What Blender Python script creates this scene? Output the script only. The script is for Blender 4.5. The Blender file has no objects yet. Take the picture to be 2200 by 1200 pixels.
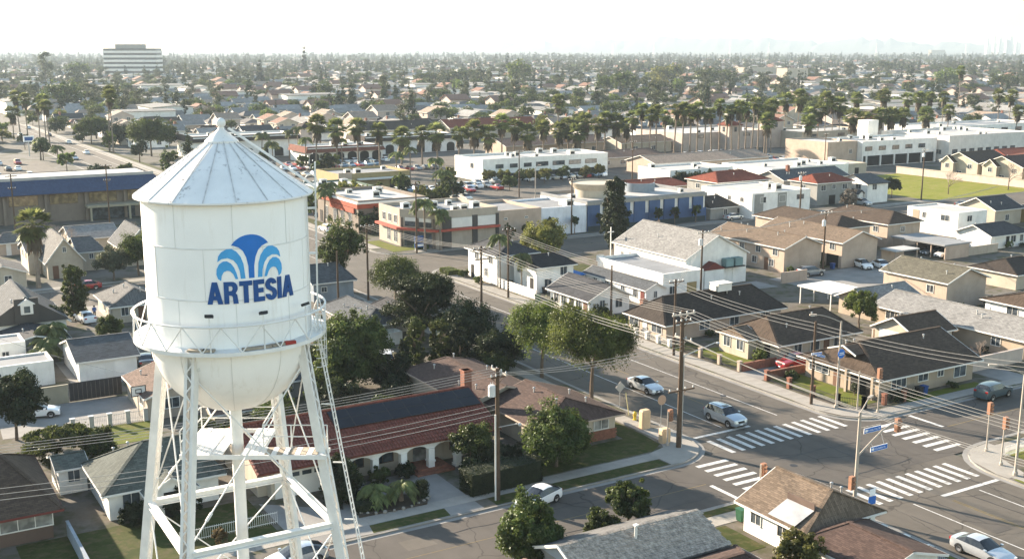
import bpy, math, random
import numpy as np
from mathutils import Vector, Matrix
random.seed(11)
sc = bpy.context.scene
R = math.radians
# world axes follow the street grid: +X along the side street, +Y along the main street
# ---------------------------------------------------------------- camera
cam_d = bpy.data.cameras.new('camera'); cam = bpy.data.objects.new('camera', cam_d)
sc.collection.objects.link(cam); sc.camera = cam
HC = 36.0; PITCH = math.atan(518/2450.0)
cam.location = (0, 0, HC); cam.rotation_euler = (R(90) - PITCH, 0, -R(31))
cam_d.sensor_width = 36; cam_d.lens = 36*2450/2200; cam_d.shift_y = 23/2200
cam_d.clip_start = 0.5; cam_d.clip_end = 30000
# ---------------------------------------------------------------- sky, sun, exposure
SUN_AZ = math.atan2(-0.385, 0.923); SUN_EL = R(18)
w = bpy.data.worlds.new('World'); sc.world = w; w.use_nodes = True
nt = w.node_tree; bg = nt.nodes['Background']
sky = nt.nodes.new('ShaderNodeTexSky'); sky.sky_type = 'NISHITA'; sky.sun_disc = False
sky.sun_elevation = SUN_EL; sky.sun_rotation = SUN_AZ % (2*math.pi)
sky.altitude = 20; sky.air_density = 1.35; sky.dust_density = 0.35; sky.ozone_density = 0.6
nt.links.new(sky.outputs[0], bg.inputs[0]); bg.inputs[1].default_value = 0.085
sun_d = bpy.data.lights.new('sun', 'SUN'); sun = bpy.data.objects.new('sun', sun_d); sc.collection.objects.link(sun)
sun_d.energy = 5.0; sun_d.angle = R(0.6); sun_d.color = (1.0, 0.845, 0.665)
tos = Vector((math.sin(SUN_AZ)*math.cos(SUN_EL), math.cos(SUN_AZ)*math.cos(SUN_EL), math.sin(SUN_EL)))
sun.rotation_euler = (-tos).to_track_quat('-Z', 'Y').to_euler()
vs = sc.view_settings; vs.view_transform = 'Standard'; vs.look = 'None'; vs.gamma = 1; vs.use_curve_mapping = False
vs.exposure = 2.2
# ---------------------------------------------------------------- helpers
C = sc.collection
ORG = {}
def setp(o, label=None, cat=None, group=None, kind=None):
    if label: o['label'] = label
    if cat: o['category'] = cat
    if group: o['group'] = group
    if kind: o['kind'] = kind
    return o
def thing(name, label, cat, loc=(0, 0, 0), rz=0.0, group=None):
    o = bpy.data.objects.new(name, None); C.objects.link(o)
    o.empty_display_size = 0.3; o.location = loc; o.rotation_euler = (0, 0, rz); ORG[o] = Vector(loc)
    return setp(o, label, cat, group)
def link(name, me, parent=None, m=None):
    o = bpy.data.objects.new(name, me); C.objects.link(o)
    if parent is not None:
        o.parent = parent; ORG[o] = ORG.get(parent, Vector((0, 0, 0)))
    if m is not None and not me.materials: me.materials.append(m)
    return o
class MB:
    """collects faces in world (or local) metres, builds one mesh object"""
    def __init__(s): s.v = []; s.f = []
    def add(s, vs, fs):
        n = len(s.v); s.v += [tuple(p) for p in vs]; s.f += [tuple(i+n for i in f) for f in fs]; return s
    def box(s, x0, x1, y0, y1, z0, z1):
        return s.add([(x0,y0,z0),(x1,y0,z0),(x1,y1,z0),(x0,y1,z0),(x0,y0,z1),(x1,y0,z1),(x1,y1,z1),(x0,y1,z1)],
            [(3,2,1,0),(4,5,6,7),(0,1,5,4),(1,2,6,5),(2,3,7,6),(3,0,4,7)])
    def poly(s, pts, z0, z1):
        n = len(pts); vs = [(p[0],p[1],z0) for p in pts]+[(p[0],p[1],z1) for p in pts]
        return s.add(vs, [tuple(range(n-1,-1,-1)), tuple(range(n,2*n))]+[(i,(i+1)%n,n+(i+1)%n,n+i) for i in range(n)])
    def sheet(s, pts, z): return s.add([(p[0],p[1],z) for p in pts], [tuple(range(len(pts)))])
    def quad(s, a, b, c, d): return s.add([a,b,c,d], [(0,1,2,3)])
    def tube(s, p, q, r0, r1=None, n=8, cap=True):
        r1 = r0 if r1 is None else r1
        p = Vector(p); q = Vector(q); d = (q-p).normalized(); a = d.orthogonal().normalized(); b = d.cross(a)
        vs = [p+(a*math.cos(t)+b*math.sin(t))*r0 for t in [2*math.pi*i/n for i in range(n)]]
        vs += [q+(a*math.cos(t)+b*math.sin(t))*r1 for t in [2*math.pi*i/n for i in range(n)]]
        fs = [(i,(i+1)%n,n+(i+1)%n,n+i) for i in range(n)]
        if cap: fs += [tuple(range(n-1,-1,-1)), tuple(range(n,2*n))]
        return s.add(vs, fs)
    def path(s, pts, r, n=6):
        for a, b in zip(pts[:-1], pts[1:]): s.tube(a, b, r, r, n)
        return s
    def bar(s, p, q, w, h, up=(0,0,1)):
        p = Vector(p); q = Vector(q); d = (q-p).normalized(); u = Vector(up)
        sd = d.cross(u)
        sd = d.orthogonal() if sd.length < 1e-4 else sd
        sd.normalize(); u2 = sd.cross(d).normalized()
        vs = []
        for e in (p, q):
            for a, b in ((-1,-1),(1,-1),(1,1),(-1,1)): vs.append(e+sd*a*w/2+u2*b*h/2)
        return s.add(vs, [(3,2,1,0),(4,5,6,7),(0,1,5,4),(1,2,6,5),(2,3,7,6),(3,0,4,7)])
    def lathe(s, c, prof, n=24, a0=0.0, a1=2*math.pi):
        full = abs(a1-a0-2*math.pi) < 1e-6; m = n if full else n+1
        vs = []
        for r, z in prof:
            for i in range(m):
                t = a0+(a1-a0)*i/n; vs.append((c[0]+r*math.cos(t), c[1]+r*math.sin(t), c[2]+z))
        fs = []
        for j in range(len(prof)-1):
            for i in range(n):
                k = (i+1) % m if full else i+1
                fs.append((j*m+i, j*m+k, (j+1)*m+k, (j+1)*m+i))
        return s.add(vs, fs)
    def ball(s, c, r, n=10):
        return s.lathe(c, [(max(1e-3, r*math.sin(math.pi*i/n)), -r*math.cos(math.pi*i/n)) for i in range(n+1)], 2*n)
    def mesh(s, name, m=None, smooth=False):
        me = bpy.data.meshes.new(name); me.from_pydata(s.v, [], s.f)
        if smooth: me.polygons.foreach_set('use_smooth', [True]*len(me.polygons))
        if m: me.materials.append(m)
        me.update(); return me
    def build(s, name, m, parent=None, smooth=False, kind=None):
        off = ORG.get(parent, Vector((0,0,0))) if parent is not None else Vector((0,0,0))
        if off.length > 0: s.v = [(a-off.x, b-off.y, c-off.z) for a, b, c in s.v]
        o = link(name, s.mesh(name, m, smooth), parent)
        if smooth:
            try: o.data.set_sharp_from_angle(angle=R(40))
            except Exception: pass
        if kind: o['kind'] = kind
        return o
def kids(o): return [c for c in C.objects if c.parent is o]
CH = {}
def copy_tree(o, parent=None, tree=None):
    c = o.copy(); C.objects.link(c); c.parent = parent
    for k in (o.children if tree is None else tree[o]): copy_tree(k, c)
    return c
def npmesh(name, V, F, m=None, smooth=False):
    V = np.asarray(V, np.float32); F = np.asarray(F, np.int32); k = F.shape[1]
    me = bpy.data.meshes.new(name); me.vertices.add(len(V)); me.vertices.foreach_set('co', V.ravel())
    me.loops.add(F.size); me.loops.foreach_set('vertex_index', F.ravel())
    me.polygons.add(len(F)); me.polygons.foreach_set('loop_start', np.arange(0, F.size, k, dtype=np.int32))
    me.polygons.foreach_set('loop_total', np.full(len(F), k, np.int32))
    if m: me.materials.append(m)
    me.update(calc_edges=True); return me
# ---------------------------------------------------------------- materials
def new_mat(name):
    m = bpy.data.materials.new(name); m.use_nodes = True; n = m.node_tree.nodes; b = n['Principled BSDF']; return m, m.node_tree, n, b
def rgb(c, k=1.0): return (min(1, c[0]*k), min(1, c[1]*k), min(1, c[2]*k), 1)
def noise(t, coord, scale, detail=4, rough=.6):
    n = t.nodes.new('ShaderNodeTexNoise'); n.inputs['Scale'].default_value = scale
    n.inputs['Detail'].default_value = detail; n.inputs['Roughness'].default_value = rough
    t.links.new(coord, n.inputs['Vector']); return n.outputs['Fac']
def mixc(t, fac, a, b, mode='MIX'):
    n = t.nodes.new('ShaderNodeMix'); n.data_type = 'RGBA'; n.blend_type = mode
    for sock, val in ((n.inputs[0], fac), (n.inputs[6], a), (n.inputs[7], b)):
        if hasattr(val, 'is_output'): t.links.new(val, sock)
        else: sock.default_value = val
    return n.outputs[2]
def ramp(t, fac, lo, hi, a=0.0, b=1.0):
    n = t.nodes.new('ShaderNodeMapRange'); n.inputs[1].default_value = lo; n.inputs[2].default_value = hi
    n.inputs[3].default_value = a; n.inputs[4].default_value = b; t.links.new(fac, n.inputs[0]); return n.outputs[0]
def coords(t, kind='Object'):
    return t.nodes.new('ShaderNodeTexCoord').outputs[kind]
def bump(t, b, h, strength=.3, dist=.02):
    n = t.nodes.new('ShaderNodeBump'); n.inputs['Strength'].default_value = strength; n.inputs['Distance'].default_value = dist
    t.links.new(h, n.inputs['Height']); t.links.new(n.outputs[0], b.inputs['Normal'])
MATS = {}
def mat(name, col, rough=.85, var=.18, scale=.7, fine=9.0, metal=0.0, spec=.3, bmp=.0, objrand=.0, streak=0.0):
    if name in MATS: return MATS[name]
    m, t, n, b = new_mat(name); co = coords(t)
    f = noise(t, co, scale, 5); g = noise(t, co, fine, 3)
    c = mixc(t, ramp(t, f, .3, .7), rgb(col, 1-var), rgb(col, 1+var))
    c = mixc(t, ramp(t, g, .25, .75, 0, .5*var+.05), c, rgb(col, .55))
    if streak:
        mp = n.new('ShaderNodeMapping'); mp.inputs['Scale'].default_value = (1, 1, .14); t.links.new(co, mp.inputs[0]); sk = noise(t, mp.outputs[0], 1.6, 6, .7)
        c = mixc(t, ramp(t, sk, .52, .78, 0, streak), c, rgb(col, .45))
    if objrand:
        oi = n.new('ShaderNodeObjectInfo'); hv = n.new('ShaderNodeHueSaturation'); t.links.new(c, hv.inputs['Color'])
        t.links.new(ramp(t, oi.outputs['Random'], 0, 1, 1-objrand, 1+objrand), hv.inputs['Value']); c = hv.outputs[0]
    t.links.new(c, b.inputs['Base Color']); b.inputs['Roughness'].default_value = rough
    b.inputs['Metallic'].default_value = metal; b.inputs['Specular IOR Level'].default_value = spec
    if bmp: bump(t, b, g, bmp, .02)
    MATS[name] = m; return m
def shingle(name, col, axis='x', var=.30, bw=.40, rh=.17, dirt=.5):
    """roof covering: rows of tabs along the eave with worn patches"""
    key = name+axis
    if key in MATS: return MATS[key]
    m, t, n, b = new_mat(key); co = coords(t)
    mp = n.new('ShaderNodeMapping'); t.links.new(co, mp.inputs[0])
    if axis == 'y': mp.inputs['Rotation'].default_value = (0, 0, R(90))
    br = n.new('ShaderNodeTexBrick'); t.links.new(mp.outputs[0], br.inputs['Vector'])
    br.inputs['Scale'].default_value = 1; br.inputs['Brick Width'].default_value = bw; br.inputs['Row Height'].default_value = rh
    br.inputs['Mortar Size'].default_value = .012; br.inputs['Color1'].default_value = rgb(col, 1-var); br.inputs['Color2'].default_value = rgb(col, 1+var)
    br.inputs['Mortar'].default_value = rgb(col, .6); br.inputs['Bias'].default_value = .1
    f = noise(t, co, .35, 6); g = noise(t, co, 2.2, 4)
    c = mixc(t, ramp(t, f, .42, .75, 0, dirt), br.outputs[0], rgb(col, .55))
    c = mixc(t, ramp(t, g, .5, .8, 0, dirt), c, rgb(col, 1.45))
    t.links.new(c, b.inputs['Base Color']); b.inputs['Roughness'].default_value = .93; b.inputs['Specular IOR Level'].default_value = .15
    bump(t, b, br.outputs['Fac'], .35, .02)
    MATS[key] = m; return m
def leafmat(name, c1, c2, c3, trans=.38):
    if name in MATS: return MATS[name]
    m = bpy.data.materials.new(name); m.use_nodes = True; t = m.node_tree; n = t.nodes; n.clear()
    out = n.new('ShaderNodeOutputMaterial'); geo = n.new('ShaderNodeNewGeometry'); co = coords(t)
    oi = n.new('ShaderNodeObjectInfo')
    c1, c2, c3 = [tuple(v*.62 for v in q) for q in (c1, c2, c3)]
    r = geo.outputs['Random Per Island']; f = noise(t, co, .8, 3)
    c = mixc(t, r, rgb(c1), rgb(c2)); c = mixc(t, ramp(t, f, .45, .75, 0, .8), c, rgb(c3))
    hv = n.new('ShaderNodeHueSaturation'); t.links.new(c, hv.inputs['Color'])
    t.links.new(ramp(t, oi.outputs['Random'], 0, 1, .488, .512), hv.inputs['Hue']); mv = n.new('ShaderNodeMath'); mv.operation = 'MULTIPLY'; t.links.new(ramp(t, oi.outputs['Random'], 0, 1, .8, 1.25), mv.inputs[0]); t.links.new(ramp(t, noise(t, co, .55, 2), .35, .68, .55, 1.55), mv.inputs[1]); t.links.new(mv.outputs[0], hv.inputs['Value']); c = hv.outputs[0]
    d = n.new('ShaderNodeBsdfDiffuse'); tr = n.new('ShaderNodeBsdfTranslucent'); gl = n.new('ShaderNodeBsdfGlossy')
    t.links.new(c, d.inputs[0]); hs = n.new('ShaderNodeHueSaturation'); hs.inputs['Value'].default_value = 1.5; hs.inputs['Hue'].default_value = .497
    t.links.new(c, hs.inputs['Color']); t.links.new(hs.outputs[0], tr.inputs[0]); gl.inputs['Roughness'].default_value = .45; gl.inputs[0].default_value = (.8,.85,.8,1)
    m1 = n.new('ShaderNodeMixShader'); m1.inputs[0].default_value = trans; t.links.new(d.outputs[0], m1.inputs[1]); t.links.new(tr.outputs[0], m1.inputs[2])
    m2 = n.new('ShaderNodeMixShader'); m2.inputs[0].default_value = .018; t.links.new(m1.outputs[0], m2.inputs[1]); t.links.new(gl.outputs[0], m2.inputs[2])
    t.links.new(m2.outputs[0], out.inputs[0]); MATS[name] = m; return m
def asphalt(name, col):
    m, t, n, b = new_mat(name); co = coords(t)
    mp = n.new('ShaderNodeMapping'); mp.inputs['Scale'].default_value = (1, .12, 1); t.links.new(co, mp.inputs[0])
    mp2 = n.new('ShaderNodeMapping'); mp2.inputs['Scale'].default_value = (.2, .9, 1); t.links.new(co, mp2.inputs[0])
    f = noise(t, co, .18, 6, .65); g = noise(t, mp.outputs[0], .9, 5); h = noise(t, co, 25, 3); g2 = noise(t, mp2.outputs[0], .6, 5)
    c = mixc(t, ramp(t, f, .3, .7), rgb(col, .78), rgb(col, 1.22))
    c = mixc(t, ramp(t, g, .45, .7, 0, .45), c, rgb(col, .6)); c = mixc(t, ramp(t, g2, .55, .75, 0, .35), c, rgb(col, 1.5))
    c = mixc(t, ramp(t, h, .3, .7, 0, .35), c, rgb(col, 1.35))
    v = n.new('ShaderNodeTexVoronoi'); v.feature = 'DISTANCE_TO_EDGE'; v.inputs['Scale'].default_value = .16
    wv = n.new('ShaderNodeVectorMath'); wv.operation = 'ADD'; nz = n.new('ShaderNodeTexNoise'); nz.inputs['Scale'].default_value = .7; t.links.new(co, nz.inputs['Vector'])
    t.links.new(co, wv.inputs[0]); t.links.new(nz.outputs['Color'], wv.inputs[1]); t.links.new(wv.outputs[0], v.inputs['Vector'])
    c = mixc(t, ramp(t, v.outputs['Distance'], .0, .012, .8, 0), c, rgb(col, .35))
    t.links.new(c, b.inputs['Base Color']); b.inputs['Roughness'].default_value = .9; b.inputs['Specular IOR Level'].default_value = .2
    bump(t, b, h, .15, .01); MATS[name] = m; return m
def paintmat(name, col, wear=.8):
    m, t, n, b = new_mat(name); co = coords(t); f = noise(t, co, 2.2, 7, .75); g = noise(t, co, .6, 3)
    c = mixc(t, ramp(t, f, .5, .64, 0, wear), rgb(col), (.16, .15, .14, 1)); c = mixc(t, ramp(t, g, .4, .7, 0, .3), c, rgb(col, .7))
    t.links.new(c, b.inputs['Base Color']); b.inputs['Roughness'].default_value = .8; MATS[name] = m; return m
def glassmat(name, col=(.05, .06, .07), rough=.08):
    m, t, n, b = new_mat(name); co = coords(t); f = noise(t, co, .9, 2)
    c = mixc(t, ramp(t, f, .4, .65), rgb(col, .6), rgb(col, 1.6)); t.links.new(c, b.inputs['Base Color'])
    b.inputs['Roughness'].default_value = rough; b.inputs['Specular IOR Level'].default_value = .6; MATS[name] = m; return m
def carpaint(name, col, metal=.0):
    if name in MATS: return MATS[name]
    m, t, n, b = new_mat(name); co = coords(t); f = noise(t, co, 6, 3)
    t.links.new(mixc(t, ramp(t, f, .3, .7), rgb(col, .95), rgb(col, 1.04)), b.inputs['Base Color'])
    b.inputs['Roughness'].default_value = .3; b.inputs['Metallic'].default_value = metal; b.inputs['Coat Weight'].default_value = .6; b.inputs['Coat Roughness'].default_value = .06
    MATS[name] = m; return m
def tankmat():
    m, t, n, b = new_mat('tank_white_paint'); co = coords(t)
    f = noise(t, co, .5, 5); mp = n.new('ShaderNodeMapping'); mp.inputs['Scale'].default_value = (1, 1, .12); t.links.new(co, mp.inputs[0])
    s = noise(t, mp.outputs[0], 2.2, 5, .7)
    c = mixc(t, ramp(t, f, .35, .7), (.86, .85, .83, 1), (.80, .79, .77, 1)); c = mixc(t, ramp(t, s, .56, .74, 0, .42), c, (.58, .53, .46, 1))
    t.links.new(c, b.inputs['Base Color']); b.inputs['Roughness'].default_value = .55; MATS['tank'] = m; return m
def tankroofmat():
    m, t, n, b = new_mat('tank_roof_paint'); co = coords(t); f = noise(t, co, .8, 5); s = noise(t, co, 3.2, 7, .75); k = noise(t, co, .55, 3)
    c = mixc(t, ramp(t, f, .35, .7), (.74, .725, .70, 1), (.64, .63, .61, 1))
    mul = n.new('ShaderNodeMath'); mul.operation = 'MULTIPLY'; t.links.new(ramp(t, s, .57, .64), mul.inputs[0]); t.links.new(ramp(t, k, .42, .62), mul.inputs[1])
    c = mixc(t, mul.outputs[0], c, (.13, .11, .10, 1)); t.links.new(c, b.inputs['Base Color']); b.inputs['Roughness'].default_value = .6; return m
def groundmat(name, cols, scale=.05):
    m, t, n, b = new_mat(name); co = coords(t)
    f = noise(t, co, scale, 6, .6); g = noise(t, co, scale*4.3, 5, .6); h = noise(t, co, 3, 4)
    c = mixc(t, ramp(t, f, .42, .58), rgb(cols[0]), rgb(cols[1])); c = mixc(t, ramp(t, g, .48, .62, 0, .85), c, rgb(cols[2]))
    c = mixc(t, ramp(t, h, .3, .7, 0, .35), c, rgb(cols[0], .6)); t.links.new(c, b.inputs['Base Color']); b.inputs['Roughness'].default_value = .95
    b.inputs['Specular IOR Level'].default_value = .1; bump(t, b, h, .3, .03); MATS[name] = m; return m
M_ASPH = asphalt('asphalt', (.078, .069, .060)); M_ASPH2 = asphalt('asphalt_pale', (.096, .084, .070))
M_CONC = mat('concrete_walk', (.27, .25, .22), .9, .14, .5, 14); M_CONC2 = mat('concrete_drive', (.22, .21, .195), .9, .2, .35, 10)
M_KERB = mat('kerb_concrete', (.24, .225, .20), .9, .2, .8, 9); M_REDKERB = mat('red_kerb', (.34, .12, .09), .8, .3, 1.2, 9)
M_WHITE = paintmat('road_white', (.50, .49, .465)); M_YEL = paintmat('road_yellow', (.17, .12, .04), .95)
M_GRASS = groundmat('lawn_grass', ((.036, .048, .012), (.06, .066, .019), (.09, .075, .036)), .35)
M_GRASS2 = groundmat('bright_grass', ((.095, .115, .018), (.125, .135, .026), (.15, .135, .045)), .2)
M_YARD = groundmat('yard_ground', ((.115, .098, .078), (.15, .138, .12), (.062, .066, .028)), .12)
M_FAR = groundmat('suburb_ground', ((.12, .11, .095), (.165, .155, .14), (.055, .06, .03)), .03)
M_TANK = tankmat(); M_TROOF = tankroofmat(); M_TSTEEL = mat('tower_steel_paint', (.70, .69, .665), .6, .1, 1.2, 8, bmp=.1)
M_TRIB = mat('roof_rib_grey', (.50, .495, .49), .7, .3, 4, 20); M_TGREY = mat('tower_seam', (.69, .68, .66), .6, .1, 1, 8)
M_WOOD = mat('weathered_plank', (.33, .28, .22), .9, .35, 2, 12); M_POLE = mat('utility_pole_wood', (.085, .055, .036), .92, .3, 1.6, 14)
M_GALV = mat('galvanised_metal', (.45, .45, .44), .5, .12, 2, 12, metal=.5); M_CREAMPOLE = mat('concrete_lamp_pole', (.36, .31, .26), .8, .1, 2, 20)
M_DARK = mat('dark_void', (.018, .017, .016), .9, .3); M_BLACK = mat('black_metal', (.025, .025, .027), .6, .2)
M_TRIM = mat('white_trim', (.62, .60, .56), .7, .08); M_BROWNTRIM = mat('brown_trim', (.10, .065, .045), .8, .2)
M_GLASS = glassmat('window_glass'); M_GLASSL = glassmat('curtained_glass', (.20, .20, .19), .25); M_CARGLASS = glassmat('car_glass', (.015, .017, .02), .05)
M_TYRE = mat('tyre_rubber', (.02, .02, .02), .85, .2); M_RIM = mat('wheel_rim', (.45, .45, .46), .35, .1, metal=.8)
M_LAMP = mat('lamp_lens', (.75, .75, .72), .2, .05); M_TAIL = mat('tail_lens', (.35, .02, .02), .25, .1)
M_WIRE = mat('power_line', (.24, .23, .215), .5, .1); M_BLUE = mat('sign_blue', (.02, .13, .45), .45, .06); M_SIGNW = mat('sign_white', (.8, .8, .8), .5, .04)
M_BRICK = None
M_STEELSIG = mat('signal_housing', (.30, .15, .09), .7, .12); M_TERRA = (.27, .085, .05)
M_AC = mat('roof_unit_metal', (.52, .51, .48), .6, .15, 2, 12)
# ================================================================ ground, roads, kerbs, pavements
def struct(name, mb, m, parent=None): return mb.build(name, m, parent, kind='structure')
def rrect(x0, x1, y0, y1, r, n=7):
    pts = []
    for cx, cy, a in ((x1-r, y0+r, -90), (x1-r, y1-r, 0), (x0+r, y1-r, 90), (x0+r, y0+r, 180)):
        for i in range(n+1):
            t = R(a+90*i/n); pts.append((cx+r*math.cos(t), cy+r*math.sin(t)))
    return pts
struct('ground', MB().sheet([(-9000,-3000),(14000,-3000),(14000,16000),(-9000,16000)], -.06), M_FAR)
struct('main_road', MB().sheet([(66,-60),(85,-60),(85,2400),(66,2400)], 0.0), M_ASPH2)
struct('side_road', MB().sheet([(-160,64),(420,63),(420,75),(-160,75)], .005), M_ASPH)
struct('cross_road', MB().sheet([(-260,163),(640,163),(640,184),(-260,184)], .005), M_ASPH2)
BL = {'north_west_block': (-260, 67, 74.3, 167, 5), 'north_east_block': (83.5, 420, 74.0, 167, 4.5), 'south_west_block': (-120, 67, -60, 65, 4),
      'south_east_block': (83.5, 300, -60, 64.0, 6), 'far_west_block': (-400, 67, 181, 640, 6), 'far_east_block': (83.5, 900, 182, 640, 6)}
for k, (a, b, c, d, r) in BL.items():
    struct(k+'_ground', MB().poly(rrect(a+.16, b-.16, c+.16, d-.16, r), -.05, .12), M_YARD if 'far' not in k else M_FAR)
    o, i = rrect(a, b, c, d, r+.16), rrect(a+.15, b-.15, c+.15, d-.15, r)
    g = rrect(a-.5, b+.5, c-.5, d+.5, r+.6); n = len(o); mb = MB(); gb = MB()
    mb.add([(p[0],p[1],-.03) for p in o]+[(p[0],p[1],.13) for p in o]+[(p[0],p[1],.13) for p in i]+[(p[0],p[1],-.03) for p in i],
        [f for q in range(n) for f in ((q,(q+1)%n,n+(q+1)%n,n+q),(n+q,n+(q+1)%n,2*n+(q+1)%n,2*n+q),(2*n+q,2*n+(q+1)%n,3*n+(q+1)%n,3*n+q))])
    struct('kerb', mb, M_KERB)
    gb.add([(p[0],p[1],.011) for p in g]+[(p[0],p[1],.011) for p in o], [(q,(q+1)%n,n+(q+1)%n,n+q) for q in range(n)])
    struct('gutter', gb, M_CONC2)
# pavements: a bed with its own slabs
SLAB = {}
def walk(x0, x1, y0, y1, along, slabs=None):
    s = struct('pavement', MB().poly([(x0,y0),(x1,y0),(x1,y1),(x0,y1)], .05, .128), M_KERB)
    lo, hi = slabs or ((x0, x1) if along == 'x' else (y0, y1)); wd = (y1-y0) if along == 'x' else (x1-x0)
    n = int((hi-lo)/1.5); key = (along, round(wd, 2))
    if key not in SLAB:
        SLAB[key] = MB().box(-.74, .74, -wd/2+.01, wd/2-.01, 0, .022).mesh('slab', M_CONC) if along == 'x' else MB().box(-wd/2+.01, wd/2-.01, -.74, .74, 0, .022).mesh('slab', M_CONC)
    for i in range(n):
        q = link('slab', SLAB[key], s); t = lo+.75+1.5*i
        q.location = (t, (y0+y1)/2, .124+random.uniform(-.004, .004)) if along == 'x' else ((x0+x1)/2, t, .124+random.uniform(-.004, .004))
walk(-40, 61.2, 76.2, 77.7, 'x', (24, 61.2)); walk(64.2, 65.8, 80.2, 166, 'y', (80.2, 130)); walk(84.0, 86.2, 78.5, 162, 'y', (78.5, 130))
walk(88, 300, 74.5, 76.0, 'x', (88, 112)); walk(-60, 61, 62.2, 63.8, 'x', (53, 61)); walk(64.6, 66.2, 20, 59, 'y', (44, 59)); walk(89, 260, 61.4, 63, 'x', (89, 110)); walk(84.2, 86, 20, 57, 'y', (46, 57))
walk(90, 420, 182.6, 184.4, 'x', (90, 96)); walk(84, 86, 190, 600, 'y', (190, 193)); walk(-200, 62, 182, 183.6, 'x', (20, 26))
def sheet(name, pts, z, m): return struct(name, MB().poly(pts, .08, z), m)
for pts in ([(61.2,74.5),(62.6,74.5),(65,75.4),(66.4,77),(66.8,79.5),(66.8,83),(65.8,83),(65.8,80.2),(64.2,80.2),(63.4,78.4),(61.2,77.7)],
            [(84,83),(83.7,79),(84.6,76.4),(86.2,74.8),(88,74.2),(92,74.2),(92,76),(88,76),(86.4,78.5),(86.2,83)],
            [(61,64.8),(63,64.8),(65.6,63.4),(66.8,61),(66.8,59),(64.6,59),(64.2,61),(62.6,62.2),(61,62.2)],
            [(83.8,57),(83.8,58.2),(84.8,61.6),(87,63.4),(90,63.8),(90,61.4),(87.6,60.6),(86,57)]):
    sheet('corner_pavement', pts, .133, M_CONC)
for pts in ([(33,74.5),(42.2,74.5),(42.4,84.6),(34.2,84.6),(32.4,80),(27,84.6),(27,75)], [(18,111.2),(24.5,110.9),(25,120.2),(18.6,120.8),(12,121.2),(11.5,112)],
            [(86.2,89.9),(86.2,93.5),(98,93.2),(98,90.2)], [(127,118.1),(127,131.8),(163,131.8),(163,118.1)], [(126,113.8),(165,113.8),(165,117.9),(126,117.9)], [(28,155),(36,155),(36,166.8),(28,166.8)], [(109,74.4),(113,74.4),(113,80),(109,80)],
            [(20.5,126),(28,126),(28,138),(20.5,138)], [(100.5,128.5),(124,126.6),(124,131.5),(101,132)]):
    sheet('driveway', pts, .136, M_CONC2)
for pts, m in (([(61.8,78.0),(63.6,79.2),(63.9,82),(63.9,91),(61.6,91),(61.6,82.2),(50,82.2),(50,77.9)], M_GRASS), ([(43.4,74.6),(61.0,74.6),(61.0,76.1),(43.4,76.1)], M_GRASS), ([(32.6,74.6),(39.2,74.6),(39.4,76.1),(32.9,76.1)], M_GRASS),
               ([(18.2,105),(24.2,105),(24.7,110.6),(18.2,110.9)], M_GRASS2), ([(87.4,93.9),(91.6,93.9),(91.6,103.5),(87.4,103.5)], M_GRASS2), ([(87.2,77.8),(91.4,77.8),(91.6,89.6),(87.2,89.6)], M_GRASS2),
               ([(94,76.1),(106,76.1),(106,77.4),(94,77.4)], M_GRASS2), ([(51,63.9),(61,63.9),(61,64.8),(51,64.8)], M_GRASS), ([(51.4,57.5),(56.4,57.5),(56.4,62),(51.4,62)], M_GRASS), ([(65.0,46),(66.7,46),(66.7,58.5),(65.0,58.5)], M_GRASS2),
               ([(228.5,182.5),(270,182.5),(270,229),(228.5,229)], groundmat('lot_grass', ((.15,.165,.02),(.185,.19,.03),(.22,.19,.06)), .12)), ([(9,77.8),(26.5,77.8),(26.5,86),(9,86)], M_GRASS), ([(101,144.5),(109,144.5),(109,158),(97,158)], M_GRASS), ([(84,104),(90,104),(90,108),(86,108)], M_GRASS), ([(89,57),(110,57),(110,61.2),(89,61.2)], M_GRASS2),
               ([(83.9,47),(84.2,47),(84.2,56.6),(83.9,56.6)], M_GRASS2), ([(86.3,185.2),(92.4,185.2),(89.2,190),(89.2,198),(86.3,198)], M_GRASS2), ([(86.4,200),(88.6,200),(88.6,299),(86.4,299)], M_GRASS), ([(86.4,300),(88,300),(88,460),(86.4,460)], M_GRASS)):
    sheet('lawn', pts, .139, m)
struct('parking_lot', MB().poly([(108,204),(196,204),(196,271),(134,271),(134,232),(108,232)], .05, .13), M_ASPH2)
struct('parking_lot', MB().poly([(198,232),(274,232),(274,310),(198,310)], .05, .13), M_ASPH2)
struct('parking_lot', MB().poly([(92,292),(260,292),(260,372),(92,372)], .05, .128), M_ASPH2)
struct('parking_lot', MB().poly([(20,280),(60,280),(60,400),(20,400)], .05, .13), M_ASPH2)
# ---- painted markings
def cross(label_axis, a0, a1, b0, b1, step=1.2, wd=.5):
    r = bpy.data.objects.new('crosswalk', None); C.objects.link(r); r['kind'] = 'structure'; ORG[r] = Vector((0,0,0))
    t = a0; me = None
    while t+wd <= a1:
        if me is None: me = MB().box(0, wd, b0, b1, 0, .004).mesh('stripe', M_WHITE) if label_axis == 'u' else MB().box(b0, b1, 0, wd, 0, .004).mesh('stripe', M_WHITE)
        o = link('stripe', me, r); o.location = (t, 0, .012) if label_axis == 'u' else (0, t, .012); t += step
cross('u', 68.0, 83.0, 74.2, 77.8); cross('u', 70.0, 83.2, 58.9, 62.5); cross('v', 65.6, 74.0, 62.9, 66.4); cross('v', 64.9, 73.4, 84.4, 87.9)
def line(name, x0, x1, y0, y1, m=M_WHITE, z=.0125): struct(name, MB().box(x0, x1, y0, y1, z-.002, z), m)
line('stop_line', 67.6, 74.6, 78.9, 79.3); line('stop_line', 75.9, 83.0, 57.3, 57.7); line('stop_line', 60.9, 61.3, 65.4, 69.1); line('stop_line', 90.4, 90.8, 69.2, 73.3)
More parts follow.
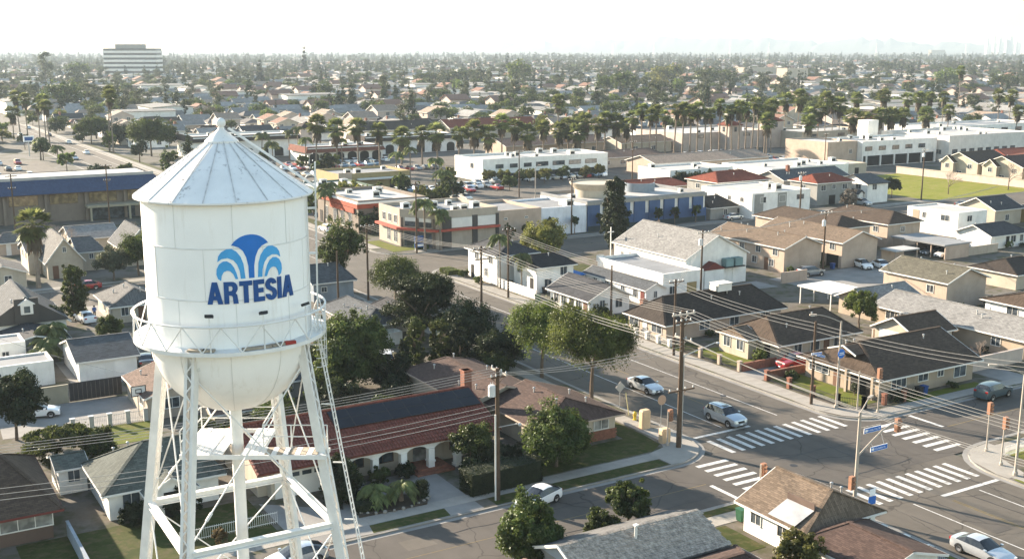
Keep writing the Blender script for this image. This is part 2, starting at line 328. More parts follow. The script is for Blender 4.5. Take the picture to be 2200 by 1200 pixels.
for y0, y1 in ((80.2, 162), (186, 600)):
    line('lane_line', 71.9, 72.02, y0, y1); line('lane_line', 79.2, 79.32, y0, y1)
    t = y0
    while t < min(y1, 300): line('centre_dash', 75.25, 75.36, t, t+2.6, M_YEL); t += 6.5
line('lane_line', 72.45, 72.57, 20, 57.6); line('lane_line', 79.6, 79.72, 20, 56.8); line('centre_line', 75.75, 75.85, 20, 56.5, M_YEL); line('centre_line', 75.98, 76.08, 20, 56.5, M_YEL)
line('centre_line', 20, 60.9, 69.5, 69.57, M_YEL); line('centre_line', 91, 200, 69.0, 69.1, M_YEL)
line('centre_line', 90, 300, 174.4, 174.52, M_YEL); line('centre_line', -100, 62, 174.4, 174.52, M_YEL)
struct('tar_patch', MB().poly([(89.2,64.2),(91.8,64.4),(92.4,67.2),(90.6,68.8),(89,67)], .002, .0085), M_ASPH)
rndc = random.Random(12)
for i, (x, y, dx, dy) in enumerate(((70.4,84,0,9),(73.6,86,.3,12),(77,92,.2,14),(81,84,-.2,10),(70,97,.3,10),(79.6,104,.1,12),(74.2,52,.2,8),(78.4,48,-.3,9),(80.8,53,.3,7),(70.6,48,-.2,8),(72,64.5,9,.3),(70,70.8,11,-.3),(40,67.2,12,.2),(38,71.8,14,-.2),(52,67,8,.3),(96,70.8,14,.2),(76.5,64,.3,8),(79.8,66,-.2,7),(76,115,.3,16),(71,120,-.3,15))):
    pts = [Vector((x+dx*k/9+rndc.uniform(-.16,.16), y+dy*k/9+rndc.uniform(-.16,.16), .0155)) for k in range(10)]; mb = MB()
    for a, b in zip(pts[:-1], pts[1:]): mb.bar(a, b, rndc.uniform(.04,.1), .003)
    struct('crack_seal', mb, M_BLACK)
for x0, x1, y0, y1 in ((68.2,70.6,86,88.6),(79.6,82.2,96,97.6),(76.4,79,60.0 if False else 63.2,64.8),(48,51.4,66.4,68),(33.6,36,70.6,72.4),(73.2,75.2,50.4,54.6),(80.4,82.4,108,113)): struct('road_patch', MB().box(x0,x1,y0,y1,.004,.0095), M_ASPH if x0 > 60 else M_ASPH2)
for x, y in ((70.5,69), (76,66.5), (79,88), (70.2,100)):
    struct('manhole_cover', MB().lathe((x,y,.0), [(.001,.016),(.34,.016),(.36,.0)], 16), M_BLACK)
# ================================================================ water tower
TX, TY = 14.6, 48.4; TB = Vector((TX, TY, 0))
CR = Vector((.857, -.515, 0)); CF = Vector((.515, .857, 0))
tw = thing('water_tower', 'tall white riveted water tower on four legs with blue town lettering', 'water tower', (TX, TY, 0))
RT = 3.48; ZS0, ZS1 = 23.7, 30.15
MB().lathe((TX,TY,0), [(RT,ZS0),(RT,ZS1)], 72).build('tank_shell', M_TANK, tw, True)
MB().lathe((TX,TY,0), [(.35,20.3)]+[(RT*math.sin(a), ZS0-3.4*math.cos(a)) for a in [R(8+82*i/12) for i in range(13)]], 72).build('tank_bowl', M_TANK, tw, True)
sm = MB()
for z in (ZS0+.02, 25.9, 28.05):
    sm.lathe((TX,TY,0), [(RT,z-.035),(RT+.012,z-.025),(RT+.012,z+.025),(RT,z+.035)], 72)
for k in range(9):
    for j, (za, zb) in enumerate(((ZS0,25.9),(25.9,28.05),(28.05,ZS1))):
        a = 2*math.pi*(k+.5*(j%2))/9+.3; sm.bar((TX+(RT+.004)*math.cos(a),TY+(RT+.004)*math.sin(a),za),(TX+(RT+.004)*math.cos(a),TY+(RT+.004)*math.sin(a),zb), .025, .015)
for k in range(10):
    a = 2*math.pi*k/10; pts = [(TX+(RT*math.sin(b)+.01)*math.cos(a), TY+(RT*math.sin(b)+.01)*math.sin(a), ZS0-3.4*math.cos(b)-.008) for b in [R(12+78*i/9) for i in range(10)]]
    sm.path(pts, .014, 4)
sm.build('seam', M_TGREY, tw)
# conical roof in panels
RE = 3.78; ZE = 29.95; ZC = 32.12; RC = .66; NP = 18
for k in range(NP):
    a0, a1 = 2*math.pi*k/NP, 2*math.pi*(k+1)/NP; mb = MB()
    P = lambda r, z, a: (TX+r*math.cos(a), TY+r*math.sin(a), z)
    n = 4; top = []; 
    for i in range(n+1):
        a = a0+(a1-a0)*i/n; top += [P(RE, ZE, a), P(RC, ZC, a), P(RE, ZE-.07, a)]
    fs = []
    for i in range(n): fs += [(3*i,3*i+3,3*i+4,3*i+1), (3*i+2,3*i+5,3*i+3,3*i)]
    mb.add(top, fs); mb.build('roof_panel', M_TROOF, tw)
sm = MB()
for k in range(NP):
    a = 2*math.pi*k/NP; sm.bar(P(RE-.02, ZE+.03, a), P(RC, ZC+.03, a), .035, .03)
sm.build('roof_rib', M_TRIB, tw)
MB().lathe((TX,TY,0), [(RE-.01,ZE-.08),(RT-.05,ZE-.02)], 72).build('eave_soffit', M_TGREY, tw)
MB().lathe((TX,TY,0), [(RC+.05,ZC-.03),(RC+.05,ZC+.05),(.14,ZC+.52),(.1,ZC+.66)], 36).build('roof_cap', M_TROOF, tw, True)
MB().ball((TX,TY,ZC+.8), .21).build('finial_ball', M_TSTEEL, tw, True)
# balcony
ZB = 23.87; RB = 4.15
MB().lathe((TX,TY,0), [(RT-.02,ZB),(RB,ZB),(RB,ZB-.16),(RB-.06,ZB-.16),(RB-.08,ZB-.03),(RT-.02,ZB-.03)], 72).build('balcony_floor', M_TSTEEL, tw, False)
rl = MB(); NPST = 16
ring = lambda r, z, n=72: [(TX+r*math.cos(2*math.pi*i/n), TY+r*math.sin(2*math.pi*i/n), z) for i in range(n+1)]
rl.path(ring(RB-.02, ZB+1.08), .05, 6); rl.build('handrail', M_TSTEEL, tw)
for k in range(NPST):
    a, b = 2*math.pi*k/NPST, 2*math.pi*(k+.5)/NPST; c = 2*math.pi*(k+1)/NPST; mb = MB()
    mb.tube(P(RB-.02,ZB,b), P(RB-.02,ZB+1.06,a), .028, .028, 5).tube(P(RB-.02,ZB,b), P(RB-.02,ZB+1.06,c), .028, .028, 5)
    mb.build('railing_brace', M_TSTEEL, tw)
for a, l in ((232,.8), (239,.5), (281,.5), (287,.45), (268,1.2)):
    a = R(a); t = Vector((-math.sin(a), math.cos(a), 0)); p = Vector(P(RB-.28, ZB+.06, a)); MB().bar(p-t*l/2, p+t*l/2, .3, .08).build('loose_board', M_WOOD, tw)
MB().box(*[v for v in (TX+1.1, TX+1.55, TY-3.92, TY-3.72)], ZB+.01, ZB+.14).build('cloth_bundle', mat('red_cloth', (.35,.05,.04)), tw)  # red cloth left lying on the balcony floor
# legs
LA = [R(-46+90*k) for k in range(4)]
def legR(z): return 3.4+(23.3-z)*.16
def legP(k, z): return Vector((TX+legR(z)*math.cos(LA[k]), TY+legR(z)*math.sin(LA[k]), z))
for k in range(4):
    top = legP(k, 23.7); bot = legP(k, 0); rad = Vector((math.cos(LA[k]), math.sin(LA[k]), 0)); tan = Vector((-rad.y, rad.x, 0)); mb = MB()
    for s in (-1, 1):
        mb.bar(bot+tan*.19*s, top+tan*.19*s, .075, .40, rad); mb.bar(bot+tan*.145*s-rad*.18, top+tan*.145*s-rad*.18, .10, .03, rad)
    for s in (-1, 1): mb.bar(bot+tan*.145*s+rad*.18, top+tan*.145*s+rad*.18, .10, .03, rad)
    lg = mb.build('leg', M_TSTEEL, tw)
    lc = MB(); n = 56
    for i in range(n):
        s = 1 if i % 2 else -1; a = bot.lerp(top, i/n); b = bot.lerp(top, (i+1)/n); lc.bar(a+tan*.17*s-rad*.2, b-tan*.17*s-rad*.2, .06, .015, rad).bar(a+tan*.17*s+rad*.2, b-tan*.17*s+rad*.2, .06, .015, rad)
    lc.build('lacing', M_TSTEEL, lg)
    MB().box(bot.x-.6, bot.x+.6, bot.y-.6, bot.y+.6, 0, .5).build('footing', M_CONC, tw)
    gp = MB(); q = legP(k, 22.9); gp.bar(q-rad*.1, q-rad*.1+Vector((0,0,.9)), .7, .06, rad); gp.build('gusset_plate', M_TSTEEL, tw)
for z in (15.2, 7.4):
    for k in range(4):
        a, b = legP(k, z), legP((k+1) % 4, z); d = (b-a).normalized(); mb = MB()
        for s in (-.13, .13): mb.bar(a+d*.2+Vector((0,0,s)), b-d*.2+Vector((0,0,s)), .3, .05)
        mb.bar(a+d*.2, b-d*.2, .05, .22); mb.build('strut', M_TSTEEL, tw)
for za, zb in ((22.7, 15.35), (15.05, 7.5), (7.3, .5)):
    for k in range(4):
        for s in (0, 1):
            a, b = legP((k+s) % 4, za), legP((k+1-s) % 4, zb); mb = MB(); mb.tube(a, b, .035, .035, 6); c = a.lerp(b, .82); d = (b-a).normalized(); mb.tube(c-d*.2, c+d*.2, .07, .07, 6); mb.build('tie_rod', M_TSTEEL, tw)
MB().lathe((TX,TY,0), [(.27,0),(.27,20.6)], 20).build('riser_pipe', M_TSTEEL, tw, True)
# maintenance platform of separate planks
ZP = 18.6; LOC = lambda r, f, z: TB+CR*r+CF*f+Vector((0,0,z))
def planks(r0, r1, f0, f1, across=True):
    n = int((r1-r0)/.26)
    for i in range(n):
        if abs(r0+.26*i) < .42 and f0 < 0 < f1: continue
        e = random.uniform(-.05,.05); mb = MB(); mb.bar(LOC(r0+.26*i+.13, f0+e, ZP), LOC(r0+.26*i+.13, f1+e, ZP+random.uniform(-.01,.02)), .235, .05); mb.build('plank', M_WOOD if r0 > 1 and i % 2 else M_TSTEEL, tw)
planks(-2.1, 1.3, -1.6, 1.9); planks(1.3, 4.3, -1.6, -.7)
fr = MB()
for r0, r1, f in ((-2.15,4.3,-1.62), (-2.15,1.3,1.92), (1.3,4.3,-.68)): fr.bar(LOC(r0,f,ZP-.09), LOC(r1,f,ZP-.09), .08, .2)
for r, f0, f1 in ((-2.13,-1.6,1.9), (1.3,-1.6,1.9)): fr.bar(LOC(r,f0,ZP-.09), LOC(r,f1,ZP-.09), .08, .2)
fr.build('platform_frame', M_TSTEEL, tw)
pr = MB()
for h in (.55, 1.08):
    pr.path([LOC(-2.1,-1.55,ZP+h), LOC(-2.1,1.9,ZP+h), LOC(1.3,1.9,ZP+h), LOC(1.35,-.72,ZP+h), LOC(4.2,-.72,ZP+h)], .03, 6)
for r, f in ((-2.1,-1.55),(-2.1,.2),(-2.1,1.9),(-.4,1.9),(1.3,1.9),(1.35,-.72),(2.6,-.72),(4.2,-.72)): pr.tube(LOC(r,f,ZP), LOC(r,f,ZP+1.08), .03, .03, 6)
pr.build('platform_railing', M_TSTEEL, tw)
# ladder up the right-hand leg, the tank side and the roof
ld = MB(); a0 = LA[0]+R(12); lt = Vector((-math.sin(a0), math.cos(a0), 0)); 
lp = lambda z: Vector((TX+(legR(z)+.55)*math.cos(a0), TY+(legR(z)+.55)*math.sin(a0), z))
p0, p1 = lp(0), lp(24.6)
for s in (-.22, .22): ld.bar(p0+lt*s, p1+lt*s, .05, .05)
n = 80
for i in range(n): q = p0.lerp(p1, (i+.5)/n); ld.tube(q-lt*.22, q+lt*.22, .018, .018, 5)
for i in range(9): q = p0.lerp(p1, (i+.5)/9); rd = Vector((math.cos(a0), math.sin(a0), 0)); ld.bar(q, q-rd*.5, .05, .05)
ld.build('ladder', M_TSTEEL, tw)
cg = MB()
for i in range(7):
    z = 22.3+i*.4; c = lp(24.6); rd = Vector((math.cos(a0), math.sin(a0), 0)); cg.path([Vector((c.x,c.y,z))+lt*(.38*math.cos(t))+rd*(.1+.38*math.sin(t)) for t in [math.pi*j/8 for j in range(9)]], .018, 5)
for t in (.2, .35, .5, .65, .8): t *= math.pi; c = lp(24.6); cg.tube(Vector((c.x,c.y,22.3))+lt*.38*math.cos(t)+rd*(.1+.38*math.sin(t)), Vector((c.x,c.y,24.7))+lt*.38*math.cos(t)+rd*(.1+.38*math.sin(t)), .016, .016, 5)
cg.build('ladder_cage', M_TSTEEL, tw)
AL = R(-23); sl = MB(); rd = Vector((math.cos(AL), math.sin(AL), 0)); tn = Vector((-rd.y, rd.x, 0))
for s in (-.2, .2): sl.bar(TB+rd*(RT+.3)+tn*s+Vector((0,0,ZB)), TB+rd*(RT+.42)+tn*s+Vector((0,0,31.2)), .06, .06)
for i in range(26): z = ZB+.3*i+.2; sl.tube(TB+rd*(RT+.32)+tn*-.2+Vector((0,0,z)), TB+rd*(RT+.32)+tn*.2+Vector((0,0,z)), .016, .016, 5)
for z in (24.6, 27.2, 29.2): sl.bar(TB+rd*RT+Vector((0,0,z)), TB+rd*(RT+.35)+Vector((0,0,z)), .3, .06)
sl.build('side_ladder', M_TSTEEL, tw)
rl = MB(); q0 = TB+rd*(RE+.15)+Vector((0,0,ZE+.15)); q1 = TB+rd*.3+Vector((0,0,32.7))
for s in (-.2, .2): rl.bar(q0+tn*s, q1+tn*s, .05, .06)
for i in range(16): q = q0.lerp(q1, (i+.5)/16); rl.tube(q-tn*.2, q+tn*.2, .016, .016, 5)
rl.path([TB+rd*(RE-.1-.32*math.cos(t))+Vector((0,0,ZE+.2+.5*math.sin(t)))+tn*.25 for t in [math.pi*j/8 for j in range(9)]], .025, 6)
rl.build('roof_ladder', M_TSTEEL, tw)
MB().tube(TB+Vector((math.cos(R(-33))*(RT+.08), math.sin(R(-33))*(RT+.08), ZB)), TB+Vector((math.cos(R(-33))*(RT+.08), math.sin(R(-33))*(RT+.08), ZE-.1)), .035, .035, 6).build('conduit', M_TGREY, tw)
for an in (-128, -97, -66):
    a = R(an+9); b = TB+Vector((math.cos(a), math.sin(a), 0))*(RB-.1); fl = MB().tube(b+Vector((0,0,ZB)), b+Vector((0,0,ZB+1.45)), .03, .03, 6).build('floodlight_post', M_TSTEEL, tw)
    rd2 = Vector((math.cos(a), math.sin(a), 0)); MB().bar(b+Vector((0,0,ZB+1.5))-rd2*.1, b+Vector((0,0,ZB+1.58))+rd2*.1, .32, .12).build('floodlight', M_BLACK, fl)
# lettering and fountain emblem wrapped round the tank
A_MID = math.atan2(-TY, -TX)
def wrap(s, z, off=.03):
    a = A_MID+s/RT; return (TX+(RT+off)*math.cos(a), TY+(RT+off)*math.sin(a), z)
def curve_part(name, loops, m, ext=.03, bold=0):
    """flat outline(s) -> filled, bent onto the shell, with thickness"""
    cu = bpy.data.curves.new(name, 'CURVE'); cu.dimensions = '2D'; cu.fill_mode = 'BOTH'; cu.extrude = 0; cu.offset = bold
    for lp_ in loops:
        sp = cu.splines.new('POLY'); sp.points.add(len(lp_)-1); sp.use_cyclic_u = True
        for pt, (x, y) in zip(sp.points, lp_): pt.co = (x, y, 0, 1)
    ob = bpy.data.objects.new('tmp', cu); C.objects.link(ob); dg = bpy.context.evaluated_depsgraph_get()
    me = bpy.data.meshes.new_from_object(ob.evaluated_get(dg)); bpy.data.objects.remove(ob)
    import bmesh
    q = bmesh.new(); q.from_mesh(me); xs = [v.co.x for v in q.verts]; xx = min(xs)+.1
    bmesh.ops.remove_doubles(q, verts=q.verts, dist=1e-5)
    while xx < max(xs): bmesh.ops.bisect_plane(q, geom=q.verts[:]+q.edges[:]+q.faces[:], plane_co=(xx,0,0), plane_no=(1,0,0)); xx += .1
    q.to_mesh(me); q.free()
    n = len(me.vertices); vs = [v.co.copy() for v in me.vertices]; tris = [tuple(p.vertices) for p in me.polygons]
    mb = MB(); top = [wrap(v.x, v.y, ext) for v in vs]; bot = [wrap(v.x, v.y, .0) for v in vs]
    edges = {}
    for t in tris:
        for i in range(len(t)):
            e = (t[i], t[(i+1) % len(t)]); edges[e] = 1
    side = [(a, b, b+n, a+n) for (a, b) in edges if (b, a) not in edges]
    mb.add(top+bot, tris+side); return mb.build(name, m, tw)
M_NAVY = mat('letter_navy', (.012, .07, .24), .5, .15, 3, 10); M_LBLUE = mat('emblem_light_blue', (.06, .33, .66), .5, .08, 2, 10); M_MBLUE = mat('emblem_blue', (.016, .15, .50), .5, .08, 2, 10)
def arc(cx, cy, rx, ry, a0, a1, n=14): return [(cx+rx*math.cos(R(a0+(a1-a0)*i/n)), cy+ry*math.sin(R(a0+(a1-a0)*i/n))) for i in range(n+1)]
LH = 1.0
GL = {'A': (.72, [[(0,0),(.2,0),(.25,.2),(.47,.2),(.52,0),(.72,0),(.47,1),(.25,1)], [(.29,.36),(.43,.36),(.36,.74)]]),
 'R': (.66, [[(0,0),(.2,0),(.2,.4),(.28,.4)]+arc(.28,.25,.15,.15,90,20,4)+[(.44,0),(.65,0)]+[(.62,.25),(.60,.38),(.52,.48)]+arc(.38,.73,.26,.27,-50,90,8)+[(0,1)], [(.2,.56),(.2,.84)]+arc(.33,.70,.10,.14,90,-90,6)]),
 'T': (.60, [[(.2,0),(.4,0),(.4,.82),(.6,.82),(.6,1),(0,1),(0,.82),(.2,.82)]]),
 'E': (.54, [[(0,0),(.54,0),(.54,.18),(.2,.18),(.2,.42),(.48,.42),(.48,.60),(.2,.60),(.2,.82),(.53,.82),(.53,1),(0,1)]]),
 'S': (.60, [arc(.30,.72,.29,.29,10,90,6)+arc(.30,.73,.30,.28,90,200,8)+[(.06,.55),(.2,.47),(.36,.38)]+arc(.31,.27,.09,.11,20,-90,5)+arc(.31,.27,.1,.11,-90,-170,4)+[(.01,.27)]+arc(.30,.28,.30,.29,190,270,6)+arc(.30,.28,.30,.29,270,385,8)+[(.5,.5),(.36,.58),(.24,.66)]+arc(.30,.74,.09,.09,200,90,5)+arc(.30,.74,.09,.09,90,10,4)]),
 'I': (.20, [[(0,0),(.2,0),(.2,1),(0,1)]])}
SC_X = .81; LHT = .88; x = -.87; ZL = 25.8
for ch in 'ARTESIA':
    wd, lps = GL[ch]; curve_part('letter', [[(x+px*SC_X, ZL+py*LHT) for px, py in lp_] for lp_ in lps], M_NAVY, .05, .018); x += (wd+.105)*SC_X
XM, Z0 = .93, 26.8
def em(loops, m): curve_part('emblem_piece', [[(XM+a*.87, Z0+b*.91) for a, b in l] for l in loops], m, .02)
# central plume
pl = [(-.13,0),(.13,0),(.14,.55)]+[(.22,.95),(.36,1.25),(.55,1.42),(.80,1.52)]+arc(0,1.0,1.06,.98,32,148,18)+[(-.80,1.52),(-.55,1.42),(-.36,1.25),(-.22,.95),(-.14,.55)]
em([pl], M_MBLUE)
for s in (-1, 1):
    outer = [(.30,0),(.52,0),(.55,.35),(.66,.66),(.82,.86),(1.08,.97),(1.36,.93),(1.55,.80),(1.50,1.06),(1.36,1.24),(1.12,1.37),(.88,1.38),(.66,1.24),(.48,1.0),(.36,.66)]
    inner = [(.64,0),(.76,.0),(.86,.24),(.99,.37),(1.13,.40),(1.28,.34),(1.38,.18),(1.42,-.06),(1.56,.04),(1.62,.24),(1.60,.48),(1.48,.70),(1.30,.82),(1.12,.83),(.94,.72),(.80,.52),(.70,.26)]
    for l in (outer, inner): em([[(s*a, b) for a, b in (l if s > 0 else l[::-1])]], M_LBLUE)
# ================================================================ houses and shops
def tmat(name, col, **k): return mat(name, col, k.pop('rough', .88), k.pop('var', .12), k.pop('scale', .6), k.pop('fine', 10), streak=.38, **k)
W_CREAM = tmat('cream_stucco', (0.397, 0.346, 0.275)); W_TAN = tmat('tan_stucco', (0.320, 0.256, 0.192)); W_WHITE = tmat('white_wall', (0.688, 0.670, 0.632)); W_GREY = tmat('grey_stucco', (0.256, 0.250, 0.230))
W_PEACH = tmat('peach_stucco', (0.384, 0.301, 0.237)); W_BEIGE = tmat('beige_wall', (0.352, 0.301, 0.243)); W_BLUEGREY = tmat('blue_grey_siding', (0.211, 0.243, 0.275)); W_DKTAN = tmat('taupe_wall', (0.173, 0.141, 0.115)); W_CHAR = tmat('charcoal_wall', (0.058, 0.054, 0.051)); W_PINK = tmat('pale_pink_stucco', (0.422, 0.352, 0.307))
W_YEL = tmat('mustard_wall', (0.294, 0.224, 0.109)); W_NAVY = tmat('navy_pier', (.055, .095, .19)); W_BROWN = tmat('brown_siding', (0.109, 0.074, 0.058)); W_OLIVE = tmat('olive_wall', (0.269, 0.243, 0.179))
W_RED = tmat('orange_red_band', (0.269, 0.058, 0.029)); W_MAROON = tmat('maroon_wall', (0.128, 0.032, 0.026)); W_BRICKC = tmat('brick_red', (0.211, 0.090, 0.058), var=.3, scale=3)
ROOFC = dict(brown=(0.065, 0.047, 0.035), dkbrown=(0.039, 0.031, 0.026), tan=(0.132, 0.098, 0.071), black=(0.024, 0.023, 0.024), grey=(0.105, 0.103, 0.100), ltgrey=(0.190, 0.184, 0.174), terra=(0.148, 0.055, 0.037), red=(0.158, 0.043, 0.026), green=(0.079, 0.087, 0.076), dkgrey=(0.045, 0.046, 0.050), rust=(.070, .046, .038), olive=(0.100, 0.092, 0.069), pinkbrown=(0.127, 0.087, 0.069), blue=(.035, .055, .105), hazelit_grey=(.24, .235, .225), hazelit_tan=(.26, .20, .155), hazelit_terra=(.20, .115, .085), hazelit_dark=(.12, .11, .105), slate=(0.069, 0.074, 0.079))  # distant-roof colours are paled: sunlit slopes and haze put into them
def rmat(k, ax='x'): return shingle('roof_'+k, ROOFC[k], ax)
M_FLAT = mat('flat_roof_coating', (.36, .35, .335), .9, .18, .35, 5); M_FLATG = mat('flat_roof_grey', (.20, .205, .21), .9, .2, .3, 5)
def roof_geo(x0, x1, y0, y1, ze, zr, oh, iL, iR, th=.16, swap=False):
    """slab roof with ridge along x; iL / iR > 0 make a hip at that end"""
    run = (y1-y0)/2; slp = (zr-ze)/run; zl = ze-oh*slp; ym = (y0+y1)/2
    A, B, Cc, D = (x0-oh,y0-oh,zl), (x1+oh,y0-oh,zl), (x1+oh,y1+oh,zl), (x0-oh,y1+oh,zl)
    r0, r1 = (x0-oh+iL,ym,zr), (x1+oh-iR,ym,zr)
    T = [A,B,Cc,D,r0,r1]; Bt = [(p[0],p[1],p[2]-th) for p in T]; vs = T+Bt
    fs = [(0,1,5,4),(2,3,4,5),(7,6,10,11),(9,8,11,10),(0,6,7,1),(2,8,9,3)]
    if iL > 0: fs += [(3,0,4),(6,9,10),(3,9,6,0)]
    else: fs += [(0,4,10,6),(4,3,9,10)]
    if iR > 0: fs += [(1,2,5),(8,7,11),(1,7,8,2)]
    else: fs += [(1,7,11,5),(5,11,8,2)]
    if swap: vs = [(p[1],p[0],p[2]) for p in vs]; fs = [f[::-1] for f in fs]
    eaves = [(A,B),(Cc,D)]; eaves += [(D,A)] if iL > 0 else [(A,r0),(r0,D)]; eaves += [(B,Cc)] if iR > 0 else [(B,r1),(r1,Cc)]
    ridges = [(r0,r1)] + ([(A,r0),(D,r0)] if iL > 0 else []) + ([(B,r1),(Cc,r1)] if iR > 0 else [])
    sw = (lambda p: (p[1],p[0],p[2])) if swap else (lambda p: p)
    return vs, fs, [(sw(a),sw(b)) for a,b in eaves], [(sw(a),sw(b)) for a,b in ridges]
def window(root, face, pos, wd, z0, z1, B, frame=None, glass=None, muntin=1):
    """framed window on face W/E/S/N of the box B=(x0,x1,y0,y1); the pane is its sub-part"""
    x0, x1, y0, y1 = B; fr = MB(); t = .07
    def slab(mb, a0, a1, b0, b1, d0, d1):
        if face == 'S': mb.box(a0, a1, y0-d1, y0-d0, b0, b1)
        elif face == 'N': mb.box(a0, a1, y1+d0, y1+d1, b0, b1)
        elif face == 'W': mb.box(x0-d1, x0-d0, a0, a1, b0, b1)
        else: mb.box(x1+d0, x1+d1, a0, a1, b0, b1)
    a0, a1 = pos-wd/2, pos+wd/2
    slab(fr, a0-t, a1+t, z1, z1+t, 0, .06); slab(fr, a0-t, a1+t, z0-t, z0, 0, .09); slab(fr, a0-t, a0, z0, z1, 0, .06); slab(fr, a1, a1+t, z0, z1, 0, .06)
    for k in range(muntin): c = a0+wd*(k+1)/(muntin+1); slab(fr, c-.025, c+.025, z0, z1, .018, .045)
    f = fr.build('window', frame or M_TRIM, root); p = MB(); slab(p, a0, a1, z0, z1, .004, .016); p.build('pane', glass or M_GLASS, f); return f
def door(root, face, pos, wd, z0, z1, B, m):
    x0, x1, y0, y1 = B; mb = MB()
    if face == 'S': mb.box(pos-wd/2, pos+wd/2, y0-.05, y0+.02, z0, z1)
    elif face == 'W': mb.box(x0-.05, x0+.02, pos-wd/2, pos+wd/2, z0, z1)
    elif face == 'E': mb.box(x1-.02, x1+.05, pos-wd/2, pos+wd/2, z0, z1)
    else: mb.box(pos-wd/2, pos+wd/2, y1-.02, y1+.05, z0, z1)
    return mb.build('door', m, root)
G0 = .12
def house(label, B, ze, zr, axis='x', wall=None, roof='brown', oh=.5, iL=0, iR=0, wins=(), doors=(), trim=None, name='house', cat='house', vents=2, chim=None, group=None, root=None, z0=G0, glass=None):
    x0, x1, y0, y1 = B; wall = wall or W_CREAM; trim = trim or M_TRIM
    root = root or thing(name, label, cat, ((x0+x1)/2, (y0+y1)/2, z0), 0, group)
    sw = axis == 'y'; a0, a1, b0, b1 = (y0, y1, x0, x1) if sw else (x0, x1, y0, y1)
    mb = MB(); mb.box(x0, x1, y0, y1, z0, ze); bm = (b0+b1)/2
    slp = (zr-ze)/((b1-b0)/2)
    for a, i in ((a0, iL), (a1, iR)):
        if i <= 0:
            e = .1 if a == a0 else -.1; tri = [(a,b0,ze),(a,b1,ze),(a,bm,zr-.02)]; tri2 = [(a+e,b0,ze),(a+e,b1,ze),(a+e,bm,zr-.02)]
            vs = tri+tri2; vs = [(p[1],p[0],p[2]) for p in vs] if sw else vs; mb.add(vs, [(0,1,2),(5,4,3),(0,3,4,1),(1,4,5,2),(2,5,3,0)])
    mb.build('wall', wall, root)
    vs, fs, ev, rd = roof_geo(a0, a1, b0, b1, ze, zr, oh, iL, iR, .16, sw)
    ro = MB().add(vs, fs).build('roof', rmat(roof, axis) if isinstance(roof, str) else roof, root)
    fb = MB()
    for p, q in ev: fb.bar((p[0],p[1],p[2]-.09), (q[0],q[1],q[2]-.09), .06, .17)
    fb.build('fascia', trim, ro)
    rc = MB()
    for p, q in rd: rc.bar((p[0],p[1],p[2]+.015), (q[0],q[1],q[2]+.015), .28, .05)
    rc.build('ridge_cap', rmat(roof, axis) if isinstance(roof, str) else roof, ro)
    rnd = random.Random(hash((round(x0*10), round(y0*10))))
    for k in range(vents):
        a = rnd.uniform(a0+1, a1-1); b = rnd.choice((-1, 1))*rnd.uniform(.15, .7); bb = bm+b*(b1-b0)/2; zz = zr-abs(b)*(zr-ze)
        p = (bb, a) if sw else (a, bb)
        MB().tube((p[0],p[1],zz-.1), (p[0],p[1],zz+.42), .07, .07, 7).lathe((p[0],p[1],zz+.38), [(.001,.14),(.13,.08),(.13,0)], 8).build('roof_vent', M_GALV, ro)
    if chim:
        cx, cy, h = chim; MB().box(cx-.4, cx+.4, cy-.35, cy+.35, ze-.3, h).box(cx-.46, cx+.46, cy-.41, cy+.41, h-.14, h).box(cx-.2, cx+.2, cy-.2, cy+.2, h, h+.2).build('chimney', W_BRICKC, ro)
    for w_ in wins: window(root, w_[0], w_[1], w_[2], w_[3]+z0, w_[4]+z0, B, glass=w_[5] if len(w_) > 5 else glass, muntin=2 if w_[2] > 2 else 1)
    for d in doors: door(root, d[0], d[1], d[2], z0, z0+d[3], B, d[4])
    return root
def acunit(root, x, y, z, s=1.0):
    mb = MB().box(x-.6*s, x+.6*s, y-.5*s, y+.5*s, z+.08, z+.95*s).box(x-.66*s, x+.66*s, y-.56*s, y+.56*s, z+.9*s, z+.98*s).lathe((x,y,z+.98*s), [(.4*s,0),(.4*s,.1),(.3*s,.1),(.001,.05)], 10).box(x-.65*s,x-.5*s,y-.4*s,y+.4*s,z,z+.1)
    u = mb.build('rooftop_unit', M_AC, root); MB().box(x-.45*s, x+.45*s, y-.5*s-.02, y-.5*s-.005, z+.25*s, z+.75*s).build('grille', M_DARK, u)
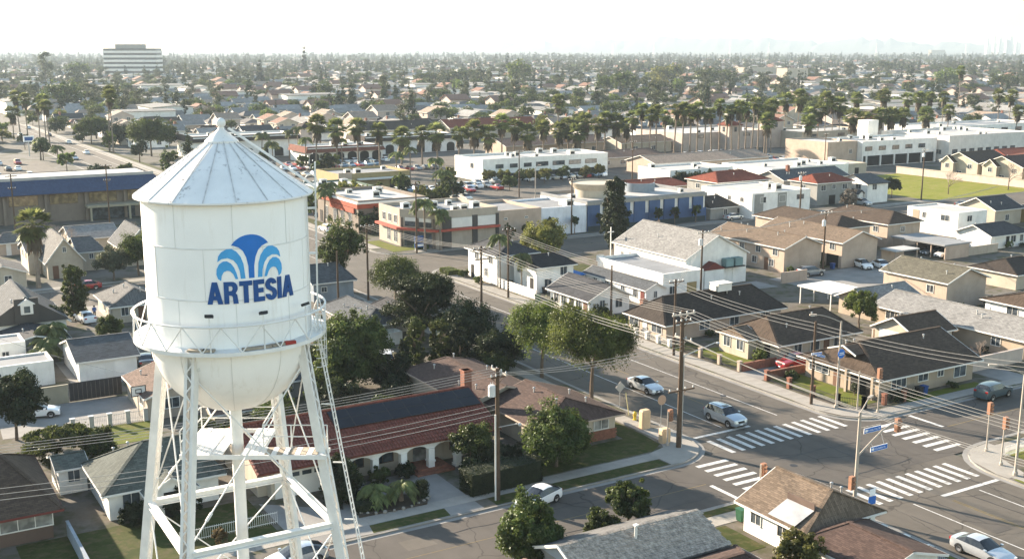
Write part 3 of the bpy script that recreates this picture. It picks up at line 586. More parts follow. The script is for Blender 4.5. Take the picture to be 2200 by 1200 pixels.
def flatb(label, B, h, wall, name='shop', cat='building', par=.5, wins=(), doors=(), units=0, top=None, cap=None, poly=None, group=None, z0=G0, roofm=None):
    x0, x1, y0, y1 = B; root = thing(name, label, cat, ((x0+x1)/2, (y0+y1)/2, z0), 0, group); t = .3
    pts = poly or [(x0,y0),(x1,y0),(x1,y1),(x0,y1)]
    MB().poly(pts, z0, h-par).build('wall', wall, root)
    cx = sum(p[0] for p in pts)/len(pts); cy = sum(p[1] for p in pts)/len(pts); n = len(pts)
    ins = []
    for i in range(n):
        p = Vector(pts[i]+(0,)) if len(pts[i]) == 2 else Vector(pts[i]); a = (Vector((*pts[i-1],0))-p).normalized(); b = (Vector((*pts[(i+1)%n],0))-p).normalized(); d = (a+b)
        k = t/max(.3, math.sqrt(max(1e-3, 1-a.dot(b)))/math.sqrt(2)); d = d.normalized()*k; ins.append((p.x+d.x, p.y+d.y))
    mb = MB(); vs = [(p[0],p[1],h-par) for p in pts]+[(p[0],p[1],h) for p in pts]+[(p[0],p[1],h) for p in ins]+[(p[0],p[1],h-par+.03) for p in ins]
    mb.add(vs, [f for q in range(n) for f in ((q,(q+1)%n,n+(q+1)%n,n+q),(n+q,n+(q+1)%n,2*n+(q+1)%n,2*n+q),(2*n+q,2*n+(q+1)%n,3*n+(q+1)%n,3*n+q))]); mb.build('parapet', cap or wall, root)
    MB().sheet(ins, h-par+.02).build('roof', roofm or M_FLAT, root)
    rnd = random.Random(int(x0*13+y0*7))
    for k in range(units): acunit(root, rnd.uniform(x0+1.5, x1-1.5), rnd.uniform(y0+1.5, y1-1.5), h-par+.02, rnd.uniform(.8, 1.5))
    for w_ in wins: window(root, w_[0], w_[1], w_[2], w_[3]+z0, w_[4]+z0, B, muntin=w_[6] if len(w_) > 6 else 1, frame=w_[5] if len(w_) > 5 else None)
    for d in doors: door(root, d[0], d[1], d[2], z0, z0+d[3], B, d[4])
    return root
GD = mat('garage_door', (.70, .68, .63), .7, .06); DK = M_DARK; DOORB = mat('brown_door', (.12, .06, .035), .7)
# ---- north-east block, along the main street
h = house('tan corner house with dark brown hipped roof facing the crossroads', (91.8,106.6,78.2,88.8), 2.75, 4.95, 'x', W_TAN, 'brown', .75, 3.2, 0,
  [('S',94.6,2.2,.9,2.2),('S',98.4,1.5,1.1,2.1),('S',101.2,.9,1.2,2.1),('S',104.4,1.9,.7,2.1),('W',86.8,2.8,1.0,2.2)], [('W',80.6,3.2,2.3,DK),('W',84.2,.9,2.1,DOORB)], chim=None, vents=3)  # wide dark door panel puts the porch recess shade into its colour
[MB().box(90.9,91.2,y_,y_+.3,G0,2.6).build('porch_post', W_TAN, h) for y_ in (78.4,82.0)]
MB().add([(91.6,81.6,4.15),(91.6,85.4,4.15),(91.8,83.5,4.75),(94.2,83.5,4.75),(93.0,81.6,4.15),(93.0,85.4,4.15)], [(0,2,1),(0,4,3,2),(1,2,3,5)]).build('roof_gablet', rmat('brown'), h)
MB().bar((91.55,81.5,4.12),(91.75,83.5,4.78),.1,.16).bar((91.55,85.5,4.12),(91.75,83.5,4.78),.1,.16).build('gablet_trim', M_TRIM, h)
house('small cream garage with brown gabled roof behind the corner house', (109.4,116.2,88.6,94.6), 2.7, 4.2, 'x', W_CREAM, 'brown', .45, 0, 0, [('W',89.6,.6,1.4,2.1)], [('W',92.2,3.4,2.2,GD)])
h = house('cream house with dark brown roof beside the red-car driveway', (92.6,105.2,93.9,102.4), 2.75, 4.85, 'x', W_CREAM, 'brown', .6, 2.6, 2.2, [('S',95.6,1.2,.9,2.1),('S',98.4,1.4,.9,2.1),('S',102.2,1.3,.9,2.1),('W',100.8,1.0,.9,2.1),('W',98.8,1.0,.9,2.1)], [('S',100.3,.9,2.1,DOORB),('W',95.8,.9,2.1,DK)], vents=3)
house(None, (90.9,92.5,97.2,102.3), 2.7, 3.6, 'x', W_CREAM, 'tan', .35, .01, 0, [('W',100.9,1.1,.9,2.1),('W',98.6,1.1,.9,2.1)], [], root=h, vents=0)
h = house('long peach house under a near-black roof with a rooftop cooler', (87.8,107.2,108.7,116.5), 2.7, 5.0, 'x', W_PEACH, 'dkbrown', .6, 3.0, 2.6, [('W',115.3,1.9,.8,2.1),('W',110.6,2.0,.8,2.1),('S',99.0,1.5,.9,2.0),('S',94,1.6,.9,2.0),('S',104.4,1.6,.9,2.0)], [('W',113,.9,2.1,M_TRIM)], vents=3, chim=(89.8,116.0,3.9))
MB().box(98.3,100.6,111.2,112.8,4.9,5.9).box(98.2,100.7,111.1,112.9,5.85,5.95).box(98.0,98.25,111.4,112.6,5.0,5.7).build('rooftop_cooler', M_TRIM, h)
house('small white bungalow with dark gabled roof and porch by the main street', (87.2,94.0,124.7,134.4), 2.7, 4.35, 'y', W_WHITE, 'dkgrey', .55, 0, 0, [('W',132.8,1.2,.8,2.0),('W',130.9,1.2,.8,2.0),('W',127.2,1.2,.8,2.0),('S',89.4,.8,.9,2.1),('S',92.2,1.1,.9,2.1)], [('W',129,1.0,2.1,DK),('W',125.6,.9,2.1,DOORB)], vents=2)
h = house('white church hall with grey gabled roof and small arched windows', (110.4,122.6,132.4,150.8), 4.95, 8.05, 'y', W_WHITE, 'ltgrey', .35, 0, 0, [('W',148.6,.5,2.3,3.4),('W',146.4,.6,2.3,3.6),('W',143.0,.6,2.4,3.5),('W',139.8,.6,2.4,3.5),('W',137,.4,2.4,3.1)], [('S',120.6,1.6,2.4,W_WHITE)], name='church_hall', cat='church', vents=1)
MB().box(113.0,116.8,131.0,132.3,G0,3.0).build('porch_wall', W_WHITE, h); MB().add([(112.8,130.9,2.95),(117,130.9,2.95),(114.9,130.9,4.1),(112.8,132.4,2.95),(117,132.4,2.95),(114.9,132.4,4.1)], [(0,1,2),(0,2,5,3),(2,1,4,5)]).build('porch_roof', W_MAROON, h)
for k in (0,1): MB().box(117.4+k*1.9,118.9+k*1.9,131.2,132.3,3.1,4.3).build('wall_cooler', mat('teal_cooler', (.16,.24,.24)), h)
MB().box(117.0,121.2,131.0,132.35,2.9,3.05).build('cooler_shelf', M_BLACK, h)
c = thing('cross', 'white wooden cross standing at the near end of the church roof', 'cross', (110.2,151.6,G0)); MB().box(110.13,110.27,151.53,151.67,G0,7.2).box(109.6,110.8,151.54,151.66,6.3,6.44).build('cross_post', M_TRIM, c)
flatb('white flat-roofed church annex with high parapet', (102.2,109.8,127.6,144), 4.1, W_WHITE, 'church_annex', 'building', .45, [('S',104,1.1,.9,2.0)], [('S',107.6,1.8,2.3,W_YEL)], 0, roofm=M_FLATG)
h = house('low white lean-to with grey roof along the church annex', (98.3,101.9,126.5,142.0), 2.5, 3.3, 'y', W_WHITE, 'slate', .3, 0, 0, [('W',129,.9,.8,1.9),('W',132,.9,.8,1.9),('W',136,.9,.8,1.9),('W',139,.9,.8,1.9),('S',100,.5,1,1.9)], [('W',127.3,.9,2.0,W_MAROON)], vents=0)
h = house('white two-storey house with dark hipped roof at the street bend', (87.2,94.4,149.6,158.8), 5.0, 6.5, 'y', W_WHITE, 'dkgrey', .5, 2.6, 2.6, [('W',151.6,1.1,3.2,4.3),('W',156,1.1,3.2,4.3),('S',89.4,.9,3.2,4.3),('W',153,1,1.0,2.2)], [('W',157.4,.9,2.1,DK)])
h = house('white cottage with near-black roof next to the blue tarpaulin', (89.4,96.0,141.6,148.2), 4.2, 5.4, 'x', W_WHITE, 'black', .5, 1.6, 1.6, [('S',94.2,1.2,2.4,3.6,M_GLASS),('W',146.6,1.0,2.4,3.5),('S',91.4,1.2,.9,2.0)], [('W',143,.9,2.1,DK)], vents=1)
t = thing('garden_canopy', 'long bright blue tarpaulin canopy behind the white cottage', 'canopy', (96.8,145.5,G0))
MB().add([(96.4,141,2.2),(98.0,141,2.2),(97.2,141,2.65),(96.4,151,2.2),(98.0,151,2.2),(97.2,151,2.65)], [(0,2,5,3),(2,1,4,5),(0,1,2),(4,3,5)]).build('tarpaulin', mat('blue_tarp', (.012,.13,.42), .5), t)
for x, y in ((96.45,141.1),(97.95,141.1),(96.45,150.9),(97.95,150.9),(96.45,146),(97.95,146)): MB().tube((x,y,G0),(x,y,2.2),.04,.04,6).build('post', M_GALV, t)
# long grey roofs, carport, tan apartments
h = house('long low house with pale grey roof running behind the brown roofs', (118.4,126.6,80.2,102.4), 2.75, 4.15, 'y', W_TAN, 'ltgrey', .55, 0, 0, [('W',100,1.4,1,2),('W',96,1.4,1,2),('W',84,1.2,1,2)], [('W',90.6,.9,2.1,DOORB)], vents=4)
house('pale grey hipped-roof house beyond the young green tree', (118.6,127.8,103.4,109.2), 2.8, 4.1, 'x', W_TAN, 'ltgrey', .5, 0, 0, [('W',105,1.2,1,2)], [], vents=1)
t = thing('carport', 'open carport with flat white roof beside the grey-roofed house', 'carport', (120.8,113.4,G0)); MB().box(118.0,124.2,110.0,116.6,2.6,2.8).build('roof', M_TRIM, t)
for x in (118.3,121,123.9):
    for y in (110.4,116.2): MB().box(x-.07,x+.07,y-.07,y+.07,G0,2.6).build('post', M_TRIM, t)
house('square tan house with olive gabled roof among the apartments', (132.2,140.6,102.2,113.4), 4.3, 5.85, 'y', W_PEACH, 'olive', .5, 0, 0, [('W',105,1.1,2.2,3.2)], [], vents=3)
house('brown-roofed house at the right edge behind the grey roof', (134.0,146,86,97.2), 2.8, 4.4, 'x', W_WHITE, 'brown', .6, 2.5, 2.5, [('S',138,1.5,.9,2.1),('S',142,1.5,.9,2.1),('W',93,1.6,.9,2.1)], [], vents=3)
house('small brown hipped house under the red roof at the right edge', (153,162,106,114), 2.7, 4.2, 'x', W_CREAM, 'dkbrown', .5, 3, 3, [('S',157,1.5,.9,2.1)], [])
house('cream house with bright red roof at the far right edge', (163.5,176,101,110), 3.0, 4.4, 'x', W_WHITE, 'red', .5, 0, 0, [('W',105,1.4,.9,2.1),('S',168,1.5,.9,2.1)], [])
apw = lambda y0, n, d: [('W', y0+i*d, 1.1, 2.7, 3.7) for i in range(n)]+[('W', y0+i*d+.8, 1.1, .8, 1.9) for i in range(n)]
house('tan apartment block with tan gabled roof, nearest the church', (132.2,140.6,133.9,152), 4.45, 5.95, 'y', W_PEACH, 'tan', .5, 0, 0, apw(136,4,4), [('W',138,.9,2.1,DOORB)], vents=7, name='apartment_block', cat='apartments')
house('tan apartment block over dark ground-floor parking bays', (143.6,152.0,132.2,151.2), 4.65, 6.15, 'y', W_PEACH, 'tan', .5, 0, 0, [('W',134.4,1.1,2.9,3.9),('W',139,1.1,2.9,3.9),('W',144,1.1,2.9,3.9)], [('W',134.2,2.6,2.1,DK),('W',137.4,2.6,2.1,DK),('W',140.6,2.6,2.1,DK)], vents=4, name='apartment_block', cat='apartments')  # wide dark door panels put the shade of open parking bays into colour
house('brown-roofed apartment block behind the two tan gables', (153.4,162.4,143.2,163.6), 4.7, 6.3, 'y', W_PEACH, 'brown', .5, 3.4, 3.4, apw(147,4,4), [], vents=5, name='apartment_block', cat='apartments')
house('brown hipped apartment block beside the flat white house', (166.0,174.8,142.2,158.4), 4.7, 6.3, 'y', W_PEACH, 'brown', .5, 3.2, 3.2, apw(145,3,4.2)+[('S',170,1.1,2.7,3.7)], [], vents=3, name='apartment_block', cat='apartments')
t = thing('carport', 'long carport with grey flat roof and dark open bays', 'carport', (168.2,134,G0)); MB().box(164.6,171.8,128.4,140.2,2.5,2.75).build('roof', M_FLATG, t); MB().box(171.2,171.4,128.6,140,G0,2.5).build('back_wall', W_DKTAN, t); MB().box(165,171.3,128.5,128.7,G0,2.5).build('end_wall', W_PEACH, t)
for y in (131.5,134.5,137.5,140): MB().box(164.9,165.05,y-.08,y+.08,G0,2.5).build('post', W_PEACH, t)
t = thing('carport', 'small carport with pale flat roof in front of the apartments', 'carport', (156,130.6,G0)); MB().box(153.2,159.2,129.2,132.6,2.4,2.6).build('roof', M_FLAT, t); MB().box(153.4,159,132.3,132.5,G0,2.4).build('back_wall', W_PEACH, t); MB().box(153.5,153.65,129.4,129.6,G0,2.4).box(158.8,158.95,129.4,129.6,G0,2.4).build('post', W_PEACH, t)
flatb('flat-roofed white two-storey house with an open stair corner', (186.6,195.2,143,155.2), 5.0, W_WHITE, 'house', 'house', .25, [('W',146,1.9,3.0,4.1),('W',151,.8,3.0,4.1),('S',190,1.4,3.0,4.1)], [('W',153,1.6,4.4,W_TAN)], 0, roofm=M_FLAT)
house('white house with dark grey gabled roof below the flat white one', (180.6,191,131,138.4), 2.8, 4.3, 'x', W_WHITE, 'dkgrey', .5, 0, 2.5, [('S',187,1.4,.9,2.1),('S',189.4,.8,.9,2.1)], [('S',183,2.4,2.1,M_TRIM),('S',185.4,.9,2.1,DK)])
house('cream house with near-black gabled roof at the right by the green lot', (206,214.5,149,158), 3.6, 5.6, 'x', W_CREAM, 'dkgrey', .5, 0, 0, [('W',153.4,1.1,1.4,2.4),('S',210,1.2,.9,2.1)], [])
house('tan house with near-black roof at the right edge beyond the carports', (216,228,140,150), 3.4, 5.2, 'y', W_YEL, 'dkgrey', .5, 0, 0, [('W',145,1.1,1.2,2.2),('S',222,1.2,.9,2.1)], [])
flatb('long white flat-roofed apartment building with small square windows', (169.8,187,182.4,199), 5.6, W_WHITE, 'apartment_block', 'apartments', .25, [('W',185.6,.9,3.4,4.3),('W',189.6,.9,3.4,4.3),('W',194,.9,3.4,4.3),('W',186.6,.9,.9,1.8),('S',173,1.6,3.3,4.5),('S',178.6,1.8,3.2,4.6),('S',184,2.2,3.4,4.5)], [('S',171.8,2.6,5.2,W_GREY),('S',178.6,2.6,5.2,W_GREY)], 2)
house('grey two-storey house with red hipped roof behind the white flats', (197.6,209,190.6,199.4), 5.5, 7.0, 'x', W_GREY, 'red', .5, 3, 3, [('S',199.6,1.5,3.4,4.6),('S',203,1.1,3.6,4.6),('S',206.6,1.6,3.4,4.6),('W',195,1.2,3.4,4.5)], [('S',202.6,2.0,2.2,DK)])
house('grey house with a large red hipped roof above the white flats', (178,194,203,214), 5.6, 7.4, 'x', W_GREY, 'red', .5, 4.5, 4.5, [('W',206,1.4,3.4,4.5),('W',210,1.4,3.4,4.5)], [], vents=4)
h = house('white and black two-storey house with garage beside the green lot', (210.6,217.6,187.2,196), 5.0, 6.7, 'x', W_WHITE, 'slate', .45, 0, 2, [('W',190,1.6,3.2,4.4,M_GLASS),('S',213,1.4,3.2,4.4)], [('W',192.6,2.4,2.1,GD)], trim=M_BLACK)
house(None, (208.9,210.4,188.2,193.6), 2.7, 3.3, 'y', W_WHITE, 'slate', .3, 0, 0, [], [('W',191,2.6,2.1,GD)], trim=M_BLACK, root=h, vents=0)
house('grey-roofed long house beyond the black and white house', (200,222,204,214), 4.8, 6.6, 'x', W_GREY, 'slate', .5, 0, 0, [('S',208,1.5,3,4.2),('S',214,1.5,3,4.2)], [], chim=(205,208,7.6))
w_ = thing('boundary_wall', 'long cream block wall along the far side of the green lot', 'wall', (270.6,208,G0)); MB().box(270.4,270.7,184,230,G0,2.1).build('wall_panel', W_PINK, w_); MB().box(270.3,270.8,183.9,230.1,2.1,2.22).build('coping', W_CREAM, w_)
for i, (a, b, rf) in enumerate(((205,217,'brown'), (191,203.5,'rust'), (176,189,'brown'))):
    h = house(['cream two-storey house with brown gables nearest the parking building','cream two-storey house with rust-brown roof mid-row behind the lot wall','cream two-storey house with brown roof at the right end of the lot wall'][i], (274,288,a,b), 5.2, 7.6, 'x', W_CREAM, rf, .6, 0, 0, [('W',a+2.6,1.3,3.2,4.3),('W',b-2.6,1.3,3.2,4.3),('W',(a+b)/2,1.6,.8,2.2),('S',279,1.3,3.2,4.3)], [('W',(a+b)/2+3.2,1.8,4.6,DK)], vents=2)
    house(None, (272.6,273.9,a+7,a+11), 5.0, 6.6, 'x', W_CREAM, rf, .4, 0, 0, [('W',a+9,1.2,3,4.2)], [], root=h, vents=0)
house('cream house with bright terracotta roof behind the brown gables', (290,318,196,212), 5.0, 7.0, 'y', W_CREAM, 'terra', .5, 4, 4, [('W',200,1.4,3,4.2),('W',208,1.4,3,4.2)], [])
house('cream house with orange-red roof at the upper right edge', (300,322,214,228), 4.6, 6.4, 'x', W_CREAM, 'red', .5, 4, 4, [('W',220,1.4,3,4)], [])
# ---- offices and shops north of the cross road
h = flatb('white two-storey office with black ribbon windows and rooftop units', (154.6,196.8,273,289.2), 6.3, W_WHITE, 'office_building', 'office', .6, [('S',174+i*5.6,4.0,3.5,4.6,M_BLACK,2) for i in range(4)]+[('S',160+i*4.6,2.4,3.5,4.5,M_BLACK,1) for i in range(3)]+[('W',279,1.6,3.4,4.6,M_BLACK,0)], [('S',188,9,2.2,DK),('S',176,8,2.2,DK),('S',163,6,2.0,DK)], 8)
h = flatb('mustard flat-roofed shop with white canopy behind the grey shop', (112,132.2,272.6,288), 4.6, W_YEL, 'shop', 'shop', .6, [], [('S',128.6,4.4,2.4,DK)], 3, roofm=M_FLATG)
MB().box(111.9,115.6,272.3,272.58,G0,4.9).build('salmon_panel', W_PEACH, h); MB().box(117,131.6,271.2,272.5,2.9,3.3).build('canopy', M_TRIM, h)
h = flatb('taupe flat-roofed shop with orange-red fascia band', (89.4,104.4,208,229.6), 6.6, W_DKTAN, 'shop', 'shop', .6, [('W',212,1.6,.7,3.6),('W',216,1.6,.7,3.6),('W',220,1.6,.7,3.6),('W',224.6,1.6,.7,3.6)], [('W',227.6,1.4,2.4,DK)], 4)
MB().box(89.1,104.7,207.7,207.96,5.0,5.9).box(89.1,89.36,207.97,229.6,5.0,5.9).build('fascia_band', W_RED, h); MB().box(89.0,104.8,207.5,207.95,5.92,6.3).box(89.0,89.35,207.96,229.6,5.92,6.3).build('cornice', M_TRIM, h)
MB().box(89.06,89.36,209.5,222,3.9,4.9).build('awning', W_RED, h)
PB = [(90,190.2),(94.2,183.6),(107.2,183.6),(107.2,199.4),(90,199.4)]
h = flatb('beige corner shop building with red canopy band and white panels', (90,107.2,183.6,199.4), 7.1, W_BEIGE, 'shop', 'shop', .7, [('W',192,1.4,4.2,5.6),('W',194.4,1.4,4.2,5.6),('W',197,1.4,4.2,5.6),('W',192,1.4,.6,3.2),('W',195,1.4,.6,3.2)], [], 7, poly=PB, roofm=M_FLATG)
MB().poly([(89.1,199.4),(89.1,189.8),(93.7,182.7),(107.3,182.7),(107.3,183.58),(94.18,183.58),(89.98,190.2),(89.98,199.4)], 3.35, 3.75).build('red_canopy', tmat('canopy_red', (.36,.075,.05)), h)
for x0, x1 in ((97.3,101.6),(102.8,106.6)): MB().box(x0,x1,183.4,183.58,3.85,5.6).build('white_panel', M_TRIM, h)
for x0, x1 in ((95.4,97.2),(101.7,102.7),(106.7,107.3)): MB().box(x0,x1,183.3,183.57,G0,5.9).build('dark_pier', W_CHAR, h)
d = Vector((4.2,-6.6,0)).normalized(); nrm = Vector((-6.6,-4.2,0)).normalized()
for s0, s1, z0, z1, m_, nm in ((1.2,6.8,4.0,4.9,M_GLASS,'window'), (1.2,6.8,4.95,5.6,M_TRIM,'white_panel'), (1.0,7.0,.3,3.0,M_GLASS,'shop_window')):
    a = Vector((90,190.2,0))+d*s0+nrm*.06; b = Vector((90,190.2,0))+d*s1+nrm*.06; MB().bar((a.x,a.y,(z0+z1)/2),(b.x,b.y,(z0+z1)/2), .1, z1-z0).build(nm, m_, h)
for s0 in (.4,3.9,7.3):
    a = Vector((90,190.2,0))+d*s0+nrm*.1; MB().box(a.x-.25,a.x+.25,a.y-.25,a.y+.25,G0,5.6).build('column', W_DKTAN, h)
flatb('plain tan flat-roofed annex between the beige shop and the blue building', (107.4,117.4,184.4,199), 6.1, W_PEACH, 'shop', 'shop', .6, [('S',109.4,.6,4.2,4.5),('S',114,.6,4.2,4.5)], [], 0, roofm=M_FLATG)
h = flatb('navy and white flat-roofed bank building with tall blue piers', (129.4,160,186.4,203.6), 6.3, W_WHITE, 'bank_building', 'bank', .7, [], [], 2, cap=M_FLATG)
for i in range(8):
    a = 129.5+i*3.86; MB().box(a,a+2.75 if i else a+2.9,186.0,186.38,G0,5.4).build('blue_pier', W_NAVY, h); MB().box(a+2.8,a+3.84,186.2,186.39,G0,2.9).build('blue_spandrel', W_NAVY, h)
MB().box(129.2,160.2,185.9,186.38,5.42,6.1).build('cornice', W_GREY, h); MB().box(129.5,159.9,185.9,185.98,G0,1.2).build('dark_base', tmat('dark_green_base',(.03,.045,.05)), h)
MB().lathe((138.5,196.5,0), [(4.3,5.6),(4.3,7.2),(5.3,8.2),(5.5,8.6),(5.2,8.62),(5.1,8.3),(.01,8.35)], 36).build('rotunda', W_CREAM, h, True)
MB().lathe((152,199,5.6), [(3.4,0),(3.4,1.9),(3.2,1.9),(3.2,0)], 20, R(150), R(330)).build('curved_screen', W_BLUEGREY, h)
flatb('white blank-walled extension with sloping top beside the navy piers', (117.6,129.2,186.2,200), 5.6, tmat('white_panel_wall',(.66,.68,.72)), 'shop', 'shop', .4, [], [], 2, roofm=M_FLATG)
house('maroon-roofed grey cottage squeezed behind the blue bank building', (161.4,169,186,195.6), 2.8, 4.6, 'x', W_GREY, 'dkbrown', .4, 2, 2, [('S',165.6,.9,.9,2.0)], [])
house('long low red-tiled roof behind the bank building', (160.4,182,218,228), 3.4, 4.8, 'x', W_CREAM, 'red', .5, 3, 3, [('S',166,1.2,.9,2.0)], [])
h = flatb('pale upper storey on posts over an open parking level', (275.6,310,248,266), 7.9, W_WHITE, 'parking_building', 'building', .6, [('S',278.4+i*6.1,3.0,4.9,6.1,M_BLACK,1) for i in range(5)], [], 6)
MB().box(276.2,309.4,247.9,247.96,.3,3.4).build('bay_shade_panel', DK, h)  # flat dark panel, shade of the open parking level put into its colour
for i in range(6): MB().box(277+i*6.3,277.5+i*6.3,247.5,247.86,G0,3.4).build('post', M_TRIM, h)
flatb('blank peach stair tower block on the side of the parking building', (262.6,275.4,250,268), 8.1, W_PEACH, 'building', 'building', .5, [('S',272.6,1.2,4.2,5.4)], [], 1)
h = flatb('long pale grey-striped commercial building at the right above the red roofs', (311,352,244,272), 8.6, tmat('pale_grey_wall',(.56,.53,.49)), 'commercial_building', 'building', .6, [('W',248+i*3.4,2.4,2.4,3.8) for i in range(6)]+[('S',314+i*4.2,2.4,2.6,4,M_BROWNTRIM) for i in range(8)], [], 9)
MB().box(304.8,309.8,272.4,277,G0,12.2).build('white_tower', W_WHITE, h)
flatb('white flat-roofed block beside the row of dark round trees', (192,214,238,252), 4.4, W_WHITE, 'shop', 'shop', .5, [('S',198,2,1.4,2.6)], [], 4)
flatb('low white building with stepped parapets right of the round trees', (217,246,226,246), 4.6, W_WHITE, 'shop', 'shop', .5, [('S',224,1.5,1,2.4),('S',231,1.5,1,2.4)], [], 5)
flatb('low white shop with a dark doorway near the parking building', (247,260,232,244), 3.6, W_CREAM, 'shop', 'shop', .4, [('S',250,1.8,1,2.2)], [('S',256,1.6,2.2,DK)], 1)
flatb('green-walled flat shop behind the tower roof', (96,110,246,262), 4.6, tmat('dark_green_wall',(.06,.10,.075)), 'shop', 'shop', .4, [('W',252,1.4,1,2.2)], [], 3)
# ---- shopping centres with tiled towers
def mall(label, B, hgt, wall, roof, tiled=2.2, wins=(), arches=0, group=None):
    r = flatb(label, B, hgt, wall, 'shopping_centre', 'building', .5, wins, [], 4); x0, x1, y0, y1 = B
    if tiled: MB().add([(x0-.9,y0-.9,hgt-1.5),(x1+.9,y0-.9,hgt-1.5),(x1,y0+.6,hgt+.4),(x0,y0+.6,hgt+.4),(x0-.9,y1,hgt-1.5),(x0,y1,hgt+.4)], [(0,1,2,3),(4,0,3,5)]).build('tiled_mansard', rmat(roof), r)
    n = arches
    for i in range(n):
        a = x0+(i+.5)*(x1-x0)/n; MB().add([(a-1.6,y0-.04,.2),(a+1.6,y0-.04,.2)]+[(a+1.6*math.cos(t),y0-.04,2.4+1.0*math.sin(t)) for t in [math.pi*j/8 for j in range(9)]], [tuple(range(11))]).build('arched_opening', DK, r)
    return r
def tiled_tower(root, x, y, s, h, wall, roof='red'):
    MB().box(x-s,x+s,y-s,y+s,G0,h).build('corner_tower', wall, root); vs, fs, _, _ = roof_geo(x-s,x+s,y-s,y+s,h,h+s*.55,.4,s+.4,s+.4-.02,.14); MB().add(vs, fs).build('tower_roof', rmat(roof), root)
    MB().box(x-.6,x+.6,y-s-.06,y-s-.01,h-2.6,h-.9).build('window', M_GLASS, root); MB().box(x-s-.06,x-s-.01,y-.6,y+.6,h-2.6,h-.9).build('window', M_GLASS, root)
m1 = mall('white shopping centre with brown tiled mansard and arches behind the tower roof', (104,141,376,396), 7.4, W_WHITE, 'dkbrown', 1, (), 7); tiled_tower(m1, 144, 378, 3.4, 9.6, W_PINK, 'dkbrown')
m2 = mall('white gabled shopping arcade with red roofs left of the palm row', (132,158,346,362), 5.0, W_WHITE, 'terra', 1, (), 6)
m3 = mall('pale shop row behind the left palms with maroon mansard', (160,196,364,380), 6.2, W_WHITE, 'dkbrown', 1, (), 6)
m4 = mall('pale pink shopping centre wall behind the tall palm trunks', (262,303,318,346), 6.6, W_PINK, 'red', 0, [('S',270,3,4.6,5.6,M_BLACK,1),('S',292,3,4.6,5.6,M_BLACK,1)], 0); tiled_tower(m4, 282, 316, 3.0, 9.4, W_PINK); tiled_tower(m4, 303.5, 318, 3.2, 10.2, W_PINK)
m5 = mall('cream shopping wing with red tower beside the crowded car park', (306,342,304,322), 6.4, W_CREAM, 'red', 0, [('S',312,3.4,4.2,5.2,M_BLACK,1),('S',326,3.4,4.2,5.2,M_BLACK,1)], 5); tiled_tower(m5, 344, 306, 3.4, 9.8, W_PINK)
m6 = mall('low white shop row among the right-hand palms', (372,440,300,322), 6.0, W_WHITE, 'red', 0, [('S',380+i*9,4,3,4.4,M_BLACK,1) for i in range(6)], 7)
m7 = mall('white shop row with red corner tower at the far right palms', (452,500,282,304), 7.0, W_WHITE, 'red', 0, [('S',460,4,4,5,M_BLACK,1)], 5); tiled_tower(m7, 448, 284, 3.4, 9.4, W_PINK)
house('long brown-grey roofed hall behind the palms left of centre', (196,236,330,344), 4.2, 6.2, 'x', W_PEACH, 'pinkbrown', .5, 0, 0, [('S',204+i*7,2,1,2.4) for i in range(5)], [], vents=4, name='hall', cat='building')
house('tan hall with low gabled roof behind the tall palms', (238,260,322,336), 4.0, 5.8, 'x', W_CREAM, 'tan', .5, 0, 0, [('S',244,2,1,2.4),('S',252,2,1,2.4)], [], vents=4, name='hall', cat='building')
house('cream two-storey block with long red tiled roof above the palms', (214,256,404,418), 5.4, 8.2, 'x', W_CREAM, 'red', .5, 0, 0, [('S',220+i*6,1.8,3.2,4.4) for i in range(6)], [], vents=4, name='apartment_block', cat='apartments')
house('cream block with maroon gables left of the long red roof', (176,208,404,420), 5.6, 8.4, 'x', W_CREAM, 'dkbrown', .5, 0, 0, [('S',180+i*6,1.8,3.2,4.4) for i in range(5)], [], vents=2, name='apartment_block', cat='apartments')
# ---- house with solar panels and terracotta tiles, north side of the side street
M_TILE = mat('terracotta_tile', (.16, .05, .034), .8, .35, 1.6, 7, bmp=.2); M_SOLAR = mat('solar_cell', (.012, .013, .018), .35, .2, 1, 6, spec=.15); M_SFRAME = mat('panel_frame', (.022,.022,.026), .5)
sh = thing('solar_house', 'low cream house with terracotta tile roof and rows of solar panels', 'house', (38.5,89,G0))
MB().box(27.4,48.3,86.0,94.8,G0,3.0).build('wall', W_CREAM, sh)
SL = (5.2-2.9)/5.9; zroof = lambda y: 5.2-SL*abs(y-89.6)
vs, fs, ev, rd = roof_geo(27.2,48.7,84.2,95.0,5.2-SL*5.4,5.2,.5,0,0,.14); ro = MB().add(vs, fs).build('roof', M_TILE, sh)
tl = MB(); Rw = .15
for i in range(74):
    xc = 26.85+i*.305
    for side in (-1, 1):
        for j in range(14):
            if side > 0 and j > 5: continue
            ya = 89.6+side*(.05+j*.42); yb = 89.6+side*(.05+(j+1)*.42+.03); pts = []
            for yy, lift, rr in ((ya, .0, .105), (yb, .05, .13)):
                for k in range(5): t = math.pi*k/4; pts.append((xc-rr*math.cos(t), yy, zroof(yy)+lift-.01+rr*.75*math.sin(t)))
            tl.add(pts, [(k,k+1,k+6,k+5) if side < 0 else (k+1,k,k+5,k+6) for k in range(4)])
tl.build('roof_tiles', M_TILE, ro, kind='stuff')
MB().path([(26.7+i*.4, 89.6, 5.27) for i in range(57)], .13, 6).build('ridge_tiles', M_TILE, ro)
pm = None
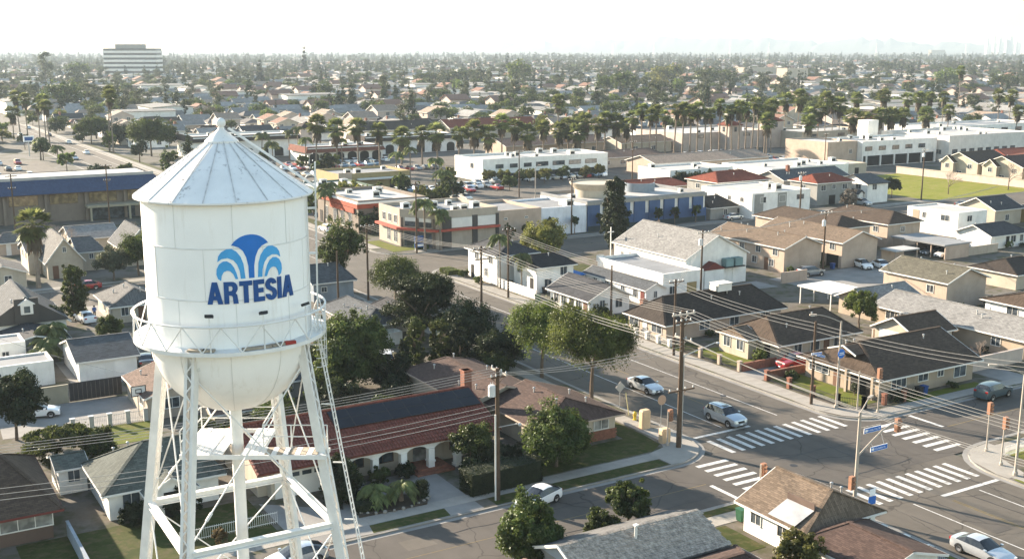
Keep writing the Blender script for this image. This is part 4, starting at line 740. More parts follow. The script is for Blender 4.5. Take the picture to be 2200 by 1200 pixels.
for r_ in range(2):
    for i in range(8):
        y1 = 89.25-r_*1.16; y0 = y1-1.1; x0 = 34.9+i*1.76; z0_, z1_ = zroof(y0)+.2, zroof(y1)+.2; mb = MB()
        mb.add([(x0,y0,z0_),(x0+1.72,y0,z0_),(x0+1.72,y1,z1_),(x0,y1,z1_),(x0,y0,z0_-.05),(x0+1.72,y0,z0_-.05),(x0+1.72,y1,z1_-.05),(x0,y1,z1_-.05)], [(0,1,2,3),(7,6,5,4),(0,4,5,1),(1,5,6,2),(2,6,7,3),(3,7,4,0)]); p = mb.build('solar_panel', M_SFRAME, ro)
        mb = MB().add([(x0+.04,y0+.04,z0_+.02),(x0+1.68,y0+.04,z0_+.02),(x0+1.68,y1-.04,z1_-.01),(x0+.04,y1-.04,z1_-.01)], [(0,1,2,3)]).build('panel_glass', M_SOLAR, ro)
def arcade(x0, x1, y, zt, n, root, m):
    w_ = (x1-x0)/n
    for i in range(n+1):
        x = x0+i*w_; MB().box(x-.28,x+.28,y-.28,y+.28,G0,2.2).box(x-.36,x+.36,y-.36,y+.36,G0,.35).box(x-.34,x+.34,y-.34,y+.34,1.0,1.15).build('column', m, root)
    for i in range(n):
        a, b = x0+i*w_+.28, x0+(i+1)*w_-.28; c = (a+b)/2; rr = (b-a)/2; pts = [(a-.28,zt),(a-.28,2.2),(a,2.2)]+[(c-rr*math.cos(t), 2.0+.55*math.sin(t)) for t in [math.pi*j/10 for j in range(1,10)]]+[(b,2.2),(b+.28,2.2),(b+.28,zt)]
        n_ = len(pts); mb = MB(); mb.add([(p[0],y-.15,p[1]) for p in pts]+[(p[0],y+.15,p[1]) for p in pts], [tuple(range(n_)), tuple(range(2*n_-1,n_-1,-1))]+[(k,(k+1)%n_,n_+(k+1)%n_,n_+k)[::-1] for k in range(n_)]); mb.build('arch', m, root)
arcade(34.4,47.6,84.2,2.78,5,sh,W_WHITE)
B = (27.4,48.3,86.0,94.8)
for x, wd in ((36,1.5),(38.6,1.9),(46,1.6)): window(sh, 'S', x, wd, 1.0, 2.2, B, frame=M_BROWNTRIM)
door(sh, 'S', 42.4, 1.8, G0, 2.4, B, M_GLASSL); gd = MB().box(28.2,33.2,84.9,86,G0,2.9).build('garage_front', W_CREAM, sh); MB().box(28.5,32.9,84.82,84.89,G0,2.35).build('garage_door', GD, sh)
for i in range(4): MB().box(28.75+i*1.05,29.55+i*1.05,84.78,84.815,1.8,2.15).build('garage_window', M_GLASS, sh)
MB().box(40.6,44.2,83.2,86,G0,.3).box(40.9,43.9,83.8,86,.3,.5).build('porch_step', W_BRICKC, sh)
MB().box(50.2,51.0,92.4,93.2,G0,5.9).box(50.12,51.08,92.32,93.28,5.75,5.9).build('chimney', W_BRICKC, sh)
b = thing('planter_bed', 'dark planting bed edged with stones in the solar house driveway', 'flower bed', (36.2,79,G0)); MB().poly([(32.8,77.8),(38.6,77.5),(39.6,79.2),(36.5,80.6),(33.8,80.6)], .1, .3).build('soil', mat('soil',(.05,.04,.03)), b)
for i in range(26):
    t = i/26*2*math.pi; x = 36.1+3.3*math.cos(t); y = 79.0+1.5*math.sin(t); MB().ball((x,y,.25), random.uniform(.1,.2), 4).build('edging_stone', M_KERB, b)
hl = house('brown-roofed corner house with brick skirt beside the big lawn', (52.8,61.2,83.0,91.6), 2.75, 4.1, 'y', W_CREAM, 'rust', .7, 3, 0, [('S',59.6,1.6,1.1,2.2,M_GLASSL),('S',55.6,1.6,1.1,2.2),('E',86,1.5,1.1,2.2)], [('S',57.4,.9,2.1,DOORB)], vents=4, trim=W_PEACH)
house(None, (50.6,58.2,92.2,105.4), 2.9, 4.0, 'y', W_CREAM, 'rust', .6, 0, 2, [('E',100,1.5,1.0,2.1)], [], root=hl, vents=5, trim=W_PEACH)
bk = MB()
for r_ in range(6):
    for i in range(12): bk.box(58.0+i*.27+(r_%2)*.13, 58.0+i*.27+(r_%2)*.13+.25, 82.9, 82.99, G0+r_*.16+.01, G0+r_*.16+.15)
bk.build('brick_skirt', W_BRICKC, hl, kind='stuff')
# dark roofs behind, west of the main street
house('grey house with dark hipped roof below the blue-grey house', (54.6,60.2,127,140), 2.7, 4.0, 'y', W_GREY, 'slate', .5, 2.4, 2.4, [('S',57,1.2,1,2),('E',131,1.3,1,2.1)], [], vents=4)
house('small dark-roofed outbuilding beside the bare utility pole', (61.0,64.4,130.5,138), 2.5, 3.4, 'y', W_CREAM, 'dkgrey', .4, 1.2, 1.2, [('E',134,1,1,2)], [], vents=1)
house('blue-grey garage with dark gabled roof next to the tower rail', (58.4,64.6,152.8,160.6), 3.1, 5.0, 'x', W_BLUEGREY, 'slate', .4, 0, 1.4, [('S',60,.8,1.4,2.1)], [], vents=1)
t = thing('utility_enclosure', 'open white block enclosure in the yard behind the cypress', 'enclosure', (57.8,126,G0)); MB().box(56.4,56.6,125.0,127.0,G0,1.7).box(59.0,59.2,125,127,G0,1.7).box(56.6,59,125,125.2,G0,1.7).box(56.6,59,126.8,127,G0,1.7).build('block_wall', W_WHITE, t)
# ---- left-hand gardens behind the tower
house('brown house with dark shingle roof in the lower left corner', (-2,11.7,86.3,98.2), 2.85, 5.4, 'x', W_BROWN, 'brown', .75, 0, 3.4, [('S',9.9,3.6,1.1,2.4,M_GLASSL),('S',4,2.4,1.1,2.4,M_GLASSL)], [('S',7,.9,2.2,DK)], trim=W_MAROON, vents=2)
h = house('white cottage with green-grey shingle roof behind the left tower leg', (16.0,24.6,87.3,94.6), 2.75, 4.9, 'x', W_WHITE, 'green', .55, 4.2, 2.2, [('S',17.7,1.3,.8,2.2),('W',93,1.0,1,2.2),('W',90,.9,1,2.2)], [('S',20.2,.9,2.1,DK)], vents=3)
house(None, (18.6,22.2,85.6,87.2), 2.5, 3.5, 'y', W_WHITE, 'green', .35, 0, 0, [], [('S',20.4,1.2,2.1,DK)], root=h, vents=0)
house('small white lean-to wing tucked behind the white cottage', (13.6,15.8,94.8,98.4), 2.4, 3.0, 'x', W_WHITE, 'green', .25, 0, 0, [('S',14.8,.9,1.0,2.0)], [], vents=0)
house('beige garden house with brown roof under the basketball hoop', (24.6,31,110.6,119.4), 2.6, 3.6, 'y', W_BEIGE, 'pinkbrown', .4, 0, 0, [('W',113,1.4,1,2),('S',27,1.4,1,2)], [], vents=1)
house('white garage with plain blue-grey roof beside the white shed', (21.4,27.6,127.8,137.2), 2.6, 4.0, 'x', W_WHITE, 'slate', .35, 0, 0, [], [('S',24.6,.9,2.0,M_TRIM)], vents=0)
flatb('long low white garden shed with flat roof behind the beige wall', (8,19.0,128.8,133.2), 2.8, W_WHITE, 'shed', 'shed', .2, [('S',13.4,.5,1.6,1.9)], [('S',16,.9,2.0,M_TRIM),('S',11,1.2,2.0,M_TRIM)], 0, roofm=M_FLATG)
flatb('small white boxy shed with air conditioner at the left edge', (11,17.6,138.8,143.4), 2.9, W_WHITE, 'shed', 'shed', .2, [('S',15.4,.7,1.2,1.8)], [], 0, roofm=M_FLATG)
h = house('dark slate-roofed house with white attic dormer at the left edge', (14.6,23.8,148.4,160), 3.0, 6.3, 'y', W_WHITE, 'slate', .5, 0, 0, [('S',17,1.2,.9,2.1),('E',152,1.2,1,2.1)], [], vents=1)
MB().box(17.8,20.6,147.6,147.88,3.0,6.1).add([(14.2,147.86,2.9),(24.2,147.86,2.9),(19.2,147.86,6.25)], [(0,1,2)]).build('gable_face', W_CHAR, h)
MB().box(18.5,19.9,147.2,147.58,4.2,5.4).add([(18.2,147.15,5.4),(20.2,147.15,5.4),(19.2,147.15,6.1),(18.2,147.6,5.4),(20.2,147.6,5.4),(19.2,147.6,6.1)], [(0,1,2),(0,2,5,3),(2,1,4,5)]).build('dormer', M_TRIM, h); MB().box(18.85,19.55,147.14,147.19,4.4,5.2).build('dormer_window', M_GLASS, h)
house(None, (15.4,22.6,140.6,147.4), 2.3, 3.1, 'y', W_GREY, 'dkgrey', .4, 0, 0, [], [], root=h, vents=2)
house('grey hipped-roof cottage with cream walls behind the tower balcony', (30.6,37.4,154.2,163.4), 2.7, 4.3, 'y', W_CREAM, 'grey', .5, 2.6, 2.6, [('W',156,1.1,.9,2.1),('W',159,1.1,.9,2.1),('S',32.2,.9,1,2.1)], [('S',34.4,.9,2.1,DOORB)], vents=3)
h = house('tan steep-gabled cottage with arched attic window by the bare trees', (28.4,33.8,190.4,202), 3.2, 6.6, 'y', W_YEL if False else W_CREAM, 'grey', .4, 0, 0, [('S',31.1,.5,4.2,5.0),('W',193,.9,1,2.1),('W',197,.9,1,2.1)], [('S',29.6,.9,2.1,DOORB)], vents=0)
house(None, (26.4,28.3,196,204), 4.0, 5.2, 'x', W_CREAM, 'grey', .3, 0, 0, [('W',198,.8,2.4,3.4),('W',201.4,.8,2.4,3.4)], [], root=h, vents=0)
house(None, (34.0,38,195,204), 3.4, 5.2, 'x', W_CREAM, 'grey', .3, 0, 1.5, [('S',36,.6,2,2.8)], [], root=h, vents=0)
house('cream chapel-like cottage with steep dark roof beside the tank', (41.4,47,195.4,206), 3.4, 6.4, 'y', W_CREAM, 'slate', .4, 0, 0, [('W',199,.9,1,2.2),('S',44,.8,1.2,2.2)], [], vents=0)
house('tiny tan cottage at the left edge below the blue roof', (24.6,29.4,217,222), 2.6, 3.9, 'x', W_PEACH, 'grey', .4, 1.6, 1.6, [('S',28.2,1.0,1,1.9)], [('S',26.2,.8,2.0,M_TRIM)], vents=0)
house('small grey-roofed cottage at the left edge beside the fan palm', (18,24.6,186,194), 2.6, 3.8, 'y', W_CREAM, 'grey', .4, 0, 0, [('S',22,1,1,2)], [('S',20,1.0,2.1,DK)], vents=1)
house('pale grey-roofed garage behind the steep-gabled cottage', (36,44,212,222), 3.0, 4.6, 'x', W_CREAM, 'ltgrey', .4, 0, 0, [('S',40,1,1,2)], [], vents=0)
# blue-roofed two-storey building
h = thing('blue_roof_building', 'long two-storey taupe building with blue tiled mansard roof', 'building', (40,264,G0)); B = (14,63.2,255.4,276); MB().box(*B[:2],*B[2:],G0,6.6).build('wall', W_DKTAN, h)
MB().add([(12.6,253.4,6.3),(64.8,253.4,6.3),(62.0,257.6,8.9),(15.2,257.6,8.9),(64.8,278,6.3),(62,274,8.9),(12.6,278,6.3),(15.2,274,8.9)], [(0,1,2,3),(1,4,5,2),(4,6,7,5),(6,0,3,7)]).build('mansard_roof', shingle('blue_tile', ROOFC['blue'], 'x', .15, .4, .5, .2), h)
MB().box(15.4,61.8,257.8,273.8,8.4,8.8).box(15.2,62,257.6,257.9,8.7,9.5).build('flat_roof', M_FLAT, h)
for i in range(6): window(h, 'S', 18.5+i*8, 5.6, 3.9, 5.9, B, frame=M_BROWNTRIM, glass=glassmat('amber_glass',(.16,.12,.06),.15) if i == 0 else MATS['amber_glass'], muntin=2)
for i in range(7): MB().box(14.2+i*8.1,14.7+i*8.1,254.5,255.3,G0,6.4).build('pier', W_DKTAN, h)
MB().box(46.5,58.5,251.6,255.3,3.0,3.5).build('entrance_canopy', W_OLIVE, h); MB().box(47,47.4,251.8,252.2,G0,3.0).box(55,55.4,251.8,252.2,G0,3.0).build('canopy_column', W_OLIVE, h); MB().box(48,57,255.2,255.36,G0,2.9).build('glass_entrance', M_GLASS, h)
# ---- houses south of the side street (bottom of the view)
h = house('white corner house with tan hipped roof and sunken patio', (57.0,64.3,54.4,60.6), 2.7, 4.4, 'y', W_WHITE, 'tan', .55, 1.6, 0, [('W',59.3,1.0,1.0,2.0),('W',56.5,1.0,1.0,2.0),('S',60.4,1.0,.9,1.9)], [('S',63.3,.9,2.15,DK)], vents=2)
MB().add([(56.5,54.9,2.68),(58.4,54.9,3.46),(58.4,57.6,3.46),(56.5,57.6,2.68)], [(0,1,2,3)]).build('patio_sheet', mat('white_sheet_roof',(.34,.34,.34)), h)
MB().box(58.4,58.48,54.9,57.6,3.4,3.95).build('patio_wall', W_BROWN, h)
house('brown low-roofed annex in front of the white corner house', (56.4,62.6,47.4,53.6), 2.3, 3.2, 'y', W_WHITE, 'rust', .5, 0, 1.5, [], [], vents=0)
gs = thing('shingle_house', 'long house with grey wood shake roof at the bottom edge', 'house', (45,58.6,G0)); MB().box(39.2,50.2,55.6,61.4,G0,2.6).build('wall', W_GREY, gs)
vs, fs, ev, rd = roof_geo(39.2,50.2,55.6,61.6,2.75,3.95,.5,0,0,.12); ro = MB().add(vs, fs).build('roof', rmat('grey'), gs)
MSH = mat('shake_grey', (.34,.29,.24), .95, .5, 3.0, 9); shk = MB(); rnd = random.Random(5); slg = (3.95-2.75)/3.0
for j in range(20):
    ya = 58.6-(j+1)*.175; x = 38.7
    while x < 50.6:
        wd = rnd.uniform(.18,.36); yb = ya+.22; za = 3.95-slg*(58.6-ya)+.055+rnd.uniform(0,.02); zb = 3.95-slg*(58.6-yb)+.02; e = rnd.uniform(-.03,.03)
        shk.add([(x,ya+e,za),(x+wd-.02,ya+e,za),(x+wd-.02,yb,zb),(x,yb,zb),(x,ya+e,za-.045),(x+wd-.02,ya+e,za-.045)], [(0,1,2,3),(0,4,5,1)]); x += wd
shk.build('wood_shakes', MSH, ro, kind='stuff')
MB().tube((44.4,57.6,3.5),(44.4,57.6,4.5),.1,.1,8).box(44.25,44.55,57.45,57.75,4.45,4.55).build('flue', M_TRIM, ro)
MB().bar((38.7,55.1,2.45),(38.7,58.6,3.9),.07,.2).bar((38.7,58.6,3.9),(38.7,62.1,2.45),.07,.2).build('fascia', M_TRIM, ro)
MB().add([(39.16,55.6,2.6),(39.16,61.6,2.6),(39.16,58.6,3.85)], [(0,1,2)]).build('gable', tmat('blue_gable',(.34,.38,.42)), gs)
house('brown low-sloped roof in front of the wood shake roof', (42.6,51,50,55), 2.4, 3.3, 'x', W_CREAM, 'rust', .5, 0, 2, [], [], vents=3)
house('orange-brown hipped roof peeping in at the bottom edge', (31.4,37.4,55.4,60.8), 2.4, 3.7, 'x', W_CREAM, 'tan', .5, 2.5, 2.5, [], [], vents=1)
# ---- walls and fences
def block_wall(label, x0, x1, y0, y1, h, m, name='garden_wall', cop=True):
    t = thing(name, label, 'wall', ((x0+x1)/2,(y0+y1)/2,G0)); MB().box(x0,x1,y0,y1,G0,h).build('wall_panel', m, t)
    if cop: MB().box(x0-.04,x1+.04,y0-.04,y1+.04,h,h+.07).build('coping', m, t)
block_wall('low brick-red wall on the near side of the red-car driveway', 86.8,97.6,89.7,89.95,1.0,W_BRICKC); block_wall('low brick-red wall on the far side of the red-car driveway', 86.8,92.0,93.6,93.85,1.0,W_BRICKC)
block_wall('beige block wall behind the white parked hatchback', 8,19,120.9,121.1,2.0,W_OLIVE); block_wall('tan block wall beside the apartment court', 126,131.4,127.9,128.1,1.8,W_PEACH); block_wall('white plank fence wall below the white two-storey house', 86.9,87.1,138,148.6,1.4,W_WHITE); block_wall('peach garden wall beneath the long grey roof', 110,118,95.4,95.6,1.7,W_PINK); block_wall('peach block wall at the right end of the grey roof', 107.6,118,80.0,80.2,1.7,W_PINK)
block_wall('cream retaining wall by the carports', 172,180,129.0,129.2,1.6,W_BEIGE); block_wall('pale low wall along the lower left tower garden', 12.6,12.75,77.8,86,1.3,W_BLUEGREY)
t = thing('driveway_gate', 'solid black sliding gate between beige wall and garden house', 'gate', (21.7,121,G0))
for i in range(12): MB().box(19.1+i*.44,19.52+i*.44,120.85,120.95,.2,2.1).build('gate_panel', M_BLACK, t)
MB().box(19.1,24.4,120.96,121.0,2.0,2.14).build('gate_rail', M_BLACK, t)
def iron_fence(label, pts, h, pm, piers=3.2, m=M_BLACK, pier_h=1.25):
    t = thing('railing_fence', label, 'fence', (*pts[0],G0)); pk = MB()
    for (xa,ya),(xb,yb) in zip(pts[:-1],pts[1:]):
        L = math.hypot(xb-xa,yb-ya); n = int(L/.16)
        for i in range(n+1): f = i/n; x, y = xa+(xb-xa)*f, ya+(yb-ya)*f; pk.box(x-.012,x+.012,y-.012,y+.012,G0,h)
        for z in (G0+.15,h-.1): pk.bar((xa,ya,z),(xb,yb,z),.03,.04)
        if pm:
            k = max(1,int(round(L/piers)))
            for i in range(k+1): f = i/k; x, y = xa+(xb-xa)*f, ya+(yb-ya)*f; MB().box(x-.2,x+.2,y-.2,y+.2,G0,pier_h).box(x-.25,x+.25,y-.25,y+.25,pier_h,pier_h+.08).build('pier', pm, t)
    pk.build('pickets', m, t, kind='stuff')
iron_fence('black iron fence with brick piers round the corner house lawn', [(86.7,89.6),(86.7,79.2),(88.2,77.0),(93.6,76.6)], 1.1, W_BRICKC)
iron_fence('black iron fence with tan piers before the cream house lawn', [(86.7,104.2),(86.7,94.0)], 1.0, W_PEACH)
iron_fence('white picket fence in front of the long peach house', [(86.7,118),(86.7,106.6)], .95, M_TRIM, 2.2, M_TRIM, 1.0); iron_fence('thin grey wire fence along the lot behind the tower', [(17.6,111),(24.4,110.8)], 1.3, M_GALV, 1.9, M_GALV, 1.35)
iron_fence('white railing at the foot of the tower garden', [(19.5,80.2),(27,80.2)], 1.1, None, 3, M_TRIM); iron_fence('white railing at the right street corner', [(88.2,60.6),(95,60.6)], 1.1, None, 3, M_TRIM); iron_fence('pale railing beside the side door of the white corner house', [(65,54.2),(65,50)], 1.0, M_TRIM, 2, M_TRIM, 1.05)
iron_fence('dark railing along the pavement by the white corner house', [(64.9,49.8),(64.9,44)], 1.0, W_BROWN, 2.5, M_BLACK, 1.05)
for i, (x, y, lab) in enumerate(((65.2,83.6,'tall rounded tan pillar on the corner verge'), (64.3,79.4,'shorter tan signal cabinet next to the thick utility pole'))):
    hgt = (2.0,1.5)[i]; pts = rrect(x-.5,x+.5,y-.35,y+.35,.15,3); MB().poly(pts,G0,hgt-.15).add([(p[0],p[1],hgt-.15) for p in pts]+[(x+(p[0]-x)*.8,y+(p[1]-y)*.8,hgt) for p in pts], [(q,(q+1)%len(pts),len(pts)+(q+1)%len(pts),len(pts)+q) for q in range(len(pts))]+[tuple(range(len(pts),2*len(pts)))]).build('utility_pillar', tmat('tan_cabinet',(.56,.40,.25)), None); setp(C.objects[-1], lab, 'cabinet')
hy = thing('fire_hydrant', 'small yellow fire hydrant on the corner verge', 'hydrant', (65.9,86.1,G0)); MY = mat('hydrant_yellow',(.55,.40,.03),.5); MB().lathe((65.9,86.1,G0),[(.22,0),(.22,.06),(.13,.08),(.13,.62),(.19,.64),(.19,.72),(.12,.84),(.02,.9)],12).build('barrel', MY, hy); MB().tube((65.68,86.1,.62),(66.12,86.1,.62),.07,.07,8).tube((65.9,85.9,.55),(65.9,86.3,.55),.06,.06,8).build('outlet', MY, hy)
wc = thing('basketball_hoop', 'basketball hoop on a pole beside the beige garden house', 'basketball hoop', (24.2,112.7,G0)); MB().tube((24.2,112.7,G0),(24.2,112.7,2.6),.06,.06,8).build('pole', M_GALV, wc); MB().box(23.5,24.9,112.3,112.36,2.3,3.3).build('backboard', M_TRIM, wc); MB().box(23.46,24.94,112.26,112.295,2.26,2.34).box(23.46,24.94,112.26,112.295,3.26,3.34).box(23.46,23.54,112.26,112.295,2.34,3.26).box(24.86,24.94,112.26,112.295,2.34,3.26).box(23.9,24.5,112.26,112.295,2.55,2.62).box(23.9,24.5,112.26,112.295,2.93,3.0).box(23.9,23.96,112.26,112.295,2.62,2.93).box(24.44,24.5,112.26,112.295,2.62,2.93).build('backboard_line', M_BLACK, wc); MB().path([(24.2+.23*math.cos(t),112.0+.23*math.sin(t),2.55) for t in [2*math.pi*i/12 for i in range(13)]],.015,5).build('rim', W_RED, wc)
wc = thing('basketball_hoop', 'small white basketball hoop on the lawn behind the church', 'basketball hoop', (104.6,147,G0)); MB().tube((104.6,147,G0),(104.6,147,3.2),.06,.06,8).build('pole', M_GALV, wc); MB().box(103.9,105.3,146.7,146.76,2.8,3.8).build('backboard', M_TRIM, wc)
# ================================================================ vehicles
def car_arrays(kind):
    # stations: x, half width, belt z, roof z, roof half width ; flag of the span to the NEXT station
    if kind == 'sedan': return [(2.34,.62,.52,.54,.50,''),(2.22,.80,.66,.69,.66,''),(1.75,.88,.78,.82,.74,''),(.92,.90,.90,.95,.78,'w'),(.08,.90,.93,1.40,.62,'s'),(-.38,.90,.94,1.43,.62,'s'),(-.44,.90,.94,1.43,.62,'s'),(-1.0,.90,.95,1.38,.60,'r'),(-1.72,.89,.96,1.04,.72,''),(-2.18,.84,.93,.98,.68,''),(-2.32,.72,.60,.64,.56,'')], .33, 1.38, .25
    if kind == 'hatch': return [(2.2,.62,.52,.54,.50,''),(2.08,.80,.66,.70,.66,''),(1.6,.87,.80,.86,.74,''),(1.05,.88,.88,.98,.78,'w'),(.05,.88,.95,1.44,.62,'s'),(-.5,.88,.97,1.49,.62,'s'),(-.56,.88,.97,1.49,.62,'s'),(-1.15,.88,1.0,1.40,.60,'r'),(-1.95,.86,1.02,1.12,.66,''),(-2.15,.82,.95,.99,.66,''),(-2.24,.72,.55,.60,.56,'')], .33, 1.35, .25
    if kind == 'suv': return [(2.36,.68,.66,.68,.54,''),(2.24,.86,.86,.90,.70,''),(1.7,.93,1.0,1.06,.78,''),(1.02,.94,1.08,1.14,.82,'w'),(.28,.94,1.10,1.66,.68,'s'),(-.45,.94,1.11,1.70,.68,'s'),(-.52,.94,1.11,1.70,.68,'s'),(-1.25,.94,1.13,1.69,.67,'s'),(-1.8,.93,1.16,1.62,.64,'r'),(-2.18,.90,1.14,1.22,.74,''),(-2.32,.78,.66,.70,.6,'')], .37, 1.42, .30
    if kind == 'pickup': return [(2.6,.70,.70,.72,.56,''),(2.48,.90,.92,.97,.74,''),(1.9,.94,1.02,1.08,.80,''),(1.3,.95,1.06,1.12,.84,'w'),(.7,.95,1.10,1.74,.70,'s'),(.1,.95,1.11,1.77,.70,'s'),(.04,.95,1.11,1.77,.70,'s'),(-.5,.95,1.11,1.72,.70,'r'),(-.72,.95,1.08,1.10,.82,''),(-2.55,.95,1.08,1.10,.82,''),(-2.68,.90,.66,.70,.7,'')], .38, 1.65, .34
    return [(2.5,.78,.80,.84,.6,''),(2.4,.92,1.0,1.06,.74,''),(1.9,.96,1.12,1.2,.84,'w'),(1.2,.96,1.2,2.05,.74,'s'),(.3,.96,1.2,2.1,.76,''),(.2,.96,1.2,2.1,.76,''),(-2.3,.96,1.2,2.08,.76,'r'),(-2.45,.92,1.1,1.9,.72,''),(-2.5,.86,.6,.7,.6,'')], .36, 1.55, .3
def car_geo(kind):
    st, wr, wb, zs = car_arrays(kind); body = MB(); glass = MB(); rings = []
    for x, hw, zb, zr, hr, fl in st:
        half = [(hw*.93,zs),(hw,zs+.2),(hw*.995,zs+.6*(zb-zs)),(hw*.95,zb),(hr,max(zb+.02,zr-.05)),(hr*.7,zr),(0,zr+.025)]
        rings.append([(x,-y,z) for y,z in half]+[(x,y,z) for y,z in half[-2::-1]])
    n = len(rings[0])
    for i in range(len(st)-1):
        fl = st[i][5]
        for k in range(n-1):
            q = [rings[i][k],rings[i][k+1],rings[i+1][k+1],rings[i+1][k]]
            top = k in (4,5,6,7); side = k in (3,8)
            g = (fl in 'wr' and fl and (top)) or (fl and fl in 's' and side)
            if fl in ('w','r') and side: g = True
            (glass if g else body).add(q, [(0,1,2,3)])
        body.add([rings[i][0],rings[i][-1],rings[i+1][-1],rings[i+1][0]], [(0,1,2,3)])
    body.add(rings[0], [tuple(range(n-1,-1,-1))]); body.add(rings[-1], [tuple(range(n))])
    x1 = [s for s in st if s[5] in ('s',)]
    return body, glass, wr, wb, st
CARM = {}
def car(kind, paint, label, x, y, hd, group=None, z=0.0, rim=None, roofrack=False):
    r = thing('parked_car' if 'parked' in label else 'car', label, 'car', (x,y,z), R(hd), group); ORG[r] = Vector((0,0,0))
    if kind not in CARM:
        b, g, wr, wb, st = car_geo(kind); bm = b.mesh('body'); 
        bm.polygons.foreach_set('use_smooth',[True]*len(bm.polygons)); 
        import bmesh
        for me in (bm,):
            q = bmesh.new(); q.from_mesh(me); bmesh.ops.remove_doubles(q, verts=q.verts, dist=.001); bmesh.ops.recalc_face_normals(q, faces=q.faces); q.to_mesh(me); q.free()
        try: bm.set_sharp_from_angle(angle=R(38))
        except Exception: pass
        gm = g.mesh('windows', M_CARGLASS); hw = st[3][1]; fx = st[0][0]; rx = st[-1][0]; zf = st[1][2]
        ty = MB().lathe((0,0,0),[(wr*.62,-.1),(wr*.95,-.11),(wr,-.07),(wr,.07),(wr*.95,.11),(wr*.62,.1)],20); ty.v = [(a,c,b_) for a,b_,c in ty.v]; tm = ty.mesh('tyre', M_TYRE)
        rm = MB().lathe((0,0,0),[(.001,.06),(wr*.2,.07),(wr*.55,.085),(wr*.63,.09),(wr*.63,-.09),(.001,-.06)],14); rm.v = [(a,c,b_) for a,b_,c in rm.v]; rmm = rm.mesh('rim', M_RIM)
        ar = MB().lathe((0,0,0),[(.001,.0),(wr*1.17,.0),(wr*1.17,-.03)],20,0,math.pi); ar.v = [(a,c,b_) for a,b_,c in ar.v]; arm = ar.mesh('wheel_arch', M_BLACK)
        hl = MB().box(fx-.33,fx-.05,-.80*hw,-.50*hw,zf-.1,zf+.03); hlm = hl.mesh('headlight', M_LAMP); tlm = MB().box(rx-.01,rx+.12,-.86*hw,-.56*hw,st[-2][2]-.22,st[-2][2]-.04).mesh('tail_light', M_TAIL)
        grm = MB().box(fx-.14,fx+.012,-.40*hw,.40*hw,zf-.26,zf-.07).mesh('grille', M_BLACK); mrm = MB().box(.72,.92,hw-.02,hw+.17,st[3][2]+.02,st[3][2]+.16).mesh('mirror'); plm = MB().box(fx-.06,fx+.018,-.16,.16,.40,.50).mesh('number_plate', M_SIGNW); bpm = MB().box(fx-.2,fx+.005,-.56*hw,.56*hw,.26,.36).mesh('lower_intake', M_BLACK)
        CARM[kind] = (bm,gm,tm,rmm,arm,hlm,tlm,grm,mrm,plm,bpm,wr,wb,hw)
    bm,gm,tm,rmm,arm,hlm,tlm,grm,mrm,plm,bpm,wr,wb,hw = CARM[kind]
    me = bm.copy(); me.materials.clear(); me.materials.append(paint); link('body', me, r); link('windows', gm, r)
    for sx in (-1,1):
        for sy in (-1,1):
            t = link('wheel', tm, r); t.location = (sx*wb, sy*(hw-.08), wr); q = link('rim', rmm, t)
            a = link('wheel_arch', arm, r); a.location = (sx*wb, sy*(hw+.004), wr)
            if sy < 0: a.scale = (1,-1,1)
    for nm, mm in (('headlight',hlm),('tail_light',tlm)):
        for s in (1,-1): o = link(nm, mm, r); o.scale = (1,s,1)
    mm = mrm.copy(); mm.materials.append(paint)
    for s in (1,-1): o = link('mirror', mm, r); o.scale = (1,s,1)
    link('grille', grm, r); link('number_plate', plm, r); link('lower_intake', bpm, r)
    return r
P_WHITE = carpaint('paint_white',(.78,.78,.77)); P_SILV = carpaint('paint_silver',(.52,.54,.56),.55); P_GREY = carpaint('paint_grey',(.22,.25,.28),.5); P_RED = carpaint('paint_red',(.26,.012,.015)); P_BLACK = carpaint('paint_black',(.02,.02,.023)); P_BLUE = carpaint('paint_blue',(.06,.12,.18),.3); P_TEAL = carpaint('paint_teal',(.05,.08,.095),.2); P_GOLD = carpaint('paint_champagne',(.55,.50,.42),.5)
c = car('suv', carpaint('paint_steel',(.36,.41,.46),.6), 'steel-grey crossover driving towards the nearer crosswalk', 73.3, 81.2, -90); MB().box(-.25,.1,-.35,.35,1.735,1.75).build('sunroof', M_CARGLASS, c); 
for s in (-1,1): MB().bar((-1.4,s*.62,1.76),(.1,s*.62,1.76),.04,.04).build('roof_rail', M_BLACK, c)
car('sedan', P_SILV, 'silver sedan driving past the street trees', 73.2, 93.9, -90)
car('sedan', P_SILV, 'silver coupe at the bottom right edge of the road', 68.9, 48.4, -90)
car('hatch', P_WHITE, 'white hatchback parked by the kerb in front of the hedge', 46.4, 73.2, 197)
car('hatch', P_WHITE, 'white hatchback parked on the concrete lot behind the tower', 15.4, 117.6, -14, None, .14)
car('pickup', P_RED, 'red pickup parked in the brick-walled driveway', 93.4, 91.8, 178, None, .14)
car('sedan', P_RED, 'dark red sedan parked on the cross street at the left', 32.0, 180.0, 182)
car('sedan', P_BLUE, 'blue-grey sedan parked beside the long white shed', 12.6, 125.4, 4, None, .14)
car('suv', P_TEAL, 'dark blue-grey car parked on the side street at the right', 103.2, 73.0, 4)
car('suv', P_GREY, 'dark grey wagon parked in the apartment court', 134.6, 130.2, -4, None, .14)
car('hatch', P_WHITE, 'white hatchback parked nearest the apartment carports', 147.0, 130.6, 250, None, .14)
car('sedan', P_WHITE, 'white sedan parked beside the olive-roofed house', 149.4, 128.6, 250, None, .14)
car('sedan', P_WHITE, 'white car parked inside the long grey carport', 167.6, 130.4, 180, None, .14); car('sedan', P_GREY, 'grey car parked deep inside the long grey carport', 167.6, 133.4, 180, None, .14)
car('suv', P_WHITE, 'white van-like car parked behind the cypress trees', 53.4, 117.6, 70, None, .14)
